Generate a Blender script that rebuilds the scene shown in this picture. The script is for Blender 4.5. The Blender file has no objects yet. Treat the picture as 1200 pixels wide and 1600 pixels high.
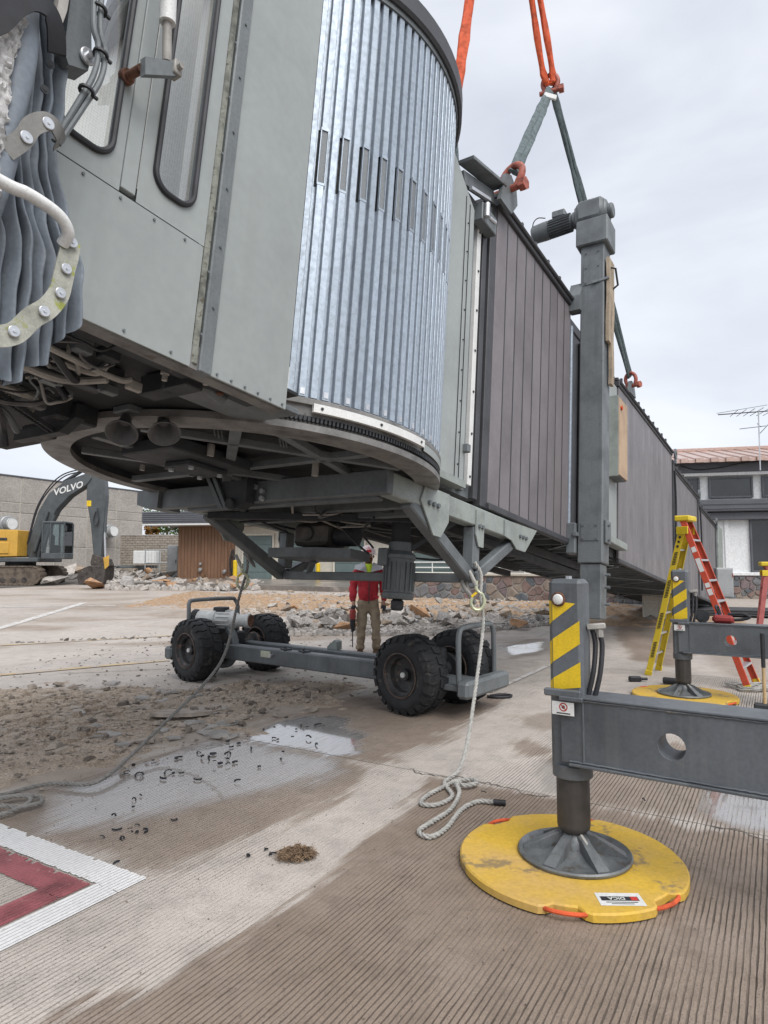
import bpy, bmesh, math, random
import numpy as np
from math import sin, cos, pi, radians, sqrt, atan2, hypot
from mathutils import Vector, Matrix, Quaternion, noise as mnoise

SC = bpy.context.scene
COL = SC.collection
# ------------------------------------------------------------------ camera
FPX, CAMH, HZ = 1020.0, 1.55, 878.0          # focal length and horizon for a 1200 x 1600 frame
PITCH = math.atan((HZ - 800.0) / FPX)
cam_d = bpy.data.cameras.new('camera')
cam = bpy.data.objects.new('camera', cam_d); COL.objects.link(cam)
cam.location = (0, 0, CAMH)
cam.rotation_euler = (pi / 2 + PITCH, 0, 0)
cam_d.sensor_fit = 'HORIZONTAL'; cam_d.sensor_width = 36.0
cam_d.lens = 36.0 * FPX / 1200.0
cam_d.clip_start = 0.05; cam_d.clip_end = 4000
SC.camera = cam
# ------------------------------------------------------------------ overcast sky
SUN_EL, SUN_AZ = radians(52), radians(152)
world = bpy.data.worlds.new('World'); SC.world = world; world.use_nodes = True
wn, wl = world.node_tree.nodes, world.node_tree.links
wn.clear()
w_out = wn.new('ShaderNodeOutputWorld'); w_bg = wn.new('ShaderNodeBackground')
w_sky = wn.new('ShaderNodeTexSky'); w_sky.sky_type = 'NISHITA'; w_sky.sun_disc = False
w_sky.sun_elevation = SUN_EL; w_sky.sun_rotation = SUN_AZ
w_tc = wn.new('ShaderNodeTexCoord')
w_map = wn.new('ShaderNodeMapping'); w_map.inputs['Scale'].default_value = (1.0, 1.0, 2.2)
w_map.inputs['Rotation'].default_value = (0.1, 0.25, 0.6)
w_n = wn.new('ShaderNodeTexNoise'); w_n.inputs['Scale'].default_value = 1.9
w_n.inputs['Detail'].default_value = 5; w_n.inputs['Roughness'].default_value = 0.52; w_n.inputs['Distortion'].default_value = 0.3
w_r = wn.new('ShaderNodeValToRGB')
w_r.color_ramp.elements[0].position = 0.30; w_r.color_ramp.elements[0].color = (2.95, 3.15, 3.6, 1)
w_r.color_ramp.elements[1].position = 0.70; w_r.color_ramp.elements[1].color = (5.0, 5.15, 5.4, 1)
w_mix = wn.new('ShaderNodeMix'); w_mix.data_type = 'RGBA'; w_mix.inputs['Factor'].default_value = 0.93
wl.new(w_tc.outputs['Generated'], w_map.inputs['Vector']); wl.new(w_map.outputs['Vector'], w_n.inputs['Vector'])
wl.new(w_n.outputs['Fac'], w_r.inputs['Fac'])
wl.new(w_sky.outputs['Color'], w_mix.inputs['A']); wl.new(w_r.outputs['Color'], w_mix.inputs['B'])
wl.new(w_mix.outputs['Result'], w_bg.inputs['Color']); w_bg.inputs['Strength'].default_value = 0.10
wl.new(w_bg.outputs['Background'], w_out.inputs['Surface'])
sun_d = bpy.data.lights.new('sun', 'SUN'); sun_d.energy = 1.5; sun_d.angle = radians(45); sun_d.color = (1.0, 0.98, 0.955)
sun = bpy.data.objects.new('sun', sun_d); COL.objects.link(sun)
sun.rotation_euler = Vector((-sin(SUN_AZ) * cos(SUN_EL), -cos(SUN_AZ) * cos(SUN_EL), -sin(SUN_EL))).to_track_quat('-Z', 'Y').to_euler()
sun.location = (-6, -3, 14)
vs = SC.view_settings
vs.view_transform = 'Standard'; vs.look = 'None'; vs.gamma = 1.0; vs.use_curve_mapping = False
vs.exposure = 1.08
SC.cycles.max_bounces = 6; SC.cycles.diffuse_bounces = 3; SC.cycles.glossy_bounces = 3; SC.cycles.transmission_bounces = 4; SC.cycles.transparent_max_bounces = 12
SC.cycles.caustics_reflective = False; SC.cycles.caustics_refractive = False
# ------------------------------------------------------------------ helpers
RND = random.Random(7)
MATS = {}

def mat(name, col, rough=0.5, metal=0.0, var=0.12, scale=3.0, streak=0.0, streak_col=None, bump=0.0, bscale=60.0,
        col2=None, fine=0.06, coat=0.0, spec=0.5, patch=None, ov=0.0):
    """painted / dirty surface: base colour broken up by large and fine noise, vertical run-off streaks, fine relief"""
    if name in MATS: return MATS[name]
    m = bpy.data.materials.new(name); m.use_nodes = True
    nt = m.node_tree; n = nt.nodes; l = nt.links
    b = n['Principled BSDF']
    b.inputs['Roughness'].default_value = rough; b.inputs['Metallic'].default_value = metal
    b.inputs['Specular IOR Level'].default_value = spec
    if coat: b.inputs['Coat Weight'].default_value = coat; b.inputs['Coat Roughness'].default_value = 0.15
    tc0 = n.new('ShaderNodeTexCoord'); oi = n.new('ShaderNodeObjectInfo'); va = n.new('ShaderNodeVectorMath'); va.operation = 'MULTIPLY_ADD'
    va.inputs[1].default_value = (7.3, 11.9, 5.7); l.new(oi.outputs['Random'], va.inputs[0]); l.new(tc0.outputs['Object'], va.inputs[2])
    class _T: outputs = {'Object': va.outputs[0]}
    tc = _T
    n1 = n.new('ShaderNodeTexNoise'); n1.inputs['Scale'].default_value = scale; n1.inputs['Detail'].default_value = 4
    n1.inputs['Roughness'].default_value = 0.6
    l.new(tc.outputs['Object'], n1.inputs['Vector'])
    mx = n.new('ShaderNodeMix'); mx.data_type = 'RGBA'
    c2 = col2 if col2 else tuple(c * (1 - 2.2 * var) for c in col)
    mx.inputs['A'].default_value = (*col, 1); mx.inputs['B'].default_value = (*c2, 1)
    r1 = n.new('ShaderNodeMapRange'); r1.inputs['From Min'].default_value = 0.42; r1.inputs['From Max'].default_value = 0.72
    l.new(n1.outputs['Fac'], r1.inputs['Value']); l.new(r1.outputs['Result'], mx.inputs['Factor'])
    cur = mx.outputs['Result']
    if fine:
        n2 = n.new('ShaderNodeTexNoise'); n2.inputs['Scale'].default_value = scale * 22; n2.inputs['Detail'].default_value = 1
        l.new(tc.outputs['Object'], n2.inputs['Vector'])
        r2 = n.new('ShaderNodeMapRange'); r2.inputs['From Min'].default_value = 0.3; r2.inputs['From Max'].default_value = 0.7
        r2.inputs['To Min'].default_value = 1 - fine * 2; r2.inputs['To Max'].default_value = 1 + fine
        l.new(n2.outputs['Fac'], r2.inputs['Value'])
        mm = n.new('ShaderNodeMix'); mm.data_type = 'RGBA'; mm.blend_type = 'MULTIPLY'; mm.inputs['Factor'].default_value = 1
        l.new(cur, mm.inputs['A']); l.new(r2.outputs['Result'], mm.inputs['B']); cur = mm.outputs['Result']
    if streak:
        mp = n.new('ShaderNodeMapping'); mp.inputs['Scale'].default_value = (16, 16, 0.7)
        n3 = n.new('ShaderNodeTexNoise'); n3.inputs['Scale'].default_value = 1.0; n3.inputs['Detail'].default_value = 3
        l.new(tc.outputs['Object'], mp.inputs['Vector']); l.new(mp.outputs['Vector'], n3.inputs['Vector'])
        r3 = n.new('ShaderNodeMapRange'); r3.inputs['From Min'].default_value = 0.52; r3.inputs['From Max'].default_value = 0.78
        r3.inputs['To Max'].default_value = streak
        l.new(n3.outputs['Fac'], r3.inputs['Value'])
        ms = n.new('ShaderNodeMix'); ms.data_type = 'RGBA'
        ms.inputs['B'].default_value = (*(streak_col or tuple(c * 0.45 for c in col)), 1)
        l.new(r3.outputs['Result'], ms.inputs['Factor']); l.new(cur, ms.inputs['A']); cur = ms.outputs['Result']
    if patch:                       # blotches of another colour (rust, moss, scuffs): (colour, threshold, scale)
        pc, pt, ps = patch
        n4 = n.new('ShaderNodeTexNoise'); n4.inputs['Scale'].default_value = ps; n4.inputs['Detail'].default_value = 5; n4.inputs['Roughness'].default_value = 0.7
        l.new(tc.outputs['Object'], n4.inputs['Vector'])
        r4 = n.new('ShaderNodeMapRange'); r4.inputs['From Min'].default_value = pt; r4.inputs['From Max'].default_value = pt + 0.07
        l.new(n4.outputs['Fac'], r4.inputs['Value'])
        mp4 = n.new('ShaderNodeMix'); mp4.data_type = 'RGBA'; mp4.inputs['B'].default_value = (*pc, 1)
        l.new(r4.outputs['Result'], mp4.inputs['Factor']); l.new(cur, mp4.inputs['A']); cur = mp4.outputs['Result']
    if ov:                          # alike pieces differ a little from one another
        ro_ = n.new('ShaderNodeMapRange'); ro_.inputs['To Min'].default_value = 1 - ov; ro_.inputs['To Max'].default_value = 1 + ov; l.new(oi.outputs['Random'], ro_.inputs['Value'])
        mo_ = n.new('ShaderNodeMix'); mo_.data_type = 'RGBA'; mo_.blend_type = 'MULTIPLY'; mo_.inputs['Factor'].default_value = 1; l.new(cur, mo_.inputs['A']); l.new(ro_.outputs['Result'], mo_.inputs['B']); cur = mo_.outputs['Result']
    l.new(cur, b.inputs['Base Color'])
    rr = n.new('ShaderNodeMapRange'); rr.inputs['To Min'].default_value = max(0.03, rough - 0.1); rr.inputs['To Max'].default_value = min(1, rough + 0.14)
    l.new(n1.outputs['Fac'], rr.inputs['Value']); l.new(rr.outputs['Result'], b.inputs['Roughness'])
    if bump:
        nb = n.new('ShaderNodeTexNoise'); nb.inputs['Scale'].default_value = bscale; nb.inputs['Detail'].default_value = 2
        l.new(tc.outputs['Object'], nb.inputs['Vector'])
        bp = n.new('ShaderNodeBump'); bp.inputs['Strength'].default_value = bump; bp.inputs['Distance'].default_value = 0.01
        l.new(nb.outputs['Fac'], bp.inputs['Height']); l.new(bp.outputs['Normal'], b.inputs['Normal'])
    MATS[name] = m
    return m

def V(*a): return Vector(a[0]) if len(a) == 1 else Vector(a)

class MB:
    """collects shapes, then links them as ONE mesh object"""
    def __init__(s): s.v = []; s.f = []; s.sm = []
    def add(s, vs, fs, sm=False):
        o = len(s.v); s.v.extend([tuple(p) for p in vs])
        for f in fs: s.f.append(tuple(i + o for i in f)); s.sm.append(sm)
        return s
    def hexa(s, P, sm=False):
        s.add(P, [(0, 3, 2, 1), (4, 5, 6, 7), (0, 1, 5, 4), (1, 2, 6, 5), (2, 3, 7, 6), (3, 0, 4, 7)], sm); return s
    def box(s, lo, hi, b=0.0, M=None):
        x0, y0, z0 = lo; x1, y1, z1 = hi
        if b <= 0:
            P = [(x0, y0, z0), (x1, y0, z0), (x1, y1, z0), (x0, y1, z0), (x0, y0, z1), (x1, y0, z1), (x1, y1, z1), (x0, y1, z1)]
            if M: P = [M @ V(p) for p in P]
            return s.hexa(P)
        b = min(b, (x1 - x0) * .45, (y1 - y0) * .45, (z1 - z0) * .45)
        idx = {}; P = []
        for i, x in enumerate((x0, x1)):
            for j, y in enumerate((y0, y1)):
                for k, z in enumerate((z0, z1)):
                    dx, dy, dz = (b, -b)[i], (b, -b)[j], (b, -b)[k]
                    for ax, p in enumerate(((x, y + dy, z + dz), (x + dx, y, z + dz), (x + dx, y + dy, z))):
                        idx[i, j, k, ax] = len(P); P.append(p)
        F = []
        for i in (0, 1):
            q = [idx[i, 0, 0, 0], idx[i, 1, 0, 0], idx[i, 1, 1, 0], idx[i, 0, 1, 0]]; F.append(q if i else q[::-1])
            q = [idx[0, i, 0, 1], idx[0, i, 1, 1], idx[1, i, 1, 1], idx[1, i, 0, 1]]; F.append(q if i else q[::-1])
            q = [idx[0, 0, i, 2], idx[1, 0, i, 2], idx[1, 1, i, 2], idx[0, 1, i, 2]]; F.append(q if i else q[::-1])
        for j in (0, 1):
            for k in (0, 1):
                q = [idx[0, j, k, 1], idx[1, j, k, 1], idx[1, j, k, 2], idx[0, j, k, 2]]; F.append(q if j == k else q[::-1])
                q = [idx[j, 0, k, 0], idx[j, 0, k, 2], idx[j, 1, k, 2], idx[j, 1, k, 0]]; F.append(q if j != k else q[::-1])
                q = [idx[j, k, 0, 0], idx[j, k, 1, 0], idx[j, k, 1, 1], idx[j, k, 0, 1]]; F.append(q if j != k else q[::-1])
        for i in (0, 1):
            for j in (0, 1):
                for k in (0, 1):
                    q = [idx[i, j, k, 0], idx[i, j, k, 1], idx[i, j, k, 2]]; F.append(q if (i + j + k) % 2 else q[::-1])
        if M: P = [M @ V(p) for p in P]
        return s.add(P, F)
    def bar(s, p0, p1, w, h, up=(0, 0, 1), b=0.0):
        """box section from p0 to p1; w sideways, h along up"""
        p0, p1 = V(p0), V(p1); d = p1 - p0; L = d.length; d.normalize()
        u = V(up); sd = d.cross(u)
        if sd.length < 1e-4: sd = d.cross(V(0, 1, 0))
        sd.normalize(); u = sd.cross(d)
        M = Matrix(((d.x, sd.x, u.x, p0.x), (d.y, sd.y, u.y, p0.y), (d.z, sd.z, u.z, p0.z), (0, 0, 0, 1)))
        return s.box((0, -w / 2, -h / 2), (L, w / 2, h / 2), b, M)
    def tube(s, path, r, n=8, caps=True, closed=False):
        P = [V(p) for p in path]; N = len(P); rs = r if isinstance(r, (list, tuple)) else [r] * N
        o = len(s.v); prev = None
        for i, p in enumerate(P):
            a = P[max(0, i - 1)]; c = P[min(N - 1, i + 1)]
            if closed: a = P[i - 1]; c = P[(i + 1) % N]
            t = (c - a).normalized()
            if prev is None:
                nn = t.cross(V(0, 0, 1))
                if nn.length < 1e-3: nn = t.cross(V(1, 0, 0))
            else: nn = prev - t * prev.dot(t)
            nn.normalize(); prev = nn; bb = t.cross(nn)
            for k in range(n):
                q = 2 * pi * k / n
                s.v.append(tuple(p + (nn * cos(q) + bb * sin(q)) * rs[i]))
        for i in range(N if closed else N - 1):
            j = (i + 1) % N
            for k in range(n):
                k2 = (k + 1) % n
                s.f.append((o + i * n + k, o + i * n + k2, o + j * n + k2, o + j * n + k)); s.sm.append(True)
        if caps and not closed:
            s.f.append(tuple(o + k for k in range(n))[::-1]); s.sm.append(False)
            s.f.append(tuple(o + (N - 1) * n + k for k in range(n))); s.sm.append(False)
        return s
    def lathe(s, prof, n=24, o=(0, 0, 0), ax=(0, 0, 1), a0=0, a1=2 * pi, sm=True, caps=False):
        o = V(o); ax = V(ax).normalized(); e = ax.cross(V(1, 0, 0) if abs(ax.x) < .9 else V(0, 1, 0)).normalized(); g = ax.cross(e)
        if abs(ax.z) > .999: e = V(1, 0, 0); g = V(0, ax.z, 0)
        full = abs(a1 - a0 - 2 * pi) < 1e-6; m = n if full else n + 1
        b0 = len(s.v); K = len(prof)
        for i in range(m):
            q = a0 + (a1 - a0) * i / n; d = e * cos(q) + g * sin(q)
            for (r, z) in prof: s.v.append(tuple(o + d * r + ax * z))
        for i in range(n):
            i2 = (i + 1) % m
            for k in range(K - 1):
                s.f.append((b0 + i * K + k, b0 + i2 * K + k, b0 + i2 * K + k + 1, b0 + i * K + k + 1)); s.sm.append(sm)
        if caps and full:
            if prof[0][0] > 1e-6: s.f.append(tuple(b0 + i * K for i in range(m))[::-1]); s.sm.append(False)
            if prof[-1][0] > 1e-6: s.f.append(tuple(b0 + i * K + K - 1 for i in range(m))); s.sm.append(False)
        return s
    def cyl(s, p0, p1, r, n=16, r1=None, b=0.0):
        p0, p1 = V(p0), V(p1); L = (p1 - p0).length; r1 = r if r1 is None else r1
        if b > 0: pr = [(r - b, 0), (r, b), (r1, L - b), (r1 - b, L)]
        else: pr = [(r, 0), (r1, L)]
        return s.lathe(pr, n, p0, p1 - p0, caps=True)
    def prism(s, poly, f, t0, t1, sm=False):
        """poly of 2-D points, f(u, v, t) -> 3-D; between depths t0 and t1"""
        n = len(poly)
        P = [f(u, v, t0) for u, v in poly] + [f(u, v, t1) for u, v in poly]
        F = [tuple(range(n))[::-1], tuple(range(n, 2 * n))] + [(i, (i + 1) % n, (i + 1) % n + n, i + n) for i in range(n)]
        return s.add(P, F, sm)
    def mesh(s, name):
        me = bpy.data.meshes.new(name); me.from_pydata(s.v, [], s.f); me.update()
        if any(s.sm):
            me.polygons.foreach_set('use_smooth', s.sm)
        return me
    def build(s, name, m, parent=None, fix=True, sharp=None):
        me = s.mesh(name)
        if fix:
            bm = bmesh.new(); bm.from_mesh(me); bmesh.ops.recalc_face_normals(bm, faces=bm.faces); bm.to_mesh(me); bm.free()
        if sharp is None and any(s.sm): sharp = 38
        if sharp: me.set_sharp_from_angle(angle=radians(sharp))
        return link(name, me, m, parent)

def build_each(mb, name, m, parent, merge=1):
    """every separate piece of the collected shapes becomes an object of its own"""
    p = list(range(len(mb.v)))
    def find(i):
        while p[i] != i: p[i] = p[p[i]]; i = p[i]
        return i
    for f in mb.f:
        r = find(f[0])
        for i in f[1:]: p[find(i)] = r
    grp = {}
    for k, f in enumerate(mb.f): grp.setdefault(find(f[0]), []).append(k)
    isl = sorted(grp.values(), key=lambda ks: min(mb.f[ks[0]])); out = []
    for i in range(0, len(isl), merge):
        ks = [k for g_ in isl[i:i + merge] for k in g_]; sub = MB(); mp = {}
        for k in ks:
            for j in mb.f[k]:
                if j not in mp: mp[j] = len(sub.v); sub.v.append(mb.v[j])
            sub.f.append(tuple(mp[j] for j in mb.f[k])); sub.sm.append(mb.sm[k])
        out.append(sub.build(name, m, parent))
    return out
def link(name, me, m, parent=None):
    ob = bpy.data.objects.new(name, me); COL.objects.link(ob)
    if m is not None and me is not None and len(me.materials) == 0: me.materials.append(m)
    if parent: ob.parent = parent
    return ob
def tag(o, label=None, cat=None, group=None, kind=None):
    if label: o['label'] = label
    if cat: o['category'] = cat
    if group: o['group'] = group
    if kind: o['kind'] = kind
    return o
def thing(name, label, cat, loc=(0, 0, 0), rz=0, group=None):
    o = bpy.data.objects.new(name, None); COL.objects.link(o); o.empty_display_size = 0.2
    o.location = loc; o.rotation_euler = (0, 0, rz)
    return tag(o, label, cat, group)
def copy_tree(o, parent=None):
    c = o.copy(); COL.objects.link(c); c.parent = parent
    for ch in list(o.children): copy_tree(ch, c)
    return c
def fbm(x, y, z=0.0, o=4):
    return mnoise.fractal(V(x, y, z), 1.0, 2.0, o, noise_basis='PERLIN_ORIGINAL')
def cr(pts, n=8):
    """smooth curve through points"""
    P = [V(p) for p in pts]; out = []
    for i in range(len(P) - 1):
        a, b, c, d = P[max(0, i - 1)], P[i], P[i + 1], P[min(len(P) - 1, i + 2)]
        for k in range(n):
            t = k / n
            out.append(0.5 * ((2 * b) + (c - a) * t + (2 * a - 5 * b + 4 * c - d) * t * t + (3 * b - a - 3 * c + d) * t ** 3))
    out.append(P[-1]); return out
def hexbolt(mb, p, ax, r=0.014, h=0.012, n=6):
    p = V(p); mb.cyl(p, p + V(ax).normalized() * h, r, n)
_font = None
def text_mesh(s, size, mat4, m, name, parent, depth=0.0006, bold=0.0):
    cu = bpy.data.curves.new(name, 'FONT'); cu.body = s; cu.size = size; cu.align_x = 'CENTER'; cu.align_y = 'CENTER'; cu.extrude = depth
    cu.resolution_u = 3; cu.offset = bold
    ob = bpy.data.objects.new(name, cu); COL.objects.link(ob)
    dg = bpy.context.evaluated_depsgraph_get(); me = bpy.data.meshes.new_from_object(ob.evaluated_get(dg))
    bpy.data.objects.remove(ob); bpy.data.curves.remove(cu)
    me.transform(mat4); me.materials.clear()
    return link(name, me, m, parent)
def frame(o, x, y, z=None):
    """4x4 with given origin and x / y axes"""
    x = V(x).normalized(); z = x.cross(V(y)).normalized(); y = z.cross(x)
    o = V(o); return Matrix(((x.x, y.x, z.x, o.x), (x.y, y.y, z.y, o.y), (x.z, y.z, z.z, o.z), (0, 0, 0, 1)))

# ------------------------------------------------------------------ shared materials
M_CAB = mat('cab_paint', (0.325, 0.348, 0.338), 0.42, var=0.08, scale=1.1, streak=0.34, streak_col=(0.255, 0.268, 0.25), bump=0.05, bscale=5, fine=0.02)
M_CABD = mat('cab_post_paint', (0.155, 0.17, 0.175), 0.5, var=0.1, streak=0.2)
M_SEAL = mat('weathered_sealant', (0.24, 0.245, 0.21), 0.8, var=0.3, scale=14, patch=((0.09, 0.08, 0.06), 0.56, 30), bump=0.3)
M_BLACK = mat('black_rubber', (0.022, 0.022, 0.026), 0.55, var=0.2, scale=8)
M_DARK = mat('dark_steel', (0.035, 0.038, 0.042), 0.6, var=0.25, scale=5, patch=((0.09, 0.075, 0.06), 0.64, 7))
M_HORN = mat('horn_grey', (0.14, 0.138, 0.14), 0.6, var=0.2, scale=8, patch=((0.16, 0.13, 0.11), 0.62, 9))
M_DARK2 = mat('dark_underside', (0.045, 0.048, 0.052), 0.65, var=0.3, scale=2, streak=0.2)
M_RING = mat('ring_steel', (0.215, 0.208, 0.20), 0.5, var=0.25, scale=6, patch=((0.09, 0.075, 0.065), 0.62, 9), bump=0.1)
M_GALV = mat('galvanised_steel', (0.40, 0.46, 0.53), 0.42, 0.34, ov=0.09, var=0.12, scale=26, fine=0.16, streak=0.15, streak_col=(0.42, 0.46, 0.5), bump=0.05, bscale=90)
M_SLOT = mat('slot_insert', (0.20, 0.215, 0.225), 0.6, var=0.08)
M_STEEL = mat('grey_steel_paint', (0.15, 0.165, 0.172), 0.48, var=0.18, scale=3, streak=0.4, streak_col=(0.07, 0.078, 0.08), fine=0.05, bump=0.06, patch=((0.085, 0.075, 0.065), 0.655, 8))
M_STEELB = mat('weathered_green_grey', (0.30, 0.33, 0.31), 0.5, var=0.14, scale=4, streak=0.3, streak_col=(0.31, 0.32, 0.24), patch=((0.25, 0.13, 0.07), 0.68, 9), bump=0.04)
M_PANEL = mat('mauve_wall_panel', (0.185, 0.166, 0.172), 0.46, ov=0.06, var=0.14, scale=1.2, streak=0.34, streak_col=(0.13, 0.118, 0.125), fine=0.03)
M_PANEL2 = mat('mauve_far_panel', (0.19, 0.178, 0.186), 0.46, ov=0.06, var=0.14, scale=1.0, streak=0.36, streak_col=(0.12, 0.115, 0.12), fine=0.03)
M_TRIM = mat('charcoal_trim', (0.055, 0.056, 0.062), 0.5, var=0.15)
M_WHITE = mat('white_paint', (0.72, 0.72, 0.70), 0.45, var=0.06, scale=5, streak=0.12, streak_col=(0.5, 0.5, 0.46))
M_SILVER = mat('aluminium', (0.62, 0.63, 0.65), 0.35, 0.7, var=0.1)
M_RUST = mat('rust', (0.17, 0.075, 0.045), 0.85, var=0.4, scale=20, bump=0.3)
M_WOOD = mat('raw_timber', (0.40, 0.32, 0.23), 0.75, var=0.2, scale=4, streak=0.5, streak_col=(0.26, 0.20, 0.14), bump=0.1)
M_YEL = mat('safety_yellow', (0.78, 0.53, 0.015), 0.5, var=0.08, scale=6, streak=0.25, streak_col=(0.5, 0.33, 0.03), patch=((0.30, 0.22, 0.06), 0.66, 10))
M_ORANGE = mat('orange_sling_web', (0.68, 0.105, 0.03), 0.75, var=0.22, scale=14, bump=0.35, bscale=120)
M_GREEN = mat('green_sling_web', (0.12, 0.155, 0.16), 0.8, var=0.22, scale=14, bump=0.35, bscale=120)
M_RED = mat('shackle_red', (0.42, 0.115, 0.075), 0.55, var=0.3, scale=20, patch=((0.12, 0.07, 0.05), 0.6, 30))
M_ROPE = mat('rope_fibre', (0.42, 0.41, 0.38), 0.9, var=0.2, scale=20, bump=0.3)
M_ROPED = mat('wet_rope_fibre', (0.26, 0.25, 0.235), 0.9, var=0.2, scale=20, bump=0.3)
def glass_mat(name, tint=(0.9, 0.95, 0.95), rough=0.03, ior=1.6):
    m = bpy.data.materials.new(name); m.use_nodes = True; n = m.node_tree.nodes; l = m.node_tree.links; n.clear()
    o = n.new('ShaderNodeOutputMaterial'); t = n.new('ShaderNodeBsdfTransparent'); t.inputs['Color'].default_value = (*tint, 1)
    g = n.new('ShaderNodeBsdfGlossy'); g.inputs['Roughness'].default_value = rough
    f = n.new('ShaderNodeFresnel'); f.inputs['IOR'].default_value = ior
    x = n.new('ShaderNodeMixShader'); l.new(f.outputs[0], x.inputs[0]); l.new(t.outputs[0], x.inputs[1]); l.new(g.outputs[0], x.inputs[2]); l.new(x.outputs[0], o.inputs[0])
    return m
M_GLASS = glass_mat('cab_glass', (0.72, 0.78, 0.80))
M_GLASSD = mat('dark_window_glass', (0.03, 0.033, 0.037), 0.08, var=0.3, scale=0.8, fine=0, spec=0.8)

# ------------------------------------------------------------------ the bridge's own frame (descends 6.5 degrees away from the camera)
AX = V(0.549, 0.828, -0.1134).normalized()
LX = V(0, 0, 1).cross(AX).normalized()
UX = AX.cross(LX)
BO = V(-1.037, 5.09, 2.294)
BM = Matrix(((AX.x, LX.x, UX.x, BO.x), (AX.y, LX.y, UX.y, BO.y), (AX.z, LX.z, UX.z, BO.z), (0, 0, 0, 1)))
def W(*q): return BM @ V(*q)
# grid directions of the apron slabs
GA = radians(31.0)
GX, GY = sin(GA), cos(GA)
def gh(g, h): return (g * GX + h * GY, g * GY - h * GX)
def to_gh(x, y): return (x * GX + y * GY, x * GY - y * GX)
def grade(x, y): 
    t = max(0.0, y - 13.0); return 0.019 * (t - 3 * (1 - math.exp(-t / 3)))

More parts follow.
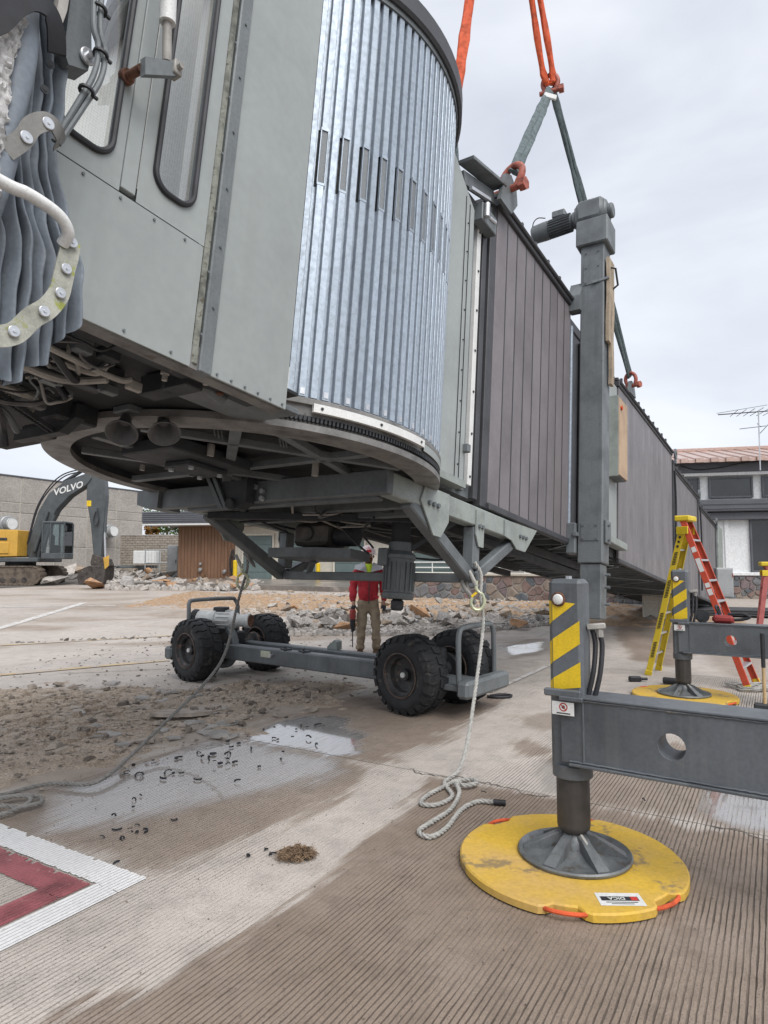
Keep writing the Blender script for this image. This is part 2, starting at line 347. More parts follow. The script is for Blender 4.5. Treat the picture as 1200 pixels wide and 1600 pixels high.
# ================================================================== GROUND
def ground_material():
    m = bpy.data.materials.new('grooved_apron_concrete'); m.use_nodes = True
    n = m.node_tree.nodes; l = m.node_tree.links; b = n['Principled BSDF']
    geo = n.new('ShaderNodeNewGeometry'); at = n.new('ShaderNodeAttribute'); at.attribute_name = 'wet'
    sp = n.new('ShaderNodeSeparateColor'); l.new(at.outputs['Color'], sp.inputs[0])
    def nz(scale, det=5, rough=.6, vec=None):
        t = n.new('ShaderNodeTexNoise'); t.inputs['Scale'].default_value = scale; t.inputs['Detail'].default_value = det; t.inputs['Roughness'].default_value = rough
        l.new(vec or geo.outputs['Position'], t.inputs['Vector']); return t.outputs['Fac']
    def mixc(f, a, bb, bt='MIX'):
        x = n.new('ShaderNodeMix'); x.data_type = 'RGBA'; x.blend_type = bt
        for s, v in (('Factor', f), ('A', a), ('B', bb)):
            if hasattr(v, 'links'): l.new(v, x.inputs[s])
            else: x.inputs[s].default_value = v if s == 'Factor' else (*v, 1)
        return x.outputs['Result']
    def mr(v, a, bb, c=0, d=1):
        x = n.new('ShaderNodeMapRange'); x.inputs['From Min'].default_value = a; x.inputs['From Max'].default_value = bb
        x.inputs['To Min'].default_value = c; x.inputs['To Max'].default_value = d; l.new(v, x.inputs['Value']); return x.outputs['Result']
    dry = mixc(mr(nz(0.7, 3), .35, .7), (0.52, 0.465, 0.415), (0.43, 0.385, 0.345))
    dry = mixc(mr(nz(5, 3, .7), .45, .75), dry, (0.37, 0.33, 0.295))
    damp = mixc(mr(nz(1.1, 3), .35, .7), (0.245, 0.186, 0.142), (0.305, 0.242, 0.195))
    damp = mixc(mr(nz(6, 3, .7), .45, .75), damp, (0.195, 0.15, 0.115))
    c = mixc(sp.outputs[0], dry, damp)
    dirt = mixc(mr(nz(2.2, 3), .4, .65), (0.26, 0.20, 0.15), (0.33, 0.275, 0.225))
    c = mixc(at.outputs['Alpha'], c, dirt)
    # aggregate speckle
    vo = n.new('ShaderNodeTexVoronoi'); vo.inputs['Scale'].default_value = 120; l.new(geo.outputs['Position'], vo.inputs['Vector'])
    spk = mr(vo.outputs['Distance'], .12, .3)
    vs_ = n.new('ShaderNodeSeparateColor'); l.new(vo.outputs['Color'], vs_.inputs[0])
    sel = mr(vs_.outputs[0], .70, .74); sel2 = n.new('ShaderNodeMath'); sel2.operation = 'MULTIPLY'
    inv = n.new('ShaderNodeMath'); inv.operation = 'SUBTRACT'; inv.inputs[0].default_value = 1; l.new(spk, inv.inputs[1])
    l.new(sel, sel2.inputs[0]); l.new(inv.outputs[0], sel2.inputs[1])
    c = mixc(sel2.outputs[0], c, (0.09, 0.082, 0.075))
    fine = mr(nz(240, 1, .7), .3, .7, .80, 1.12)
    c = mixc(1.0, c, fine, 'MULTIPLY')
    c = mixc(mr(sp.outputs[2], 0, 1, 0, .7), c, (0.085, 0.072, 0.062))     # grime packed in the grooves and joints
    c = mixc(mr(sp.outputs[1], 0, 1, 0, .6), c, (0.225, 0.225, 0.225))  # pools greyed: sheen of the sky put into the base colour
    l.new(mr(sp.outputs[1], .2, 1, .5, 1.0), b.inputs['Specular IOR Level'])
    l.new(mr(sp.outputs[1], .25, .9, 0, 1.0), b.inputs['Coat Weight']); b.inputs['Coat Roughness'].default_value = 0.03; b.inputs['Coat IOR'].default_value = 1.45
    l.new(c, b.inputs['Base Color'])
    ro = mr(sp.outputs[0], 0, 1, .86, .60)
    nw = mr(nz(3, 4), .35, .65, -.1, .12)
    r2 = n.new('ShaderNodeMath'); r2.operation = 'ADD'; l.new(ro, r2.inputs[0]); l.new(nw, r2.inputs[1])
    r3 = n.new('ShaderNodeMix'); r3.data_type = 'FLOAT'; l.new(sp.outputs[1], r3.inputs['Factor']); l.new(r2.outputs[0], r3.inputs['A']); r3.inputs['B'].default_value = 0.04
    l.new(r3.outputs['Result'], b.inputs['Roughness'])
    bp = n.new('ShaderNodeBump'); bp.inputs['Distance'].default_value = 0.009
    st = mr(sp.outputs[1], 0, 1, .55, .02); l.new(st, bp.inputs['Strength'])
    ad = n.new('ShaderNodeMath'); ad.operation = 'ADD'; l.new(nz(70, 2, .7), ad.inputs[0]); l.new(spk, ad.inputs[1])
    l.new(ad.outputs[0], bp.inputs['Height']); l.new(bp.outputs['Normal'], b.inputs['Normal'])
    return m
M_GROUND = ground_material()

# outlines of wet, damp and dirty areas on the apron (metres)
DAMP = [([(-1.08, 2.32), (-0.82, 2.52), (-0.58, 2.92), (-0.31, 3.34), (-0.04, 3.98), (0.37, 4.82), (0.71, 4.69), (1.13, 4.4), (1.7, 4.07), (2.38, 3.6), (1.94, 2.32), (0.71, 1.16), (-0.61, 1.16)], 1.0, 0.05), ([(-2.35, 4.57), (-2.06, 5.14), (-1.54, 6.01), (-1.25, 5.8), (-0.41, 5.33), (-0.12, 5.09), (-0.24, 4.51), (-0.68, 3.96), (-1.15, 3.34), (-2.21, 3.89), (-3.32, 3.89), (-3.86, 4.51)], 0.85, 0.06), ([(-1.07, 6.56), (-0.72, 7.45), (0.0, 7.8), (0.75, 7.8), (1.43, 7.8), (1.07, 6.97), (0.51, 5.97), (0.2, 5.18), (-0.12, 5.15), (-0.41, 5.38), (-1.25, 5.92)], 0.9, 0.08), ([(1.28, 6.69), (1.81, 6.97), (1.89, 6.56), (1.48, 6.19)], 0.6, 0.1), ([(1.05, 5.76), (1.31, 5.97), (1.31, 5.47), (1.08, 5.38)], 0.8, 0.06), ([(1.32, 5.3), (2.29, 5.97), (2.9, 5.06), (2.18, 3.84), (1.25, 4.39)], 0.85, 0.08), ([(5.49, 15.71), (9.49, 20.77), (6.63, 13.15), (4.27, 9.82), (3.89, 10.58)], 0.95, 0.12), ([(6.24, 13.15), (7.65, 13.15), (4.86, 8.4), (4.7, 9.36)], 0.6, 0.15), ([(2.24, 12.84), (3.24, 13.37), (2.83, 11.48), (2.05, 10.58)], 0.9, 0.08)]
POOL = [([(-1.22, 5.9), (-0.99, 6.48), (-0.78, 6.8), (-0.35, 6.64), (-0.22, 6.07), (-0.21, 5.42), (-0.41, 5.37)], 1.0, 0.07), ([(-1.51, 5.92), (-1.24, 5.76), (-0.4, 5.28), (-0.26, 4.98), (-0.57, 4.64), (-1.13, 4.39), (-1.66, 3.89), (-1.99, 3.89), (-2.19, 4.51)], 0.72, 0.16), ([(2.24, 4.7), (2.7, 4.57), (2.26, 3.84), (1.89, 4.15)], 0.95, 0.06), ([(1.27, 5.22), (1.57, 5.14), (1.29, 4.51), (1.09, 4.57)], 0.5, 0.08), ([(2.15, 11.99), (3.13, 12.94), (2.82, 11.64), (2.1, 10.86)], 0.8, 0.06), ([(5.59, 14.98), (7.77, 17.79), (6.66, 14.32), (5.1, 11.99)], 0.45, 0.2)]
DIRT = [([(-5.26, 7.8), (-3.55, 8.19), (-2.33, 8.07), (-1.1, 8.76), (-0.33, 8.49), (-0.71, 7.35), (-1.5, 6.01), (-2.08, 5.18), (-2.34, 4.56), (-2.85, 4.28)], 0.85, 0.2)]
DRYP = [([(0.0, 5.38), (0.32, 5.66), (1.0, 5.22), (1.43, 4.98), (1.19, 4.45), (0.72, 4.71), (0.42, 4.88)], 0.9, 0.06)]

def poly_sd(poly, X, Y):
    """signed distance (positive inside) of many points to a polygon"""
    P = np.array(poly, float); Q = np.roll(P, -1, 0); d = np.full(X.shape, 1e9); ins = np.zeros(X.shape, bool)
    for (ax, ay), (bx, by) in zip(P, Q):
        ex, ey = bx - ax, by - ay; wx, wy = X - ax, Y - ay
        t = np.clip((wx * ex + wy * ey) / (ex * ex + ey * ey + 1e-12), 0, 1)
        d = np.minimum(d, np.hypot(wx - ex * t, wy - ey * t))
        c = ((ay > Y) != (by > Y)) & (X < (bx - ax) * (Y - ay) / (by - ay + 1e-12) + ax)
        ins ^= c
    return np.where(ins, d, -d)
_rs = np.random.RandomState(3)
_lat = _rs.rand(64, 64)
def vnoise(x, y):
    xi = np.floor(x).astype(int); yi = np.floor(y).astype(int); fx = x - xi; fy = y - yi
    fx = fx * fx * (3 - 2 * fx); fy = fy * fy * (3 - 2 * fy)
    a = _lat[xi % 64, yi % 64]; b = _lat[(xi + 1) % 64, yi % 64]; c = _lat[xi % 64, (yi + 1) % 64]; d = _lat[(xi + 1) % 64, (yi + 1) % 64]
    return (a * (1 - fx) + b * fx) * (1 - fy) + (c * (1 - fx) + d * fx) * fy
def vfbm(x, y, o=4):
    s = 0; a = .5
    for i in range(o): s = s + a * vnoise(x * 2 ** i + 17 * i, y * 2 ** i + 9 * i); a *= .5
    return s / (1 - .5 ** o)
def sstep(a, b, x):
    t = np.clip((x - a) / (b - a), 0, 1); return t * t * (3 - 2 * t)
def wetness(X, Y):
    g = X * GX + Y * GY; h = X * GY - Y * GX
    nn = (vfbm(g * 1.3, h * 4.0, 4) - .5) * .55 + (vfbm(g * 5, h * 22, 3) - .5) * .16     # edges drawn out along the grooves
    kc = np.floor((h - H_J) / PITCHG); nn = nn + (vnoise(g * 2.5 + kc * 3.3, kc * 1.7) - .5) * .16 * (Y < 9)      # water stops unevenly from one groove to the next
    wet = np.zeros_like(X); pool = np.zeros_like(X); dirt = np.zeros_like(X)
    for p, amt, soft in DAMP: wet = np.maximum(wet, amt * sstep(-soft, soft, poly_sd(p, X, Y) + nn * .62))
    for p, amt, soft in POOL: pool = np.maximum(pool, amt * sstep(-soft, soft, poly_sd(p, X, Y) + nn * .5))
    for p, amt, soft in DIRT: dirt = np.maximum(dirt, amt * sstep(-soft, soft, poly_sd(p, X, Y) + nn * 1.4))
    for p, amt, soft in DRYP: wet = wet * (1 - amt * sstep(-soft, soft, poly_sd(p, X, Y) + nn * .6))
    far = sstep(10, 16, Y); wet = np.maximum(wet, far * .35 * vfbm(X * .5, Y * .5, 3))
    dirt = np.maximum(dirt, sstep(9, 14, Y - .3 * X) * sstep(.48, .62, vfbm(X * .35 + 5, Y * .8, 4)) * .8 * (X < 3))
    return np.clip(wet + pool * .25, 0, 1), np.clip(pool, 0, 1), np.clip(dirt * (1 - .7 * pool), 0, 1)
def grid_object(name, X, Y, Z, groove, parent):
    """rectangular grid of points -> one mesh with the 'wet' attribute"""
    n, m = X.shape
    wet, pool, dirt = wetness(X, Y)
    Z = Z * (1 - .95 * pool)
    co = np.stack([X, Y, Z], -1).reshape(-1, 3)
    i = np.arange(n * m).reshape(n, m)
    q = np.stack([i[:-1, :-1], i[1:, :-1], i[1:, 1:], i[:-1, 1:]], -1).reshape(-1, 4)
    # a skirt so that the joint beside the slab has depth
    ring = np.concatenate([i[0, :], i[1:, -1], i[-1, -2::-1], i[-2:0:-1, 0]])
    low = co[ring].copy(); low[:, 2] -= 0.05
    k0 = len(co); co = np.concatenate([co, low]); R = len(ring); j = np.arange(R); j2 = (j + 1) % R
    sk = np.stack([ring[j], ring[j2], k0 + j2, k0 + j], -1)
    q = np.concatenate([q, sk])
    me = bpy.data.meshes.new(name); me.vertices.add(len(co)); me.vertices.foreach_set('co', co.ravel())
    me.loops.add(q.size); me.loops.foreach_set('vertex_index', q.ravel().astype(np.int32))
    me.polygons.add(len(q)); me.polygons.foreach_set('loop_start', np.arange(0, q.size, 4, dtype=np.int32))
    me.update(calc_edges=True); me.validate(); me.shade_flat()
    at = me.attributes.new('wet', 'FLOAT_COLOR', 'POINT')
    c = np.stack([wet, pool, groove * (1 - .8 * pool), dirt], -1).reshape(-1, 4)
    c = np.concatenate([c, np.tile([0.6, 0, 1, 0.3], (R, 1))])
    at.data.foreach_set('color', c.astype(np.float32).ravel())
    ob = link(name, me, M_GROUND, parent)
    return ob
M_SOIL = mat('ground_bed', (0.16, 0.14, 0.12), 0.9, var=0.3, scale=0.5)
def far_ground():
    mb = MB(); ys = [-30, -10, 0, 5, 10, 12.5, 13.5, 15, 17, 20, 25, 30, 40, 60, 80, 120, 200, 400, 900]; xs = [-900, -300, -120, -60, -35, -22, -12, -6, 0, 6, 12, 22, 40, 80, 300, 900]
    P = [(x, y, grade(x, min(y, 70)) - 0.045) for y in ys for x in xs]; K = len(xs)
    F = [(j * K + i, j * K + i + 1, (j + 1) * K + i + 1, (j + 1) * K + i) for j in range(len(ys) - 1) for i in range(K - 1)]
    mb.add(P, F); return tag(mb.build('ground', M_SOIL), kind='structure')
GROUND = far_ground()
G_J, H_J, SL_G, SL_H, GAP = 4.40, -4.32, 5.6, 5.5, 0.012
PITCHG = 0.0245
def slab(ig, ih):
    g0, g1 = G_J + SL_G * ig + GAP / 2, G_J + SL_G * (ig + 1) - GAP / 2
    h0, h1 = H_J + SL_H * ih + GAP / 2, H_J + SL_H * (ih + 1) - GAP / 2
    near = ih == 0 and ig in (-1, 0)
    semi = (ig, ih) in ((-1, -1), (0, -1), (1, 0), (0, 1), (-1, 1))
    if near:
        hs = []; fl = []
        k = 0
        while h0 + (k + 1) * PITCHG < h1:
            for o, d in ((.0005, 0), (.0172, 0), (.0184, 1), (.0232, 1)): hs.append(h0 + k * PITCHG + o); fl.append(d)
            k += 1
        hs = [h0] + hs[1:] + [h1]; fl = [0] + fl[1:] + [0]
        gs = np.linspace(g0, g1, 140 if ig == -1 else 80)
    else:
        st = .07 if semi else (.22 if hypot(*gh((g0 + g1) / 2, (h0 + h1) / 2)) < 22 else .7)
        hs = np.linspace(h0, h1, int(SL_H / st)); fl = np.zeros(len(hs)); gs = np.linspace(g0, g1, int(SL_G / st))
    G, Hh = np.meshgrid(gs, np.array(hs), indexing='ij'); FL = np.tile(np.array(fl, float), (len(gs), 1))
    jit = 0
    if near:
        col = (np.arange(len(hs)) // 4).astype(float)[None, :] * np.ones_like(G)
        jit = (vnoise(G * 7 + col * 3.7, col * 1.31) - .5) * .0034 + (vnoise(G * 34 + col * 1.7, col * 2.31) - .5) * .0034
        jit[:, 0] = 0; jit[:, -1] = 0
        depth = .0042 + .0050 * vnoise(G * 5 + col * 5.1, col * .77)
        worn = sstep(.46, .68, vfbm(G * .6 + 3, Hh * .9 + 1, 4)); depth = depth * (1 - .8 * worn) * (.55 + .9 * vfbm(G * 1.7 + col * .02, Hh * 6, 3))
    Hj = Hh + jit
    X = G * GX + Hj * GY; Y = G * GY - Hj * GX
    Z = np.vectorize(grade)(X, Y) if not near else np.zeros_like(X)
    Z = Z + (vfbm(G * .8, Hh * .8, 3) - .5) * .006 + (vfbm(G * 14, Hh * 14, 2) - .5) * .0016
    if near:
        Z = Z - FL * depth; FL = FL * np.clip(depth / .006, 0, 1)
    return grid_object('slab', X, Y, Z, FL, GROUND)
for ig in range(-2, 5):
    for ih in range(-7, 7):
        cx, cy = gh(G_J + SL_G * (ig + .5), H_J + SL_H * (ih + .5))
        if cy < 1.2 and not (ig == -1 and ih in (-1, 0, 1)): continue
        if abs(cx) > 0.62 * cy + 7 or cy > 31: continue
        slab(ig, ih)
# ---- painted markings, thin sheets just above the slabs
M_PWHITE = mat('marking_white', (0.74, 0.73, 0.72), 0.6, var=0.05, scale=3, patch=((0.46, 0.43, 0.39), 0.62, 22), fine=0.05, bump=0.15)
M_PRED = mat('marking_red', (0.34, 0.085, 0.095), 0.55, var=0.25, scale=6, patch=((0.42, 0.25, 0.22), 0.63, 18), fine=0.1, bump=0.15)
M_PWORN = mat('marking_white_worn', (0.60, 0.58, 0.55), 0.7, var=0.1, scale=3, patch=((0.36, 0.32, 0.28), 0.53, 5))
M_PYEL = mat('marking_yellow_worn', (0.56, 0.42, 0.24), 0.7, var=0.15, scale=3, patch=((0.42, 0.36, 0.30), 0.47, 4))
def strip_gh(mb, g0, g1, h0, h1, z=0.005, st=0.25):
    ng = max(1, int((g1 - g0) / st)); nh = max(1, int((h1 - h0) / st)); P = []; F = []
    for i in range(ng + 1):
        for j in range(nh + 1):
            x, y = gh(g0 + (g1 - g0) * i / ng, h0 + (h1 - h0) * j / nh); P.append((x, y, z + .0025))
    for i in range(ng):
        for j in range(nh):
            a = i * (nh + 1) + j; F.append((a, a + nh + 1, a + nh + 2, a + 1))
    mb.add(P, F)
def ragged_band(mb, g0, g1, h0, h1, z):
    """painted band with edges that break up along the grooves: one sheet per ridge between two grooves"""
    k0 = H_J + GAP / 2
    k = math.floor((h0 - k0) / PITCHG)
    while k0 + k * PITCHG < h1:
        a = max(h0, k0 + k * PITCHG - .0030); b = min(h1, k0 + k * PITCHG + .0186)
        if b - a > .002:
            ga = g0 + RND.uniform(-.004, .004); gb = g1 + RND.uniform(-.004, .004) - (RND.uniform(0, .03) if RND.random() < .1 else 0)
            P = [(*gh(ga, a), z), (*gh(ga, b), z), (*gh(gb, b), z), (*gh(gb, a), z)]; mb.add(P, [(0, 1, 2, 3)])
        k += 1
ZP = 0.0062
wm = MB(); ragged_band(wm, 2.09, 2.255, -4.3, -2.71, ZP); ragged_band(wm, -1.1, 2.09, -2.876, -2.71, ZP)
tag(wm.build('white_marking', M_PWHITE), kind='structure')
rm = MB(); ragged_band(rm, 1.915, 2.075, -4.3, -2.89, ZP); ragged_band(rm, -1.1, 1.915, -3.055, -2.89, ZP)
tag(rm.build('red_marking', M_PRED), kind='structure')
def road_line(p0, p1, w, m, name):
    p0 = V(*p0, 0); p1 = V(*p1, 0); d = (p1 - p0).normalized(); sd = V(-d.y, d.x, 0) * w / 2; mb = MB(); n = int((p1 - p0).length / .3)
    P = []
    for i in range(n + 1):
        c = p0.lerp(p1, i / n); k = 1 + .18 * fbm(c.x * 3, c.y * 3)
        for s in (-1, 1):
            q = c + sd * s * k; P.append((q.x, q.y, grade(q.x, q.y) + .009))
    mb.add(P, [(2 * i, 2 * i + 1, 2 * i + 3, 2 * i + 2) for i in range(n)]); tag(mb.build(name, m), kind='structure')
road_line((-6.6, 8.1), (-3.4, 10.45), .15, M_PYEL, 'yellow_line')
road_line((-8.2, 11.6), (-2.0, 15.4), .13, M_PYEL, 'yellow_line')
road_line((-8.3, 12.2), (-10.4, 22.8), .24, M_PWORN, 'white_line')
road_line((-16.5, 20.6), (-8.8, 21.6), .2, M_PWORN, 'white_line')
road_line((1.25, 7.9), (3.6, 11.8), .07, M_PWORN, 'white_line')

M_CRACK = mat('crack_fill', (0.075, 0.066, 0.058), .9, var=.3, scale=9)
def crack(p0, p1, seed, w=.006):
    """hairline break wandering across a slab, a shallow dark sheet"""
    R = random.Random(seed); n = int(hypot(p1[0] - p0[0], p1[1] - p0[1]) / .03); mb = MB(); P = []; dx, dy = p1[0] - p0[0], p1[1] - p0[1]; L = hypot(dx, dy); sx, sy = -dy / L, dx / L; off = 0
    for i in range(n + 1):
        t = i / n; off = .10 * fbm(t * 5, seed * 3.1) + .03 * fbm(t * 21, seed * 1.7); ww = w * (.4 + .9 * abs(fbm(t * 13, seed)) ) 
        x, y = p0[0] + dx * t + sx * off, p0[1] + dy * t + sy * off
        P += [(x - sx * ww, y - sy * ww, .0045 + grade(x, y)), (x + sx * ww, y + sy * ww, .0045 + grade(x, y))]
    mb.add(P, [(2 * i, 2 * i + 1, 2 * i + 3, 2 * i + 2) for i in range(n)]); tag(mb.build('crack', M_CRACK, fix=False), kind='structure')
crack((-1.6, 6.05), (-3.9, 7.5), 1, .008); crack((.2, 5.05), (1.1, 4.45), 2, .007); crack((-4.5, 9.2), (-1.5, 10.2), 3, .012); crack((1.9, 3.95), (2.9, 3.3), 5, .007)

# ================================================================== THE JET BRIDGE (local axes: x along the tunnel away, y across to the far side, z up)
BR = thing('jet_bridge', 'grey passenger boarding bridge hanging from crane slings, round galvanised cab end nearest', 'jet bridge')
BR.matrix_world = BM
def part(mb, name, m, parent=None, **k): return mb.build(name, m, parent or BR, **k)
def shared(name, me, m, locs, parent=None, rz=None):
    out = []
    for i, p in enumerate(locs):
        o = link(name, me, m, parent or BR); o.location = p
        if rz: o.rotation_euler = (0, 0, rz[i])
        out.append(o)
    return out
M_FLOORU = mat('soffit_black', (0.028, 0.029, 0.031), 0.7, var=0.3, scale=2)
# ---- tunnel sections
def section(x0, x1, hw, z0, z1, pitch, pm, trim=0.05, name='tunnel_body'):
    mb = MB(); mb.box((x0 - .02, -hw + .035, z0 + .04), (x1, hw - .035, z1 - .02)); part(mb, name, M_TRIM)
    n = max(1, round((x1 - x0) / pitch)); w = (x1 - x0) / n
    me = MB().box((0.004, -.018, z0), (w - .005, .018, z1), .004).mesh('wall_panel')
    shared('wall_panel', me, pm, [(x0 + i * w, -hw + RND.uniform(-.0015, .0015), 0) for i in range(n)])
    if pitch > .25:
        me = MB().box((-.008, -.0215, z0 + .01), (.008, -.016, z1 - .01)).mesh('panel_joint'); shared('panel_joint', me, M_TRIM, [(x0 + i * w, -hw, 0) for i in range(1, n)])
    far = MB().box((x0, hw - .03, z0), (x1, hw, z1)); part(far, 'far_wall', pm)
    part(MB().box((x0 - .03, -hw - trim, z0 - .07), (x1 + .02, -hw + .02, z0 - .003), .008), 'bottom_trim', M_TRIM)
    part(MB().box((x0 - .03, hw - .02, z0 - .07), (x1 + .02, hw + trim, z0 - .003), .008), 'bottom_trim', M_TRIM)
    part(MB().box((x0 - .03, -hw - trim, z1 + .003), (x1 + .02, -hw + .1, z1 + .10), .01), 'eave_trim', M_TRIM)
    part(MB().tube([(x0, -hw - trim - .012, z1 + .075), (x1, -hw - trim - .012, z1 + .075)], .022, 8), 'gutter_pipe', M_TRIM)
    part(MB().box((x0 - .03, -hw - .02, z1 + .104), (x1 + .02, hw + .02, z1 + .16), .01), 'roof', M_TRIM)
    me = MB().box((-.02, -.02, 0), (.02, .02, .075), .006).mesh('roof_stud')
    shared('roof_stud', me, M_TRIM, [(x0 + .25 + i * .42, -hw, z1 + .162) for i in range(int((x1 - x0 - .2) / .42))])
    me = MB().box((-.022, -hw + .05, 0), (.022, hw - .05, .012)).box((-.022, -hw + .05, .012), (-.012, hw - .05, .08)).mesh('floor_joist')
    shared('floor_joist', me, M_STEEL, [(x0 + .15 + i * .36, 0, z0 - .06) for i in range(int((x1 - x0) / .36))])
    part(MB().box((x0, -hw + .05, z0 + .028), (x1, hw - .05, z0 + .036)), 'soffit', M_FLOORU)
section(1.95, 4.30, 1.10, .03, 3.08, .258, M_PANEL, .055)
section(6.95, 11.55, 1.05, .10, 2.93, .24, M_PANEL2, .04)
section(11.75, 15.2, 1.03, .13, 2.66, .24, M_PANEL2, .04)
section(15.4, 19.0, 1.00, .13, 2.50, .24, M_PANEL2, .04)
part(MB().box((4.33, -1.0, .10), (6.92, 1.0, 2.95)), 'tunnel_link', M_TRIM)
part(MB().box((4.33, -1.02, 2.96), (6.92, 1.0, 3.1), .01), 'link_roof', M_TRIM)
part(MB().box((5.0, -1.045, .15), (5.85, -1.005, 2.9), .006), 'curtain', M_BLACK)
part(MB().box((6.0, -1.06, .35), (6.88, -1.01, 2.9), .01), 'service_door', M_CAB)
part(MB().box((5.6, -1.2, .22), (6.98, -1.04, .33), .012), 'sill_plate', M_STEELB)
for xx, z1, hw in ((11.65, 2.75, 1.1), (15.3, 2.58, 1.07), (19.05, 2.45, 1.04)):
    mb = MB(); mb.box((xx - .07, -hw, .05), (xx + .07, -hw + .1, z1), .01); mb.box((xx - .07, -hw, z1), (xx + .07, hw, z1 + .1), .01)
    part(mb, 'joint_frame', M_TRIM)
    mb = MB(); mb.lathe([(.05, -.02), (.12, -.02), (.12, .02), (.05, .02), (.05, -.02)], 18, (xx, -hw - .03, z1 + .24), (0, 1, 0)); mb.box((xx - .05, -hw - .05, z1 + .02), (xx + .05, -hw - .01, z1 + .14)); part(mb, 'lifting_eye', M_STEEL)
part(MB().box((19.12, -1.1, -.1), (20.2, 1.0, 2.62), .02), 'end_vestibule', M_STEELB)
part(MB().tube(cr([(11.6, -1.12, 2.6), (11.66, -1.13, 1.8), (11.6, -1.13, 1.1), (11.68, -1.12, .25)]), .022, 6), 'drain_hose', M_BLACK)
part(MB().tube(cr([(15.25, -1.12, 2.45), (15.33, -1.13, 1.6), (15.25, -1.13, .9), (15.32, -1.12, .25)]), .022, 6), 'drain_hose', M_BLACK)
# diagonal bracing and long channels under the tunnel
mb = MB()
for i in range(5):
    x = 4.6 + i * 2.6; mb.bar((x, -1.0, -.005), (x + 2.3, 1.0, -.005), .05, .012); mb.bar((x, 1.0, -.025), (x + 2.3, -1.0, -.025), .05, .012)
build_each(mb, 'wind_brace', M_STEEL, BR, 1)
for yy in (-.55, .55): part(MB().box((1.0, yy - .05, -.13), (6.8, yy + .05, -.015), .006), 'floor_channel', M_DARK)
me = MB().box((-.02, -.98, -.035), (.02, .98, -.02)).box((-.02, -.98, -.02), (-.01, .98, .06)).mesh('floor_joist')
shared('floor_joist', me, M_STEEL, [(4.5 + i * .4, 0, .02) for i in range(6)])
part(MB().box((4.3, -1.0, .05), (6.92, 1.0, .062)), 'soffit', M_FLOORU)
# near end of the first section: frame, guide strip, dark weather curtain, green end panel
part(MB().box((1.80, -1.12, -.03), (1.935, -1.03, 3.08), .008), 'end_frame', M_TRIM)
part(MB().box((1.15, -1.05, .02), (1.80, 1.05, 2.95)), 'weather_curtain', M_STEEL)
part(MB().box((1.42, -1.095, .05), (1.50, -1.04, 2.75), .006), 'guide_channel', M_STEEL)
gs = part(MB().box((1.55, -1.105, .12), (1.625, -1.055, 2.72), .004), 'guide_strip', M_WHITE)
mb = MB()
for i in range(7): hexbolt(mb, (1.588, -1.105, .2 + i * .4), (0, -1, 0), .012, .008, 8)
build_each(mb, 'guide_screw', M_DARK, gs, 1)
part(MB().box((1.68, -1.10, .02), (1.77, -1.04, 2.95), .004), 'guide_channel', M_TRIM)
f = lambda u, v, t: (u, t, v)
part(MB().prism([(.55, .06), (1.33, .06), (1.33, 2.66), (1.08, 2.84), (.74, 3.09), (.55, 3.09)], f, -1.17, -1.135), 'end_panel', M_CAB)
part(MB().prism([(.60, .04), (1.36, .04), (1.36, .10), (.60, .10)], f, -1.185, -1.05), 'end_panel_sill', M_STEELB)
mb = MB(); mb.box((1.16, -1.176, .1), (1.166, -1.165, 2.7)); mb.box((1.236, -1.176, .1), (1.242, -1.165, 2.66)); build_each(mb, 'panel_seam', M_BLACK, BR, 1)
mb = MB()
for i in range(9): hexbolt(mb, (1.215, -1.17, .22 + i * .28), (0, -1, 0), .007, .008, 8)
build_each(mb, 'panel_rivet', M_DARK, BR, 1)
part(MB().box((1.30, -1.22, .35), (1.36, -1.16, .42), .005), 'door_latch', M_STEEL)
# lifting bracket on the near upper corner
part(MB().prism([(1.74, 3.02), (2.02, 3.02), (2.16, 3.20), (2.12, 3.36), (1.98, 3.43), (1.84, 3.36)], f, -1.24, -1.20), 'lifting_bracket', M_STEEL)
part(MB().bar((1.12, -1.17, 3.04), (1.86, -1.17, 3.24), .16, .035, b=.004), 'bracket_flange', M_STEEL)
part(MB().bar((1.16, -1.12, 2.90), (1.80, -1.12, 3.10), .05, .13, b=.004), 'bracket_web', M_STEEL)
part(MB().bar((1.20, -1.19, 2.80), (1.60, -1.19, 2.93), .03, .03), 'bracket_angle', M_SILVER)
part(MB().box((1.42, -1.21, 2.62), (1.74, -1.10, 2.80), .008), 'roller_housing', M_STEEL)
part(MB().cyl((1.46, -1.235, 2.65), (1.46, -1.235, 2.79), .028, 12, b=.004), 'guide_roller', M_SILVER)
part(MB().cyl((1.55, -1.21, 2.71), (1.70, -1.21, 2.74), .02, 10), 'adjuster_bolt', M_SILVER)
# ---- lift column with gearmotor on the near side
part(MB().box((4.30, -1.54, -.27), (4.60, -1.24, 3.98), .012), 'lift_column', M_STEEL)
part(MB().box((4.325, -1.52, -.93), (4.575, -1.265, -.275), .01), 'inner_column', M_STEEL)
part(MB().box((4.245, -1.595, 3.90), (4.655, -1.185, 4.27), .015), 'column_cap', M_STEEL)
part(MB().box((4.290, -1.50, .0), (4.297, -1.28, .22), .002), 'cover_plate', M_STEEL)
part(MB().box((4.290, -1.50, 3.35), (4.297, -1.28, 3.62), .002), 'cover_plate', M_STEEL)
mb = MB()
for z in (.03, .19, 3.38, 3.59, 3.8):
    for y in (-1.47, -1.31): hexbolt(mb, (4.29, y, z), (-1, 0, 0), .012, .012)
for z in (-.75, -.55, -.4, .02, .2): mb.cyl((4.42, -1.54, z), (4.42, -1.60, z), .018, 8)
build_each(mb, 'column_bolt', M_STEEL, BR, 1)
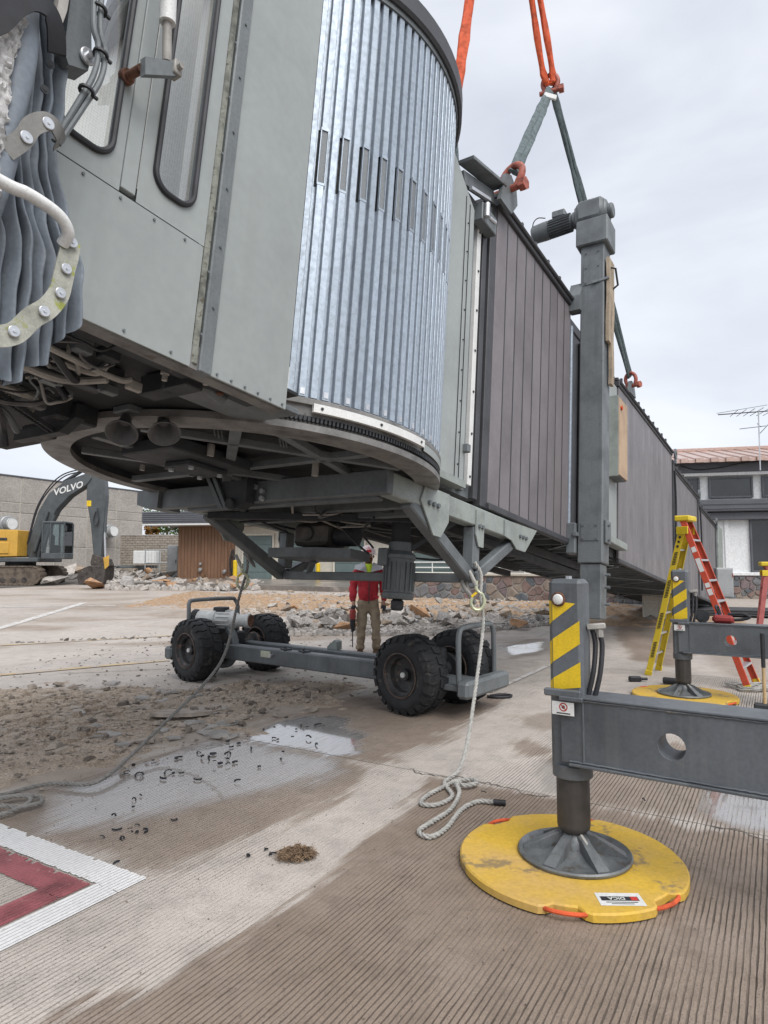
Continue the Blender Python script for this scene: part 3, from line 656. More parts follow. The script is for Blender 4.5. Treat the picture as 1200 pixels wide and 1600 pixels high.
part(MB().box((4.36, -1.575, -.02), (4.56, -1.545, .26), .006), 'side_plate', M_STEEL)
gb = MB(); gb.box((4.27, -1.53, 4.275), (4.63, -1.16, 4.60), .05); gb.box((4.31, -1.56, 4.30), (4.59, -1.13, 4.56), .03); gb.cyl((4.45, -1.50, 4.43), (4.45, -1.62, 4.43), .10, 16, b=.015)
gbo = part(gb, 'gearbox', M_STEEL)
mt = MB(); o = V(4.45, -1.13, 4.43); dm = V(0.0, 1, -.07).normalized()
mt.lathe([(0, -.02), (.115, -.02), (.115, .03), (.09, .05), (.105, .06), (.105, .38), (.128, .385), (.128, .45), (.12, .60), (.10, .62), (0, .62)], 24, o, dm)
mo = part(mt, 'hoist_motor', M_STEEL)
fins = MB()
for k in range(22):
    a = 2 * pi * k / 22; d = V(cos(a), -sin(a) * .0, sin(a)); c0 = o + dm * .07 + d * .112; fins.bar(c0, c0 + dm * .30, .006, .03, d)
build_each(fins, 'cooling_fin', M_STEEL, mo, 1)
part(MB().box((4.38, -.98, 4.53), (4.54, -.80, 4.63), .012), 'terminal_box', M_STEEL, mo)
part(MB().tube(cr([(4.36, -.72, 4.54), (4.34, -.62, 4.56), (4.33, -.56, 4.50), (4.38, -.53, 4.42)]), .007, 6), 'motor_cable', M_BLACK, mo)
part(MB().box((4.315, -1.135, .06), (4.37, -1.06, 2.85), .012), 'corner_strip', M_GALV)
part(MB().box((4.25, -1.23, -.16), (4.42, -1.11, .22), .012).box((4.22, -1.26, .05), (4.45, -1.2, .1), .006), 'column_bracket', M_STEEL)
part(MB().prism([(4.22, 3.0), (4.40, 3.02), (4.44, 3.3), (4.34, 3.42), (4.22, 3.2)], f, -1.26, -1.10), 'column_head_bracket', M_STEEL)
# strapped boards and cabinet beside the column
cb = part(MB().box((6.28, -1.22, 1.28), (6.80, -1.06, 2.52), .01), 'control_cabinet', M_STEEL)
part(MB().box((6.262, -1.235, 1.265), (6.277, -1.05, 2.535), .003), 'cabinet_side', M_STEELB, cb)
part(MB().box((6.29, -1.245, 1.29), (6.79, -1.223, 2.51), .004), 'plywood_face', mat('plywood', (0.47, 0.335, 0.225), 0.7, var=0.15, scale=2, streak=0.3, streak_col=(0.37, 0.25, 0.16)), cb)
part(MB().cyl((6.38, -1.246, 2.36), (6.38, -1.27, 2.36), .035, 12), 'cabinet_knob', M_ORANGE, cb)
part(MB().tube([(4.40, -1.545, 3.60), (4.40, -1.66, 3.55), (4.52, -1.66, 3.38), (4.52, -1.545, 3.30)], .014, 8), 'cable_hook', M_DARK)
part(MB().bar((4.28, -1.40, 3.36), (4.32, -1.60, 3.40), .03, .03), 'strap_bar', M_STEEL)
# ---- drum of galvanised slats
RD, ZD0, ZD1 = 1.45, .13, 3.10
ds = .0500
prof = [(-.50, -.020), (-.34, -.020), (-.31, .009), (-.27, .014), (.27, .014), (.31, .009), (.34, -.020), (.50, -.020)]
def slat_mesh(z0, z1, name):
    mb = MB(); P = []
    zs = [z0, z1]
    for z in zs:
        for (u, r) in prof:
            a = u * ds; P.append(((RD + r) * cos(a) - RD, (RD + r) * sin(a), z))
    K = len(prof); mb.add(P, [(k, k + 1, K + k + 1, K + k) for k in range(K - 1)])
    mb.add([(q[0] - .012, q[1], q[2]) for q in P], [(k, K + k, K + k + 1, k + 1) for k in range(K - 1)])
    return mb.mesh(name)
sl_full = slat_mesh(ZD0, ZD1, 'slat'); sl_low = slat_mesh(ZD0, 1.50, 'slat'); sl_up = slat_mesh(1.90, ZD1, 'slat')
ins = MB(); c1 = (RD + .002)
ins.box((-.006, -.022, 1.50), (.008, .022, 1.90)); ins_me = ins.mesh('slot_insert')
fr = MB(); fr.box((-.002, -.025, 1.50), (.016, .025, 1.516)).box((-.002, -.025, 1.88), (.016, .025, 1.90)).box((-.002, -.0255, 1.516), (.0145, -.0205, 1.88)).box((-.002, .0205, 1.516), (.0145, .0255, 1.88)); fr_me = fr.mesh('slot_frame')
cl_me = MB().box((-.004, -.014, ZD0 + .012), (.018, .014, ZD0 + .05)).mesh('slat_clip')
a_deg = -136.0; k = 0
while a_deg < -15:
    a = radians(a_deg); p = (RD * cos(a), RD * sin(a), 0)
    if k % 2 == 0 and a_deg < -55:
        pm = link('slat', sl_low, M_GALV, BR); pm.location = p; pm.rotation_euler = (0, 0, a)
        pu = link('slat', sl_up, M_GALV, BR); pu.location = p; pu.rotation_euler = (0, 0, a)
        q = link('slot_insert', ins_me, M_RUST if abs(a_deg + 97) < 1.6 else M_SLOT, BR); q.location = p; q.rotation_euler = (0, 0, a)
        q = link('slot_frame', fr_me, M_GALV, BR); q.location = p; q.rotation_euler = (0, 0, a)
        q = link('slat_clip', cl_me, M_SILVER, BR); q.location = p; q.rotation_euler = (0, 0, a)
    else:
        pm = link('slat', sl_full, M_GALV, BR); pm.location = p; pm.rotation_euler = (0, 0, a)
    a_deg += math.degrees(ds); k += 1
part(MB().lathe([(RD - .03, .1), (RD - .03, 3.1)], 72, a0=radians(-150), a1=radians(0)), 'drum_lining', M_DARK)
part(MB().lathe([(1.2, 3.10), (1.49, 3.06), (1.51, 3.08), (1.51, 3.22), (1.48, 3.24), (.02, 3.30)], 96), 'drum_roof', M_TRIM)
part(MB().lathe([(1.452, 3.02), (1.475, 3.02), (1.475, 3.098), (1.44, 3.098)], 96), 'top_band', M_STEEL)
part(MB().lathe([(1.40, .125), (1.465, .125), (1.475, .115), (1.475, .085), (1.452, .08), (1.448, .02), (1.40, .02)], 96), 'drum_sill_band', M_RING)
# ring gear, turntable flange
gt = MB(); gt.lathe([(1.40, .018), (1.455, .018), (1.455, -.004), (1.40, -.004)], 96)
for i in range(230):
    a = radians(-150) + i * radians(1.02)
    M = Matrix.Rotation(a, 4, 'Z'); gt.box((1.45, -.007, -.016), (1.472, .007, .014), 0, M)
tag(part(gt, 'ring_gear', M_DARK), kind='stuff')
part(MB().lathe([(1.29, -.045), (1.29, -.085), (1.44, -.085), (1.475, -.075), (1.475, -.035), (1.44, -.028), (1.44, -.004), (1.40, -.004), (1.40, -.045), (1.29, -.045)], 112), 'turntable_ring', M_RING)
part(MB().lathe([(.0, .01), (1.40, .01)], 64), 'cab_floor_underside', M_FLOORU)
part(MB().lathe([(1.295, -.045), (1.295, .008)], 96), 'ring_web', M_DARK)
# white light batten under the slats
mb = MB(); pr = [(1.478, .035), (1.505, .035), (1.505, .085), (1.478, .085), (1.478, .035)]
mb.lathe(pr, 16, a0=radians(-122), a1=radians(-86), sm=False); part(mb, 'light_batten', M_WHITE)
mb = MB()
for a in (-120, -104, -88): hexbolt(mb, (1.505 * cos(radians(a)), 1.505 * sin(radians(a)), .06), (cos(radians(a)), sin(radians(a)), 0), .009, .006, 8)
build_each(mb, 'batten_screw', M_DARK, BR, 1)
part(MB().lathe([(1.456, .03), (1.474, .03), (1.474, .082), (1.456, .082)], 10, a0=radians(-84), a1=radians(-62), sm=False), 'batten_cover', M_CAB)
# framing seen from below inside the ring
for p0, p1, w in (((-1.05, -.93), (.55, .9), .07), ((-.80, -1.02), (.35, -.75), .06), ((-1.2, -.25), (.2, -1.25), .05), ((-1.22, .2), (1.2, .2), .07), ((-.2, -1.25), (-.2, 1.2), .06), ((-1.0, .7), (.3, -.2), .05)):
    part(MB().bar((*p0, -.055), (*p1, -.055), w, .05, b=.004), 'floor_angle', M_STEEL)
part(MB().box((-.95, -.25, -.12), (-.25, .30, -.03), .01), 'pivot_plate', M_DARK)
part(MB().box((-.7, -.12, -.16), (-.35, .15, -.12), .008), 'pivot_cover', M_DARK)
mb = MB()
for x, y in ((-.66, -.09), (-.40, -.09), (-.66, .12), (-.40, .12)): hexbolt(mb, (x, y, -.16), (0, 0, -1), .02, .02)
build_each(mb, 'pivot_bolt', M_SILVER, BR, 1)
# spring clips on the floor angles
mb = MB()
for x, y in ((-.95, -.62), (-.62, -.86)):
    for i in range(3): mb.tube([(x + i * .03, y, -.03), (x + i * .03 + .008, y - .01, -.085), (x + i * .03 + .016, y + .02, -.03)], .004, 5)
build_each(mb, 'spring_clip', M_SILVER, BR, 3)
# ---- carrying truss under the tunnel end
for s in (-1, 1):
    y0, y1 = s * 1.04, s * 1.16
    ya, yb = min(y0, y1), max(y0, y1)
    part(MB().box((.26, ya, -.24), (2.72, yb, -.066), .01), 'side_beam', M_STEELB)
    yo = -1.176 if s < 0 else 1.162
    part(MB().prism([(.70, -.07), (1.10, -.07), (1.10, -.30), (.98, -.44), (.86, -.44), (.64, -.20)], f, yo, yo + .014), 'gusset_plate', M_STEELB)
    part(MB().prism([(1.62, -.10), (1.78, -.10), (1.78, -.42), (1.68, -.42), (1.62, -.32)], f, yo, yo + .014), 'gusset_plate', M_STEELB)
    part(MB().prism([(2.25, -.08), (3.10, -.06), (2.78, -.33), (2.55, -.33), (2.42, -.26), (2.25, -.24)], f, yo, yo + .014), 'gusset_plate', M_STEELB)
    bt = MB()
    for x, z in ((.76, -.20), (.83, -.20), (.90, -.20), (1.67, -.24), (1.73, -.24), (2.62, -.19), (2.70, -.19), (2.78, -.19)): hexbolt(bt, (x, yo if s < 0 else yo + .014, z), (0, s, 0), .02, .022)
    build_each(bt, 'gusset_bolt', M_STEEL, BR, 1)
    yc = s * 1.10
    part(MB().bar((.56, yc, -.22), (1.66, yc, -.70), .11, .115, (0, 0, 1), .012), 'truss_leg', M_STEEL)
    part(MB().bar((2.66, yc, -.22), (1.72, yc, -.69), .10, .10, (0, 0, 1), .012), 'truss_leg', M_STEEL)
    part(MB().box((1.62, yc - .055, -.62), (1.75, yc + .055, -.245), .01), 'truss_post', M_STEEL)
part(MB().box((1.60, -1.04, -.745), (1.68, 1.04, -.665), .006), 'tie_bar', M_STEEL)
part(MB().box((.18, -1.17, -.24), (.258, 1.30, -.062), .008), 'cross_beam', M_STEEL)
part(MB().prism([(1.302, -.065), (1.62, -.065), (1.60, -.20), (1.44, -.24), (1.302, -.24)], lambda u, v, t: (t, u, v), .14, .40), 'cross_beam_end', M_STEEL)
part(MB().box((.262, -1.03, -.262), (.34, 1.03, -.235), .004), 'beam_lip', M_STEEL)
part(MB().box((.80, -1.035, -.22), (.88, 1.035, -.12), .006), 'cross_beam', M_STEEL)
part(MB().box((1.05, -1.035, -.24), (1.13, 1.035, -.14), .006), 'cross_beam', M_STEEL)
for yy in (-.62, .50): part(MB().bar((.9, yy, -.16), (6.6, yy + .12, -.19), .10, .09, b=.006), 'floor_channel', M_DARK)
part(MB().bar((.4, .9, -.28), (1.5, -1.0, -.20), .07, .06), 'diagonal_brace', M_DARK)
part(MB().bar((.5, 1.0, -.20), (2.6, .0, -.14), .07, .06), 'diagonal_brace', M_DARK)
# hinge bracket, gearbox, tray and vertical motor slung below
part(MB().prism([(.52, -.04), (.10, -.04), (.10, -.26), (.18, -.31), (.30, -.31), (.36, -.24)], lambda u, v, t: (t, u, v), .06, .16), 'hinge_bracket', M_DARK)
part(MB().prism([(.56, -.04), (.52, -.04), (.32, -.31), (.37, -.31)], lambda u, v, t: (t, u, v), .03, .055).prism([(.49, -.04), (.45, -.04), (.27, -.31), (.31, -.31)], lambda u, v, t: (t, u, v), .03, .055), 'hinge_links', M_STEEL)
part(MB().cyl((.02, .25, -.27), (.2, .25, -.27), .045, 16, b=.006), 'hinge_pin', M_DARK)
mb = MB()
for y, z in ((.02, -.16), (.02, -.22), (.10, -.12)): hexbolt(mb, (.172, y, z), (-1, 0, 0), .022, .03)
build_each(mb, 'beam_bolt', M_SILVER, BR, 1)
M_GREASE = mat('greasy_casting', (0.115, 0.105, 0.092), 0.6, var=0.3, scale=7, streak=0.4, streak_col=(0.05, 0.045, 0.04), bump=0.1)
part(MB().box((1.30, .26, -.435), (1.66, .68, -.215), .035), 'drive_housing', M_GREASE)
part(MB().cyl((1.295, .48, -.325), (1.27, .48, -.325), .07, 20, b=.008), 'housing_cover', M_GREASE)
part(MB().cyl((1.48, .25, -.33), (1.48, .02, -.33), .10, 20, b=.01), 'drive_coupling', M_DARK)
part(MB().box((1.40, .32, -.47), (1.62, .62, -.437), .008), 'housing_foot', M_DARK)
part(MB().prism([(1.16, .86), (1.62, .80), (1.62, -.05), (1.30, -.05), (1.16, .30)], lambda u, v, t: (u, v, t), -.565, -.475), 'drip_tray', M_STEEL)
part(MB().bar((1.5, .55, -.56), (1.66, .75, -.70), .05, .05), 'tray_strut', M_STEEL)
part(MB().cyl((1.55, -.44, -.20), (1.55, -.44, -.55), .09, 20), 'motor_neck', M_DARK)
vm = part(MB().lathe([(0, 0), (.14, 0), (.15, .02), (.15, .05), (.135, .06), (.135, .36), (.15, .37), (.15, .40), (.11, .44), (.11, .52), (0, .52)], 28, (1.55, -.44, -.915)), 'vertical_motor', M_STEEL)
part(MB().cyl((1.55, -.44, -.915), (1.55, -.44, -1.02), .06, 18, b=.02), 'motor_shaft', M_DARK, vm)
mb = MB()
for k in range(18):
    a = 2 * pi * k / 18; d = V(cos(a), sin(a), 0); c0 = V(1.55, -.44, -.84) + d * .14; mb.bar(c0, c0 + V(0, 0, .26), .008, .02, d)
build_each(mb, 'cooling_fin', M_STEEL, vm, 1)
part(MB().box((1.38, -.40, -.62), (1.46, -.30, -.46), .01), 'terminal_box', M_STEEL, vm)
for pts in ([(1.2, .05, -.25), (1.3, -.1, -.42), (1.36, -.22, -.52)], [(1.7, -.5, -.52), (1.9, -.75, -.5), (2.0, -.95, -.3)], [(.9, .8, -.24), (1.1, .6, -.33), (1.25, .75, -.28), (1.4, .9, -.2)], [(1.0, -.5, -.25), (1.2, -.25, -.34), (1.45, -.2, -.45)]):
    part(MB().tube(cr(pts), .011, 6), 'cable', M_BLACK)
part(MB().bar((1.9, -.85, -.14), (1.55, -.5, -.48), .05, .04), 'motor_brace', M_DARK)
# ---- cab
YW = -1.5
part(MB().box((-1.752, YW, -.135), (-1.263, YW + .03, 3.1), .004), 'cab_side_panel', M_CAB)
part(MB().box((-1.825, YW - .012, -.14), (-1.756, YW + .05, 3.1), .006), 'corner_post', M_CABD)
part(MB().box((-1.862, YW - .006, -.12), (-1.829, YW + .03, 3.1), .01), 'sealant_joint', M_SEAL)
mb = MB()
for i in range(12): hexbolt(mb, (-1.79 if i % 2 else -1.84, YW - .012, .02 + i * .145), (0, -1, 0), .006, .007, 8)
for i in range(6): hexbolt(mb, (-1.72 + i * .085, YW, -.115), (0, -1, 0), .006, .007, 8)
build_each(mb, 'post_rivet', M_STEEL, BR, 1)
mb = MB()                       # brush seal between the side panel and the slats
for i in range(900):
    z = .14 + i * 2.9 / 900; L = RND.uniform(.012, .032); a = RND.uniform(-.4, .4) * L
    mb.add([(-1.262, YW + .02, z), (-1.262, YW + .02, z + .004), (-1.262 + L, YW + .03, z + a)], [(0, 1, 2)])
mb.box((-1.2628, YW + .012, .1), (-1.250, YW + .03, 3.05))
tag(part(mb, 'brush_seal', M_BLACK, fix=False), kind='stuff')
# window wall with rounded-end windows
WZ0, WZ1 = .42, 3.05
def win_outline(x0, x1, z0, z1, r, n=8):
    P = []
    for cx, cz, a0 in ((x1 - r, z0 + r, -pi / 2), (x1 - r, z1 - r, 0), (x0 + r, z1 - r, pi / 2), (x0 + r, z0 + r, pi)):
        for i in range(n + 1):
            a = a0 + pi / 2 * i / n; P.append((cx + r * cos(a), cz + r * sin(a)))
    return P
def window_cell(cx0, cx1, w):
    x0, x1, z0, z1 = w; o = win_outline(x0, x1, z0, z1, min(.075, (x1 - x0) * .48))
    n = len(o); outer = []
    q = n // 4
    for i, (x, z) in enumerate(o):       # matching point on the rectangle
        s, t = i // q, (i % q) / (q - 1)
        C = [(cx1, WZ0), (cx1, WZ1), (cx0, WZ1), (cx0, WZ0)][s]
        if s == 0: p = (x, WZ0) if t < .5 else (cx1, z)
        elif s == 1: p = (cx1, z) if t < .5 else (x, WZ1)
        elif s == 2: p = (x, WZ1) if t < .5 else (cx0, z)
        else: p = (cx0, z) if t < .5 else (x, WZ0)
        if i % q == q // 2: p = C
        outer.append(p)
    P = [(x, YW, z) for x, z in o] + [(x, YW, z) for x, z in outer] + [(x, YW + .028, z) for x, z in o]
    mb = MB(); mb.add(P, [(i, (i + 1) % n, n + (i + 1) % n, n + i) for i in range(n)] + [(i, 2 * n + i, 2 * n + (i + 1) % n, (i + 1) % n) for i in range(n)])
    wp = part(mb, 'window_panel', M_CAB)
    part(MB().tube([(x, YW - .006, z) for x, z in o], .013, 8, closed=True), 'window_gasket', M_BLACK, wp)
    pb = MB(); pb.add([(x, YW + .012, z) for x, z in o], [tuple(range(n))]); part(pb, 'window_pane', M_WIREGLASS, wp, fix=False)
def wire_glass():
    m = glass_mat('wired_glass', (0.84, 0.87, 0.87), .03, 2.7); n = m.node_tree.nodes; l = m.node_tree.links
    out = [x for x in n if x.type == 'OUTPUT_MATERIAL'][0]; src = out.inputs[0].links[0].from_socket
    tc = n.new('ShaderNodeTexCoord'); facs = []
    for ax in ('X', 'Z'):
        s = n.new('ShaderNodeSeparateXYZ'); l.new(tc.outputs['Object'], s.inputs[0])
        mu = n.new('ShaderNodeMath'); mu.operation = 'MULTIPLY'; mu.inputs[1].default_value = 85; l.new(s.outputs[ax], mu.inputs[0])
        fr_ = n.new('ShaderNodeMath'); fr_.operation = 'FRACT'; l.new(mu.outputs[0], fr_.inputs[0])
        lt = n.new('ShaderNodeMath'); lt.operation = 'LESS_THAN'; lt.inputs[1].default_value = .13; l.new(fr_.outputs[0], lt.inputs[0]); facs.append(lt.outputs[0])
    mx = n.new('ShaderNodeMath'); mx.operation = 'MAXIMUM'; l.new(facs[0], mx.inputs[0]); l.new(facs[1], mx.inputs[1])
    ml = n.new('ShaderNodeMath'); ml.operation = 'MULTIPLY'; ml.inputs[1].default_value = .22; l.new(mx.outputs[0], ml.inputs[0])
    d = n.new('ShaderNodeBsdfDiffuse'); d.inputs['Color'].default_value = (.45, .46, .46, 1)
    x = n.new('ShaderNodeMixShader'); l.new(ml.outputs[0], x.inputs[0]); l.new(src, x.inputs[1]); l.new(d.outputs[0], x.inputs[2]); l.new(x.outputs[0], out.inputs[0])
    return m
M_WIREGLASS = wire_glass()
window_cell(-2.215, -1.868, (-2.15, -1.955, .535, 2.7))
part(MB().box((-2.285, YW - .002, .44), (-2.221, YW + .028, 3.05), .003), 'mullion', M_CAB)
window_cell(-2.62, -2.290, (-2.56, -2.345, .515, 2.7))
part(MB().box((-2.69, YW - .002, .44), (-2.625, YW + .028, 3.05), .003), 'mullion', M_CAB)
window_cell(-2.98, -2.695, (-2.93, -2.75, .515, 2.7))
part(MB().box((-2.31, YW + .031, .44), (-2.20, YW + .05, 3.05)), 'mullion_backing', M_CABD)
part(MB().box((-2.71, YW + .031, .44), (-2.61, YW + .05, 3.05)), 'mullion_backing', M_CABD)
part(MB().box((-2.98, YW, -.135), (-1.868, YW + .03, .417), .002), 'cab_lower_panel', M_CAB)
mb = MB()
for i in range(7): hexbolt(mb, (-2.9 + i * .155, YW, .395), (0, -1, 0), .006, .006, 8)
for i in range(5): hexbolt(mb, (-2.85 + i * .22, YW, -.11), (0, -1, 0), .006, .006, 8)
build_each(mb, 'panel_rivet', M_CABD, BR, 1)
part(MB().box((-2.98, YW + .033, .30), (-1.87, YW + .06, .50)), 'seam_backing', M_CABD)  # dark backing added behind the panel seam to block bright gaps
mb = MB(); mb.box((-3.0, YW - .004, 3.1), (-1.2, -1.3, 3.2)).box((-3.0, 1.3, 3.1), (-1.2, 1.5, 3.2)).box((-3.0, -1.3, 3.1), (-2.9, 1.3, 3.2)); part(mb, 'open_cab_roof', M_TRIM)  # unseen roof, left open in the middle to brighten the cab interior
M_INT = mat('interior_cream', (0.80, 0.78, 0.72), 0.5, var=0.05)
part(MB().box((-2.98, 1.46, -.13), (-1.2, 1.5, .9)), 'cab_far_wall', M_INT)
part(MB().box((-1.70, 1.40, .9), (-1.2, 1.46, 3.1)), 'cab_far_post', M_INT)
part(MB().box((-2.98, 1.40, .9), (-2.88, 1.46, 3.1)), 'cab_far_post', M_INT)
part(MB().box((-1.24, -1.44, .0), (-1.2, 1.4, 3.1)), 'cab_inner_partition', M_INT)
part(MB().lathe([(.16, 0), (.16, 3.1)], 16, (-1.55, -.55, 0)), 'cab_inner_column', M_INT)
part(MB().box((-2.3, .2, .0), (-1.9, .7, 1.3), .03), 'control_console', M_DARK)
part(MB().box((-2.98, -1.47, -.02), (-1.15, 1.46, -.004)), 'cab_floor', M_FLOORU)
part(MB().box((-2.97, -1.46, .0), (-1.25, 1.45, .012)), 'cab_floor_cover', M_CAB)
# underside of the cab: folded lip, channels, conduits, chain, horns
part(MB().prism([(-1.497, -.135), (-1.40, -.135), (-1.40, -.125), (-1.485, -.125), (-1.485, -.03), (-1.497, -.03)], lambda u, v, t: (t, u, v), -2.98, -1.27), 'wall_return_lip', M_RING)
part(MB().box((-2.98, -1.36, -.10), (-1.30, -1.26, -.025), .006), 'floor_channel', M_DARK)
part(MB().box((-2.98, -.80, -.12), (-1.80, -.72, -.025), .006), 'floor_channel', M_DARK)
part(MB().box((-1.72, -1.3, -.13), (-1.62, -.95, -.03), .006), 'floor_channel', M_DARK)
part(MB().box((-1.60, -1.35, -.06), (-1.0, -.95, -.03), .004), 'floor_plate', M_STEEL)
M_COND = mat('conduit_grey', (0.38, 0.36, 0.33), 0.55, var=0.2, scale=8)
for pts, r, m in (([(-2.75, -1.30, -.15), (-2.3, -1.16, -.15), (-1.95, -1.10, -.15), (-1.86, -1.08, -.12)], .014, M_COND), ([(-2.6, -1.05, -.13), (-2.2, -1.00, -.13), (-2.0, -1.02, -.13), (-1.97, -1.06, -.08)], .016, M_COND),
                  ([(-2.6, -.80, -.14), (-2.3, -.82, -.14), (-2.05, -.84, -.15), (-1.92, -1.0, -.13)], .018, M_COND), ([(-2.3, -1.15, -.13), (-2.12, -1.05, -.2), (-2.06, -.98, -.17), (-2.15, -.9, -.12), (-2.5, -.85, -.1)], .015, M_BLACK),
                  ([(-2.7, -.55, -.14), (-2.2, -.45, -.14), (-1.9, -.35, -.12)], .02, M_COND), ([(-2.4, -.2, -.16), (-2.0, -.15, -.16), (-1.75, .1, -.2)], .018, M_STEEL),
                  ([(-2.6, -.6, -.12), (-2.25, -.5, -.17), (-2.0, -.2, -.2), (-1.85, .05, -.22), (-1.80, .1, -.3)], .02, M_BLACK), ([(-2.0, .35, -.15), (-1.75, .55, -.2), (-1.6, .62, -.2)], .016, M_BLACK)):
    part(MB().tube(cr(pts), r, 8), 'conduit', m)
mb = MB()                       # drag chain
for i in range(34):
    t = i / 33; c = V(-2.45, -.62, -.15).lerp(V(-1.62, -.02, -.17), t)
    for o in (-.022, .022): mb.box((c.x - .009, c.y + o - .006, c.z - .014), (c.x + .009, c.y + o + .006, c.z + .014))
    if i % 2: mb.box((c.x - .004, c.y - .022, c.z - .004), (c.x + .004, c.y + .022, c.z + .004))
tag(part(mb, 'drive_chain', M_DARK), kind='stuff')
part(MB().prism([(-.25, -.04), (-.02, -.04), (-.02, -.13), (.40, -.13), (.40, -.19), (-.10, -.19), (-.25, -.12)], lambda u, v, t: (t, u, v), -1.62, -1.56), 'drive_bracket', M_DARK)
part(MB().box((-1.60, .16, -.17), (-1.48, .36, -.09), .008), 'drive_case', M_DARK)
part(MB().box((-1.70, -.20, -.13), (-1.45, .05, .0), .01), 'chain_guard', M_DARK)
mb = MB()
for x, y, s in ((-2.2, -1.2, .05), (-2.05, -.7, .06), (-1.95, -.3, .07), (-1.85, -.85, .05), (-2.3, -.35, .05), (-1.72, -1.15, .04), (-2.12, .0, .06)): mb.box((x, y, -.13), (x + s * 1.6, y + s, -.03), .006)
build_each(mb, 'junction_box', M_STEEL, BR, 1)
part(MB().tube([(-1.66, -1.23, -.08), (-1.55, -1.26, -.09), (-1.46, -1.26, -.11)], .03, 12), 'limit_roller', M_STEEL)
part(MB().cyl((-1.52, -1.30, -.03), (-1.52, -1.30, -.085), .035, 8).cyl((-1.52, -1.30, -.085), (-1.52, -1.30, -.11), .018, 8), 'sprocket_bolt', M_RUST)
for x, y in ((-1.78, -1.22), (-1.66, -1.36)): part(MB().cyl((x, y, -.02), (x, y, -.12), .013, 8).cyl((x, y, -.075), (x, y, -.09), .022, 6), 'hanger_bolt', M_COND)
part(MB().tube(cr([(-1.42, -1.36, -.10), (-1.36, -1.37, -.11), (-1.30, -1.38, -.10), (-1.24, -1.36, -.07)]), .012, 8), 'grease_line', M_SILVER)
def horn(c, d, s, top):
    c, d = V(c), V(d).normalized()
    o = part(MB().lathe([(.0, -.20), (.022, -.20), (.028, -.15), (.034, -.09), (.052, -.045), (.082, -.005), (.090, .012), (.085, .014), (.074, -.002), (.046, -.04), (.028, -.085), (.0, -.09)], 28, c, d), 'horn_speaker', M_HORN)
    part(MB().tube([c - d * .18, V(top)], .018, 8), 'horn_stem', M_HORN, o)
horn((-1.46, -.46, -.185), (-.40, -.42, -.80), 1, (-1.38, -.38, .02))
horn((-1.33, -.66, -.175), (-.22, -.52, -.80), 1, (-1.36, -.50, .02))
part(MB().box((-1.46, -.50, -.06), (-1.28, -.34, -.02), .006), 'horn_bracket', M_STEEL)
# ---- struts, cables and pins in front of the window wall
st = part(MB().cyl((-2.36, -1.66, 1.9), (-2.262, -1.62, 1.135), .032, 14), 'gas_strut', M_WHITE)
part(MB().cyl((-2.262, -1.62, 1.135), (-2.235, -1.61, .985), .018, 12), 'strut_rod', M_COND, st)
part(MB().prism([(-2.345, .90), (-2.335, .83), (-2.20, .935), (-2.21, .99)], f, -1.64, -1.61), 'strut_arm', M_CABD)
part(MB().box((-2.225, -1.65, .935), (-2.185, -1.60, .995), .004).cyl((-2.205, -1.65, .965), (-2.205, -1.67, .965), .012, 8), 'strut_pin', M_COND)
part(MB().cyl((-2.335, -1.5, .88), (-2.335, -1.53, .875), .03, 14, b=.004).cyl((-2.335, -1.53, .875), (-2.335, -1.61, .87), .018, 10), 'strut_boss', M_RUST)
part(MB().prism([(-2.70, 1.6), (-2.60, 1.6), (-2.60, .86), (-2.572, .68), (-2.575, .615), (-2.64, .585), (-2.66, .62)], f, -1.70, -1.62), 'canopy_arm', M_CABD)
part(MB().cyl((-2.588, -1.702, .655), (-2.588, -1.718, .655), .028, 18, b=.004).cyl((-2.588, -1.718, .655), (-2.588, -1.732, .655), .012, 6), 'arm_pivot_bolt', M_SILVER)
part(MB().prism([(-2.72, 1.6), (-2.685, 1.6), (-2.69, .72), (-2.705, .60), (-2.72, .60)], f, -1.74, -1.71), 'perforated_strap', M_COND)
for o in (0, .024): part(MB().tube(cr([(-2.66 + o, -1.76, 1.6), (-2.622 + o, -1.76, .82), (-2.585 + o, -1.76, .67), (-2.585 + o, -1.76, .565), (-2.613 + o * .8, -1.745, .444), (-2.65 + o * .6, -1.71, .29)]), .010, 8), 'control_cable', M_CABD)
for x, z in ((-2.60, .80), (-2.573, .65), (-2.60, .49)): part(MB().lathe([(.016, -.004), (.026, -.004), (.026, .004), (.016, .004), (.016, -.004)], 12, (x, -1.76, z), (.15, 0, 1)).box((x + .015, -1.765, z - .004), (x + .04, -1.755, z + .004)), 'cable_tie', M_BLACK)
part(MB().box((-2.63, -1.60, .34), (-2.60, -1.50, .62), .004), 'arm_mount', M_CABD)
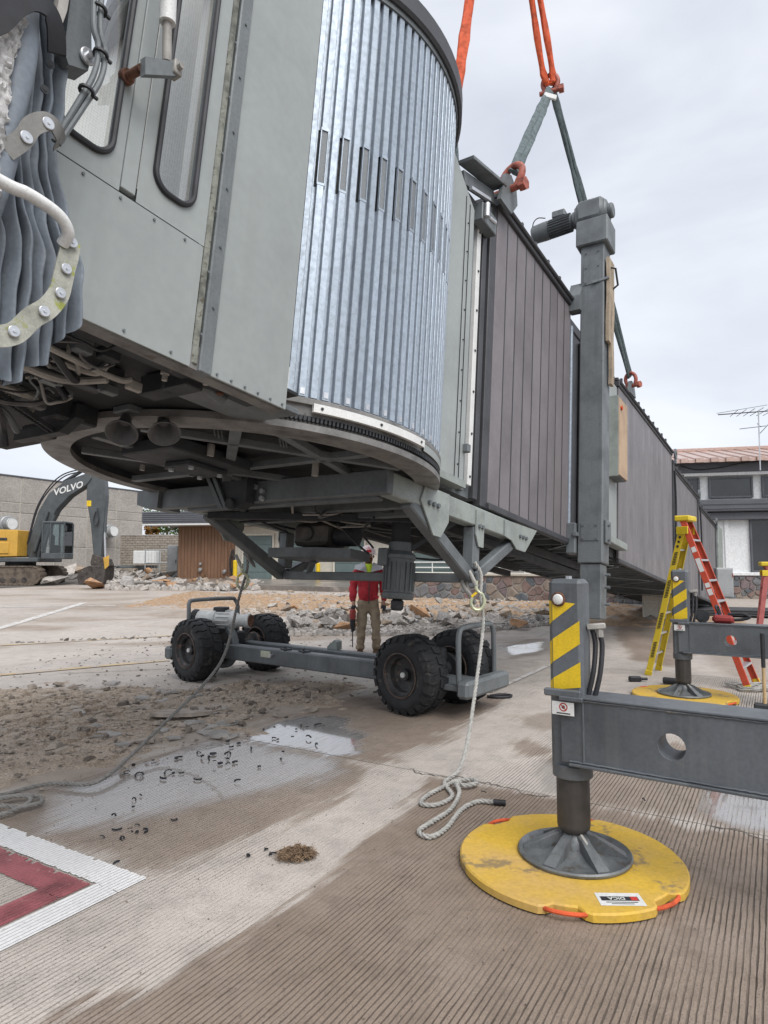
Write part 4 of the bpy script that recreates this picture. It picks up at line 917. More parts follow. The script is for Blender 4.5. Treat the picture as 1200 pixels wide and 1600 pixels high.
# ---- folded canopy curtain
M_FAB = mat('canopy_fabric', (0.20, 0.228, 0.262), 0.66, var=0.12, scale=3, streak=0.3, streak_col=(0.28, 0.30, 0.33), bump=0.1, bscale=60, fine=0.05)
CK = .966
def right_edge(z):
    zs = [(-.9, -2.46), (-.6, -2.40), (-.30, -2.42), (-.05, -2.43), (.12, -2.50), (.30, -2.555), (.40, -2.575), (.50, -2.57), (.62, -2.585), (.78, -2.63), (1.0, -2.70), (2.2, -2.73)]
    zq = (z + 1.155) / CK - 1.155
    for (a, x), (b, y) in zip(zs, zs[1:]):
        if a <= zq <= b:
            t = (zq - a) / (b - a); return (x + (y - x) * t * t * (3 - 2 * t) + 3.563) * CK - 3.563
    return (zs[-1][1] + 3.563) * CK - 3.563
def curtain():
    mb = MB(); NP = 17; NS = NP * 14; NZ = 110; P = []
    for j in range(NZ + 1):
        for i in range(NS + 1):
            s = i / NS; ph = s * NP; fold = ph % 1; kf = int(ph)
            zb = -.04 - .47 * min(1, (1 - s) / .33) ** .45 + (.025 if kf % 2 else -.01) - .02 * sin(fold * pi)
            zb = (zb + 1.155) * CK - 1.155
            z = zb + (2.0 - zb) * (j / NZ) ** 1.15
            xr = right_edge(z); gather = math.exp(-((z - .30) / .12) ** 2); low = max(0, .25 - z)
            xl = -3.16 + .10 * gather
            r0 = .5 + .5 * sin(kf * 4.7 + 1.3)
            crest = sin(fold * pi) ** .75                     # round crest, sharp valley
            amp = (.030 + .035 * r0 + .05 * low) * (1 - .35 * gather)
            lean = .35 * (crest - .5) * (xr - xl) / NP * (1 if kf % 3 else -1)
            wob = .0025 * sin(z * 5 + kf * 2.3) * min(1, abs(z - .3) * 4) + .003 * sin(z * 31 + kf * 1.7) * (1 - gather)
            wr = .003 * fbm(z * 9, ph * 1.2, kf * .3) + .002 * fbm(z * 30, ph * 3, kf * .7)
            x = xl + (xr - xl) * s + lean + wob
            y = -1.615 - amp * crest - wr - .035 * low + .25 * max(0, s - .95)
            P.append((x, y, z))
    K = NS + 1
    mb.add(P, [(j * K + i, j * K + i + 1, (j + 1) * K + i + 1, (j + 1) * K + i) for j in range(NZ) for i in range(NS)], True)
    return part(mb, 'canopy_curtain', M_FAB, fix=False, sharp=75)
cu = curtain()
rp = cr([(-2.83, -1.735, 1.2), (-2.81, -1.735, .75), (-2.797, -1.735, .58), (-2.786, -1.735, .40), (-2.79, -1.735, .22), (-2.80, -1.735, .0), (-2.82, -1.735, -.2)], 8)
rl_ = MB(); vs_ = []
for i, p in enumerate(rp):
    for k in range(12):
        q = 2 * pi * k / 12; vs_.append((p.x + .038 * cos(q) * (1 + .1 * sin(i * .4)), p.y + .026 * sin(q), p.z))
rl_.add(vs_, [(i * 12 + k, i * 12 + (k + 1) % 12, i * 12 + 12 + (k + 1) % 12, i * 12 + 12 + k) for i in range(len(rp) - 1) for k in range(12)], True); part(rl_, 'curtain_roll', M_FAB, cu)
def band(path, w, t, name, m, up=(0, 0, 1), parent=None):
    P = [V(p) for p in path]; mb = MB(); n = len(P); vs_ = []
    for i, p in enumerate(P):
        d = (P[min(n - 1, i + 1)] - P[max(0, i - 1)]).normalized(); y = V(0, -1, 0); u = d.cross(y).normalized(); ww = w
        for a, b_ in ((-1, 0), (1, 0), (1, 1), (-1, 1)): vs_.append(p + u * (a * ww / 2) + y * (b_ * t))
    F = []
    for i in range(n - 1):
        for k in range(4): F.append((i * 4 + k, i * 4 + (k + 1) % 4, i * 4 + 4 + (k + 1) % 4, i * 4 + 4 + k))
    mb.add(vs_, F, True); return part(mb, name, m, parent, sharp=50)
M_STRAP = mat('webbing_grey', (0.24, 0.235, 0.22), 0.7, var=0.15, scale=8)
M_MOSS = mat('mossy_strap', (0.42, 0.42, 0.36), 0.75, var=0.2, scale=9, patch=((0.28, 0.30, 0.07), 0.56, 12), bump=0.2)
band(cr([(-2.80, -1.755, .13), (-2.765, -1.765, .19), (-2.745, -1.77, .25), (-2.70, -1.765, .297), (-2.655, -1.745, .297), (-2.63, -1.70, .285)]), .055, .006, 'tie_strap', M_STRAP, parent=cu)
for x, y, z in ((-2.757, -1.772, .20), (-2.705, -1.774, .285)): part(MB().cyl((x, y, z), (x, y - .006, z), .019, 18, b=.002).cyl((x, y - .006, z), (x, y - .009, z), .005, 8), 'washer', M_SILVER, cu)
lp = [(-2.86, -1.78, -.41), (-2.78, -1.785, -.435), (-2.71, -1.785, -.405), (-2.665, -1.785, -.335), (-2.625, -1.785, -.285), (-2.597, -1.78, -.225), (-2.592, -1.78, -.18), (-2.587, -1.775, -.13), (-2.58, -1.77, -.08), (-2.578, -1.765, -.03)]
band(cr(lp), .062, .005, 'hem_strap', M_MOSS, parent=cu)
for x, y, z in ((-2.712, -1.795, -.40), (-2.638, -1.795, -.305), (-2.597, -1.79, -.225), (-2.589, -1.787, -.14), (-2.58, -1.78, -.045)): part(MB().cyl((x, y, z), (x, y - .007, z), .017, 18, b=.002).cyl((x, y - .007, z), (x, y - .010, z), .005, 8), 'washer', M_SILVER, cu)
part(MB().tube(cr([(-3.1, -1.82, .0), (-2.825, -1.82, -.005), (-2.75, -1.82, .004), (-2.68, -1.82, .0), (-2.635, -1.815, -.012), (-2.607, -1.80, -.035), (-2.603, -1.77, -.06)]), .0185, 12), 'white_hoop', M_WHITE)
M_FUR = mat('torn_lining', (0.55, 0.54, 0.53), 0.95, var=0.25, scale=12, bump=0.6, bscale=50)
mb = MB(); P = []; NZ = 70
for j in range(NZ + 1):
    t = j / NZ; z = .56 - t * .62; cx = -2.85 + .02 * t + .02 * max(0, .25 - t) * 4
    for i in range(9):
        s = i / 8 - .5; P.append((cx + s * .055 * (1 + .6 * fbm(z * 14, s * 3)) + .012 * fbm(z * 20, 3.1), -1.755 - .03 * abs(fbm(z * 24, s * 9)) - .010 * cos(s * pi), z))
mb.add(P, [(j * 9 + i, j * 9 + i + 1, j * 9 + 10 + i, j * 9 + 9 + i) for j in range(NZ) for i in range(8)], True)
part(mb, 'torn_lining', M_FUR, cu, fix=False)
band(cr([(-2.95, -1.79, .38), (-2.89, -1.80, .47), (-2.86, -1.80, .545), (-2.824, -1.80, .60), (-2.77, -1.79, .625), (-2.73, -1.77, .60), (-2.70, -1.74, .55)]), .062, .008, 'black_sling_band', M_BLACK, parent=cu)
for x, y, z in ((-2.699, -1.70, .53), (-2.689, -1.70, .604), (-2.703, -1.70, .436)): part(MB().lathe([(.006, 0), (.014, 0), (.012, -.006), (.006, -.004)], 14, (x, y - .012, z), (0, -1, 0)).lathe([(0, .002), (.007, .002)], 10, (x, y - .012, z), (0, -1, 0)), 'eyelet', M_DARK, cu)

# loose cables, hangers and small fittings under the cab floor
RC = random.Random(77)
for k in range(15):
    x0 = RC.uniform(-2.6, -1.95); y0 = RC.uniform(-1.25, .2); d = V(RC.uniform(.15, .45), RC.uniform(-.2, .3), 0); P = []
    for i in range(6):
        t = i / 5; P.append((x0 + d.x * t + RC.uniform(-.03, .03), y0 + d.y * t + RC.uniform(-.03, .03), -.06 - RC.uniform(.0, .09) - .04 * sin(t * pi)))
    part(MB().tube(cr(P, 5), RC.choice((.006, .008, .011, .014)), 6), 'loose_cable', RC.choice((M_BLACK, M_BLACK, M_COND, M_STEEL, M_HORN)))
for k in range(24):
    x, y = RC.uniform(-2.5, -1.8), RC.uniform(-1.25, .4); s = RC.uniform(.02, .06); z = -.03 - RC.uniform(.0, .08)
    part(MB().box((x, y, z - s), (x + s * RC.uniform(.8, 2.4), y + s * RC.uniform(.6, 1.4), z), .005), 'fitting', RC.choice((M_STEEL, M_HORN, M_COND, M_DARK)))
for k in range(14):
    x, y = RC.uniform(-1.2, 1.0), RC.uniform(-1.0, 1.0); 
    if hypot(x, y) > 1.15: continue
    part(MB().cyl((x, y, -.02), (x, y, -.02 - RC.uniform(.04, .1)), RC.uniform(.012, .03), 10), 'fitting', RC.choice((M_STEEL, M_COND, M_HORN)))
for k in range(8):
    x0, y0 = RC.uniform(.3, 1.2), RC.uniform(-.9, .9); P = [(x0 + i * RC.uniform(.1, .3), y0 + RC.uniform(-.15, .15), -.16 - RC.uniform(0, .14)) for i in range(6)]
    part(MB().tube(cr(P, 5), RC.choice((.008, .011, .014)), 6), 'loose_cable', RC.choice((M_BLACK, M_COND, M_HORN)))

# ================================================================== SLINGS
def web(name, label, cat, pts, w, t, m, group=None, twist=0.0, n=6):
    P = cr(pts, n) if len(pts) > 2 else [V(pts[0]).lerp(V(pts[1]), i / 24) for i in range(25)]
    mb = MB(); N = len(P); vs_ = []; F = []
    for i, p in enumerate(P):
        d = (P[min(N - 1, i + 1)] - P[max(0, i - 1)]).normalized(); y = V(0.3, -1, 0); sd = d.cross(y).normalized(); q = sd.cross(d)
        a = twist * i / N + .25 * fbm(i * .3, 2.2); s2 = sd * cos(a) + q * sin(a); q2 = q * cos(a) - sd * sin(a)
        ww = w * (1 + .16 * fbm(i * .5, 7.7)); tt = t * (1 + .3 * fbm(i * .8, 1.7))
        for k in range(10):
            b = 2 * pi * k / 10; cx, cy = cos(b), sin(b)
            vs_.append(p + s2 * (ww / 2 * (abs(cx) ** .7) * (1 if cx > 0 else -1)) + q2 * (tt / 2 * cy * (1 + .35 * cos(2 * b + i * .7))))
    for i in range(N - 1):
        for k in range(10): F.append((i * 10 + k, i * 10 + (k + 1) % 10, i * 10 + 10 + (k + 1) % 10, i * 10 + 10 + k))
    mb.add(vs_, F, True); mb.add([vs_[k] for k in range(10)], [tuple(range(10))]); mb.add(vs_[-10:], [tuple(range(10))])
    return tag(mb.build(name, m), label, cat, group)
JN = W(3.42, -1.1, 5.66)
def double_web(name, label, p0, p1, w, t, m, gap, grp):
    """endless round sling: two legs of one loop"""
    r = thing(name, label, 'sling', p1, 0, grp); p0, p1 = V(p0), V(p1); d = (p1 - p0).normalized(); sd = d.cross(V(.3, -1, 0)).normalized()
    for s in (-1, 1):
        mid = p0.lerp(p1, .5) + sd * s * gap
        o = web('sling_leg', None, None, [p0 + sd * s * .012, mid, p1 + sd * s * .02], w, t, m, n=14); o.parent = r; o.matrix_parent_inverse = Matrix.Translation(-V(p1))
    return r
LUG1 = W(1.98, -1.215, 3.36); LUG2 = W(7.62, -1.1, 3.18)
double_web('round_sling', 'dark green sling slanting down to the red shackle beside the round cab', JN, LUG1 + V(.05, 0, .1), .085, .04, M_GREEN, .03, 'green lifting slings')
double_web('round_sling', 'long dark green sling passing behind the gearmotor to the far lifting lug', JN + V(.02, 0, .02), LUG2 + V(0, 0, .16), .085, .04, M_GREEN, .05, 'green lifting slings')
UPN = W(2.62, -1.02, 7.3)
rs = thing('round_sling', 'orange sling loop hanging nearest the middle of the sky', 'sling', JN, 0, 'orange lifting slings')
for s in (-1, 1):
    o = web('sling_leg', None, None, [JN + V(s * .02, 0, .05), JN.lerp(UPN, .12) + V(s * .06, 0, 0), JN.lerp(UPN, .5) + V(s * .055, 0, 0), UPN + V(s * .03, 0, 0)], .085, .06, M_ORANGE, n=10); o.parent = rs; o.matrix_parent_inverse = Matrix.Translation(-JN)
JF = W(3.25, .95, 5.2); # far-side junction, partly hidden by the drum roof
JF = None
def px(x, y, Y):
    """point seen at (x, y) of the photograph at distance Y (used only to size these hanging lines)"""
    r = V((x - 600), FPX * cos(PITCH) + (y - 800) * sin(PITCH), FPX * sin(PITCH) - (y - 800) * cos(PITCH)); return V(0, 0, CAMH) + r * (Y / r.y)
FA, FB = px(708, 185, 8.3), px(742, -60, 8.6)
web('round_sling', 'orange sling rising beside the dark roof rim of the round cab', 'sling', [FA, FA.lerp(FB, .3), FA.lerp(FB, .7), FB], .15, .09, M_ORANGE, 'orange lifting slings')
double_web('round_sling', 'thin dark green sling dropping behind the round cab below the orange one', FA + V(0, 0, -.0), px(716, 300, 8.2), .05, .03, M_GREEN, .02, 'green lifting slings')
tag(MB().box((-.08, -.015, -.02), (.08, .015, .05), .01, frame(JN.lerp(LUG1, .13) + V(.04, -.03, 0), (1, 0, -.3), (0, 1, 0))).build('sling_tag', M_WHITE), 'small white tag on the green sling near its upper joint', 'tag')
def shackle(c, d, label, s=1.0, pin=(0, 1, 0)):
    c, d, pin = V(c), V(d).normalized(), V(pin).normalized(); r = thing('shackle', label, 'shackle', c, 0, 'red lifting shackles')
    sd = d.cross(pin).normalized(); P = []
    for a in np.linspace(-.55, pi + .55, 18): P.append(pin * (cos(a) * .075 * s) + d * (sin(a) * .085 * s + .09 * s))
    P = [pin * (.055 * s)] + P + [pin * (-.055 * s)]
    MB().tube(P, [.024 * s] * len(P), 10).build('bow', M_RED, r)
    MB().cyl(pin * (-.11 * s), pin * (.11 * s), .024 * s, 14, b=.003).cyl(pin * (.085 * s), pin * (.13 * s), .045 * s, 6).build('pin', M_RED, r)
    return r
shackle(LUG1 - V(0, 0, .08), (.25, .0, 1), 'red bow shackle on the bracket beside the white guide strip', 1.5, (.75, -.65, 0))
shackle(LUG2 + V(0, -.05, -.02), (-.1, .0, 1), 'small red shackle on the roof edge right of the lift column', 1.3, (.6, -.8, 0))
shackle(JN + V(0, 0, -.03), (0, 0, 1), 'dark shackle joining the orange sling to the green pair', 1.25, (.9, -.4, 0))
mb = MB(); mb.prism([(7.45, 3.0), (7.85, 3.02), (7.72, 3.24), (7.55, 3.24)], lambda u, v, t: (u, t, v), -1.14, -1.08); mb.build('lifting_lug', M_STEEL, BR)
# boards strapped to the lift column
for (x, z0, z1, lab) in ((4.33, 2.55, 3.70, 'shorter weathered timber board strapped to the lift column, nearer the gearmotor side'), (4.46, 2.02, 3.70, 'longer weathered timber board strapped to the lift column, right-hand one')):
    mb = MB(); P = []
    n = 14
    for i in range(n + 1):
        z = z0 + (z1 - z0) * i / n; w = .012 * fbm(z * 2, x * 7)
        P += [W(x + w, -1.60 + w, z), W(x + .115 + w, -1.60 + w, z), W(x + .115 + w, -1.56 + w, z), W(x + w, -1.56 + w, z)]
    F = [(i * 4 + k, i * 4 + (k + 1) % 4, i * 4 + 4 + (k + 1) % 4, i * 4 + 4 + k) for i in range(n) for k in range(4)] + [(0, 1, 2, 3), tuple(4 * n + k for k in range(4))]
    mb.add(P, F); tag(mb.build('timber_board', M_WOOD), lab, 'board', 'boards strapped to the column')

# ================================================================== WHEEL CARRIAGE
M_TYRE = mat('tyre_rubber', (0.022, 0.023, 0.025), 0.72, var=0.2, scale=9, patch=((0.075, 0.07, 0.062), 0.60, 6), bump=0.25, bscale=50)
M_RIM = mat('rim_dark', (0.05, 0.05, 0.052), 0.55, var=0.3, scale=12, patch=((0.16, 0.10, 0.075), 0.57, 9))
FD = V(-.788, .615, 0).normalized(); FS = V(FD.y, -FD.x, 0)        # along the frame to the far end, and sideways (away-right)
PC, PF = V(.56, 7.12, 0), V(-2.08, 9.18, 0)
WC = thing('wheel_carriage', 'grey four-wheeled bridge drive carriage standing detached on the wet apron', 'wheel carriage', PC)
LCL = Matrix.Translation(-PC)
def cpart(mb, name, m, parent=None, **k):
    mb.v = [tuple(V(p) - PC) for p in mb.v]; return mb.build(name, m, parent or WC, **k)
RT = .405
def wheel(c, axis):
    c = V(c); c.z = RT - .012; axis = V(axis).normalized()
    t = MB(); w = .155
    t.lathe([(.20, -w + .015), (.225, -w), (.30, -w - .012), (.36, -w + .002), (.392, -w + .03), (.395, -.05), (.395, .05), (.392, w - .03), (.36, w - .002), (.30, w + .012), (.225, w), (.20, w - .015), (.20, -w + .015)], 48, c, axis)
    tread = MB(); up = V(0, 0, 1); e = axis.cross(up).normalized(); g = axis.cross(e)
    def pt(a, r, z): return c + (e * cos(a) + g * sin(a)) * r + axis * z
    for i in range(22):
        for s in (-1, 1):
            a = 2 * pi * (i + (.5 if s > 0 else 0)) / 22; da = .118
            pl_ = [(a - da, .02 * s), (a + da * .6, .02 * s), (a + da * 1.0, .09 * s), (a + da * .55, .152 * s), (a - da * 1.1, .152 * s), (a - da * .6, .09 * s)]
            lo = [pt(q, .388 if abs(z) < .15 else .375, z) for q, z in pl_]; hi = [pt(q, .409 if abs(z) < .15 else .395, z) for q, z in pl_]
            n = 6; tread.add(lo + hi, [tuple(range(n, 2 * n))] + [(k, (k + 1) % n, n + (k + 1) % n, n + k) for k in range(n)])
            lo2 = [pt(a - da * 1.05, .385, .15 * s), pt(a + da * .5, .385, .15 * s), pt(a + da * .45, .345, .162 * s), pt(a - da * .9, .345, .162 * s)]
            hi2 = [pt(a - da * 1.05, .398, .15 * s), pt(a + da * .5, .398, .15 * s), pt(a + da * .45, .347, .172 * s), pt(a - da * .9, .347, .172 * s)]
            tread.add(lo2 + hi2, [(4, 5, 6, 7)] + [(k, (k + 1) % 4, 4 + (k + 1) % 4, 4 + k) for k in range(4)])
    wh = cpart(t, 'tyre', M_TYRE)
    cpart(tread, 'tread_blocks', M_TYRE, wh)
    r = MB()
    for s in (-1, 1): r.lathe([(.0, s * .05), (.12, s * .05), (.165, s * .065), (.175, s * .115), (.195, s * .13), (.205, s * .145), (.212, s * .165), (.216, s * .15), (.214, s * .10)], 36, c, axis)
    ro = cpart(r, 'rim', M_RIM, wh)
    h = MB()
    for s in (-1, 1): h.cyl(c + axis * s * .045, c + axis * s * .10, .06, 18, b=.008)
    cpart(h, 'hub', M_RIM, wh)
    h = MB()
    for s in (-1, 1): h.cyl(c + axis * s * .09, c + axis * s * .125, .028, 14, b=.006)
    cpart(h, 'hub_cap', M_WHITE, wh)
    for s in (-1, 1):
        rg = MB(); rg.lathe([(.208, s * .15), (.222, s * .168), (.232, s * .163), (.226, s * .15)], 36, c, axis); cpart(rg, 'rim_ring', mat('rim_ring_rust', (0.12, 0.085, 0.07), 0.6, var=0.3, scale=14), wh)
A1 = V(sin(radians(46)), cos(radians(46)), 0); A2 = V(sin(radians(42)), cos(radians(42)), 0)
N1 = V(.27, 6.87, 0); N2 = N1 + A1 * .80; L1 = V(-2.49, 8.76, 0); L2 = L1 + A2 * 1.13
for p, a in ((N1, A1), (N2, A1), (L1, A2), (L2, A2)): wheel(p, a)
MN, ML = (N1 + N2) / 2, (L1 + L2) / 2
FD = (ML - MN); FD.z = 0; LEN = FD.length; FD.normalize(); FS = V(FD.y, -FD.x, 0)
def fp(u, v, z): return MN + FD * u + FS * v + V(0, 0, z)
cpart(MB().bar(fp(-.02, -.17, .35), fp(LEN - .10, -.17, .35), .14, .20, b=.015), 'frame_beam', M_STEEL)
cpart(MB().bar(fp(-.02, .21, .35), fp(LEN - .10, .21, .35), .14, .20, b=.015), 'frame_beam', M_STEEL)
cpart(MB().bar(fp(.5, .02, .34), fp(.62, .02, .34), .24, .12), 'frame_crossmember', M_STEEL)
cpart(MB().bar(fp(1.5, .02, .34), fp(1.62, .02, .34), .24, .12), 'frame_crossmember', M_STEEL)
cpart(MB().bar(fp(2.5, .02, .34), fp(2.62, .02, .34), .24, .12), 'frame_crossmember', M_STEEL)
# near-end platform with bumper and hoop handle
cpart(MB().bar(fp(-.52, .02, .30), fp(.02, .02, .30), .78, .06, b=.01), 'end_platform', M_STEEL)
cpart(MB().bar(fp(-.58, -.44, .30), fp(-.58, .46, .30), .14, .17, b=.03), 'bumper', M_STEEL)
def hoop(u, v0, v1, z0, z1, lean=0.0):
    P = [fp(u, v0, z0), fp(u, v0, z1 - .12), fp(u + lean, v0 + .03, z1 - .03), fp(u + lean, v0 + .13, z1), fp(u + lean, v1 - .13, z1), fp(u + lean, v1 - .03, z1 - .03), fp(u, v1, z1 - .12), fp(u, v1, z0)]
    return MB().tube([P[0]] + cr(P[1:-1], 5) + [P[-1]], .028, 10)
cpart(hoop(-.50, -.36, .38, .33, .89), 'guard_hoop', M_STEEL)
cpart(hoop(LEN + .36, -.46, .40, .40, 1.02, .03), 'guard_hoop', M_STEEL)
cpart(MB().bar(fp(LEN - .05, .02, .33), fp(LEN + .42, .02, .33), .70, .08, b=.01), 'end_platform', M_STEEL)
cpart(MB().bar(fp(LEN + .46, -.72, .33), fp(LEN + .46, .50, .33), .16, .17, b=.03), 'bumper', M_STEEL)
# axles and drive
for c, a, q1, q2 in ((MN, A1, N1, N2), (ML, A2, L1, L2)):
    z = V(0, 0, RT - .01)
    cpart(MB().cyl(q1 + z + a * .12, q2 + z - a * .12, .075, 16), 'axle', M_DARK)
    cpart(MB().cyl(q1 + z + a * .17, q1 + z + a * .22, .16, 20, b=.01), 'brake_plate', M_RIM)
    cpart(MB().cyl(q2 + z - a * .22, q2 + z - a * .17, .16, 20, b=.01), 'brake_plate', M_RIM)
zc = V(0, 0, RT)
q = L1 + A2 * .38 + zc
cpart(MB().cyl(q, q + A2 * .10, .30, 36, b=.012), 'chain_case', M_STEEL)
cpart(MB().cyl(q - A2 * .012, q - A2 * .001, .245, 32), 'chain_case_cover', M_RIM)
mb = MB(); e = A2.cross(V(0, 0, 1)).normalized()
for k in range(12):
    a = 2 * pi * k / 12; mb.cyl(q - A2 * .014 + (e * cos(a) + V(0, 0, 1) * sin(a)) * .215, q - A2 * .026 + (e * cos(a) + V(0, 0, 1) * sin(a)) * .215, .012, 6)
mb.v = [tuple(V(p) - PC) for p in mb.v]; build_each(mb, 'case_bolt', M_RIM, WC)
mot0 = L1 + A2 * .42 + V(0, 0, .75) + FD * .05
md = (-FD * .80 + A2 * .35).normalized()
M_MOTW = mat('motor_white', (0.62, 0.63, 0.62), 0.5, var=0.12, scale=8, patch=((0.22, 0.19, 0.16), 0.6, 14), streak=0.3, streak_col=(0.33, 0.31, 0.28))
mo = cpart(MB().lathe([(0, -.36), (.10, -.36), (.125, -.33), (.125, -.10), (.15, -.09), (.15, -.05), (.13, -.04), (.13, .18), (.10, .24), (.085, .26), (.085, .36), (.10, .37), (.10, .43), (.09, .44), (.0, .44)], 24, mot0, md), 'drive_motor', M_MOTW)
cpart(MB().lathe([(0, .441), (.085, .441), (.08, .455), (.05, .45), (0, .452)], 20, mot0, md), 'open_flange', M_RUST, mo)
cpart(MB().box((-.09, -.07, .12), (.09, .07, .18), .01, frame(mot0 - md * .0, md, md.cross(V(0, 0, 1)) * -1)), 'terminal_box', M_DARK, mo)
mb = MB()
for k in range(16):
    a = 2 * pi * k / 16; s_ = md.cross(V(0, 0, 1)).normalized(); d = s_ * cos(a) + V(0, 0, 1) * sin(a); c0 = mot0 - md * .02 + d * .135; mb.bar(c0, c0 + md * .19, .006, .02, d)
mb.v = [tuple(V(p) - PC) for p in mb.v]; build_each(mb, 'cooling_fin', M_MOTW, mo)
cpart(MB().lathe([(.02, -.42), (.13, -.42), (.145, -.40), (.14, -.34), (.125, -.33)], 20, mot0, md, a0=0, a1=pi * 1.3), 'fan_cowl', M_DARK, mo)
cpart(MB().bar(mot0 - V(0, 0, .13) - md * .2, mot0 - V(0, 0, .13) + md * .2, .22, .05, b=.006), 'motor_mount', M_DARK)
cpart(MB().bar(L1 + A2 * .55 + V(0, 0, .44) - FD * .1, L1 + A2 * .55 + V(0, 0, .44) + FD * .25, .35, .3, b=.02), 'gear_case', M_DARK)
cpart(MB().box((-.09, -.04, -.006), (.09, .04, .006), .004, frame(fp(LEN - .95, -.246, .38), FD, (0, 0, 1))), 'data_plate', mat('cream_plate', (0.52, 0.54, 0.42), 0.5, var=0.1))
cpart(MB().cyl(fp(LEN - 1.07, -.24, .375), fp(LEN - 1.07, -.29, .375), .022, 10), 'grease_nipple', M_SILVER)
for u in (LEN - 1.3, LEN - 1.62): cpart(MB().bar(fp(u, -.19, .455), fp(u + .12, -.15, .458), .10, .02).tube([fp(u + .02, -.2, .46), fp(u + .06, -.17, .49), fp(u + .11, -.16, .46)], .01, 6), 'deck_bracket', M_DARK)
cpart(MB().prism([(0, 0), (.16, 0), (.16, .03), (.04, .12), (0, .10)], lambda u, v, t: fp(1.6 + u, .2 + t, .452 + v), 0, .10), 'deck_wedge', M_STEELB)
mb = MB(); cp = fp(.06, .40, .05)
for zz, w in ((.12, .09), (.05, .11)): pass
cpart(MB().bar(fp(.0, .30, .52), fp(.0, .30, .36), .10, .16, (1, 0, 0), .02), 'steering_lug', M_STEEL)
cpart(MB().cyl(MN + V(0, 0, .20), MN + V(0, 0, .62), .12, 20, b=.01), 'slew_pivot', M_DARK)
cpart(MB().cyl(ML + V(0, 0, .20), ML + V(0, 0, .48), .12, 20, b=.01), 'slew_pivot', M_DARK)
hz = MB().tube(cr([(1.22, 7.62, .02), (1.34, 7.70, .018), (1.46, 7.66, .018), (1.42, 7.58, .018), (1.28, 7.56, .018), (1.18, 7.6, .018)]), .016, 8)
tag(hz.build('rubber_hose', M_BLACK), 'short black rubber loop lying under the carriage bumper', 'hose')

# ================================================================== CRANE OUTRIGGERS AND PADS
M_OUT = mat('crane_grey', (0.115, 0.126, 0.138), 0.45, var=0.2, scale=2.4, streak=0.42, streak_col=(0.17, 0.175, 0.17), fine=0.05, patch=((0.19, 0.165, 0.13), 0.655, 6), bump=0.06, bscale=30)
M_FOOT = mat('worn_foot_steel', (0.17, 0.18, 0.185), 0.4, 0.2, var=0.25, scale=7, patch=((0.10, 0.085, 0.07), 0.58, 9), streak=0.3, streak_col=(0.26, 0.26, 0.25), bump=0.1)
M_JACK = mat('jack_dark', (0.055, 0.05, 0.048), 0.45, var=0.25, scale=8, streak=0.4, streak_col=(0.10, 0.09, 0.08))
M_PADY = mat('pad_yellow', (0.62, 0.39, 0.04), 0.62, var=0.1, scale=2.2, col2=(0.54, 0.345, 0.115), patch=((0.27, 0.19, 0.09), 0.575, 4.5), fine=0.05, bump=0.08)
BD = V(.832, -.555, 0).normalized(); BN = V(-.555, -.832, 0).normalized()
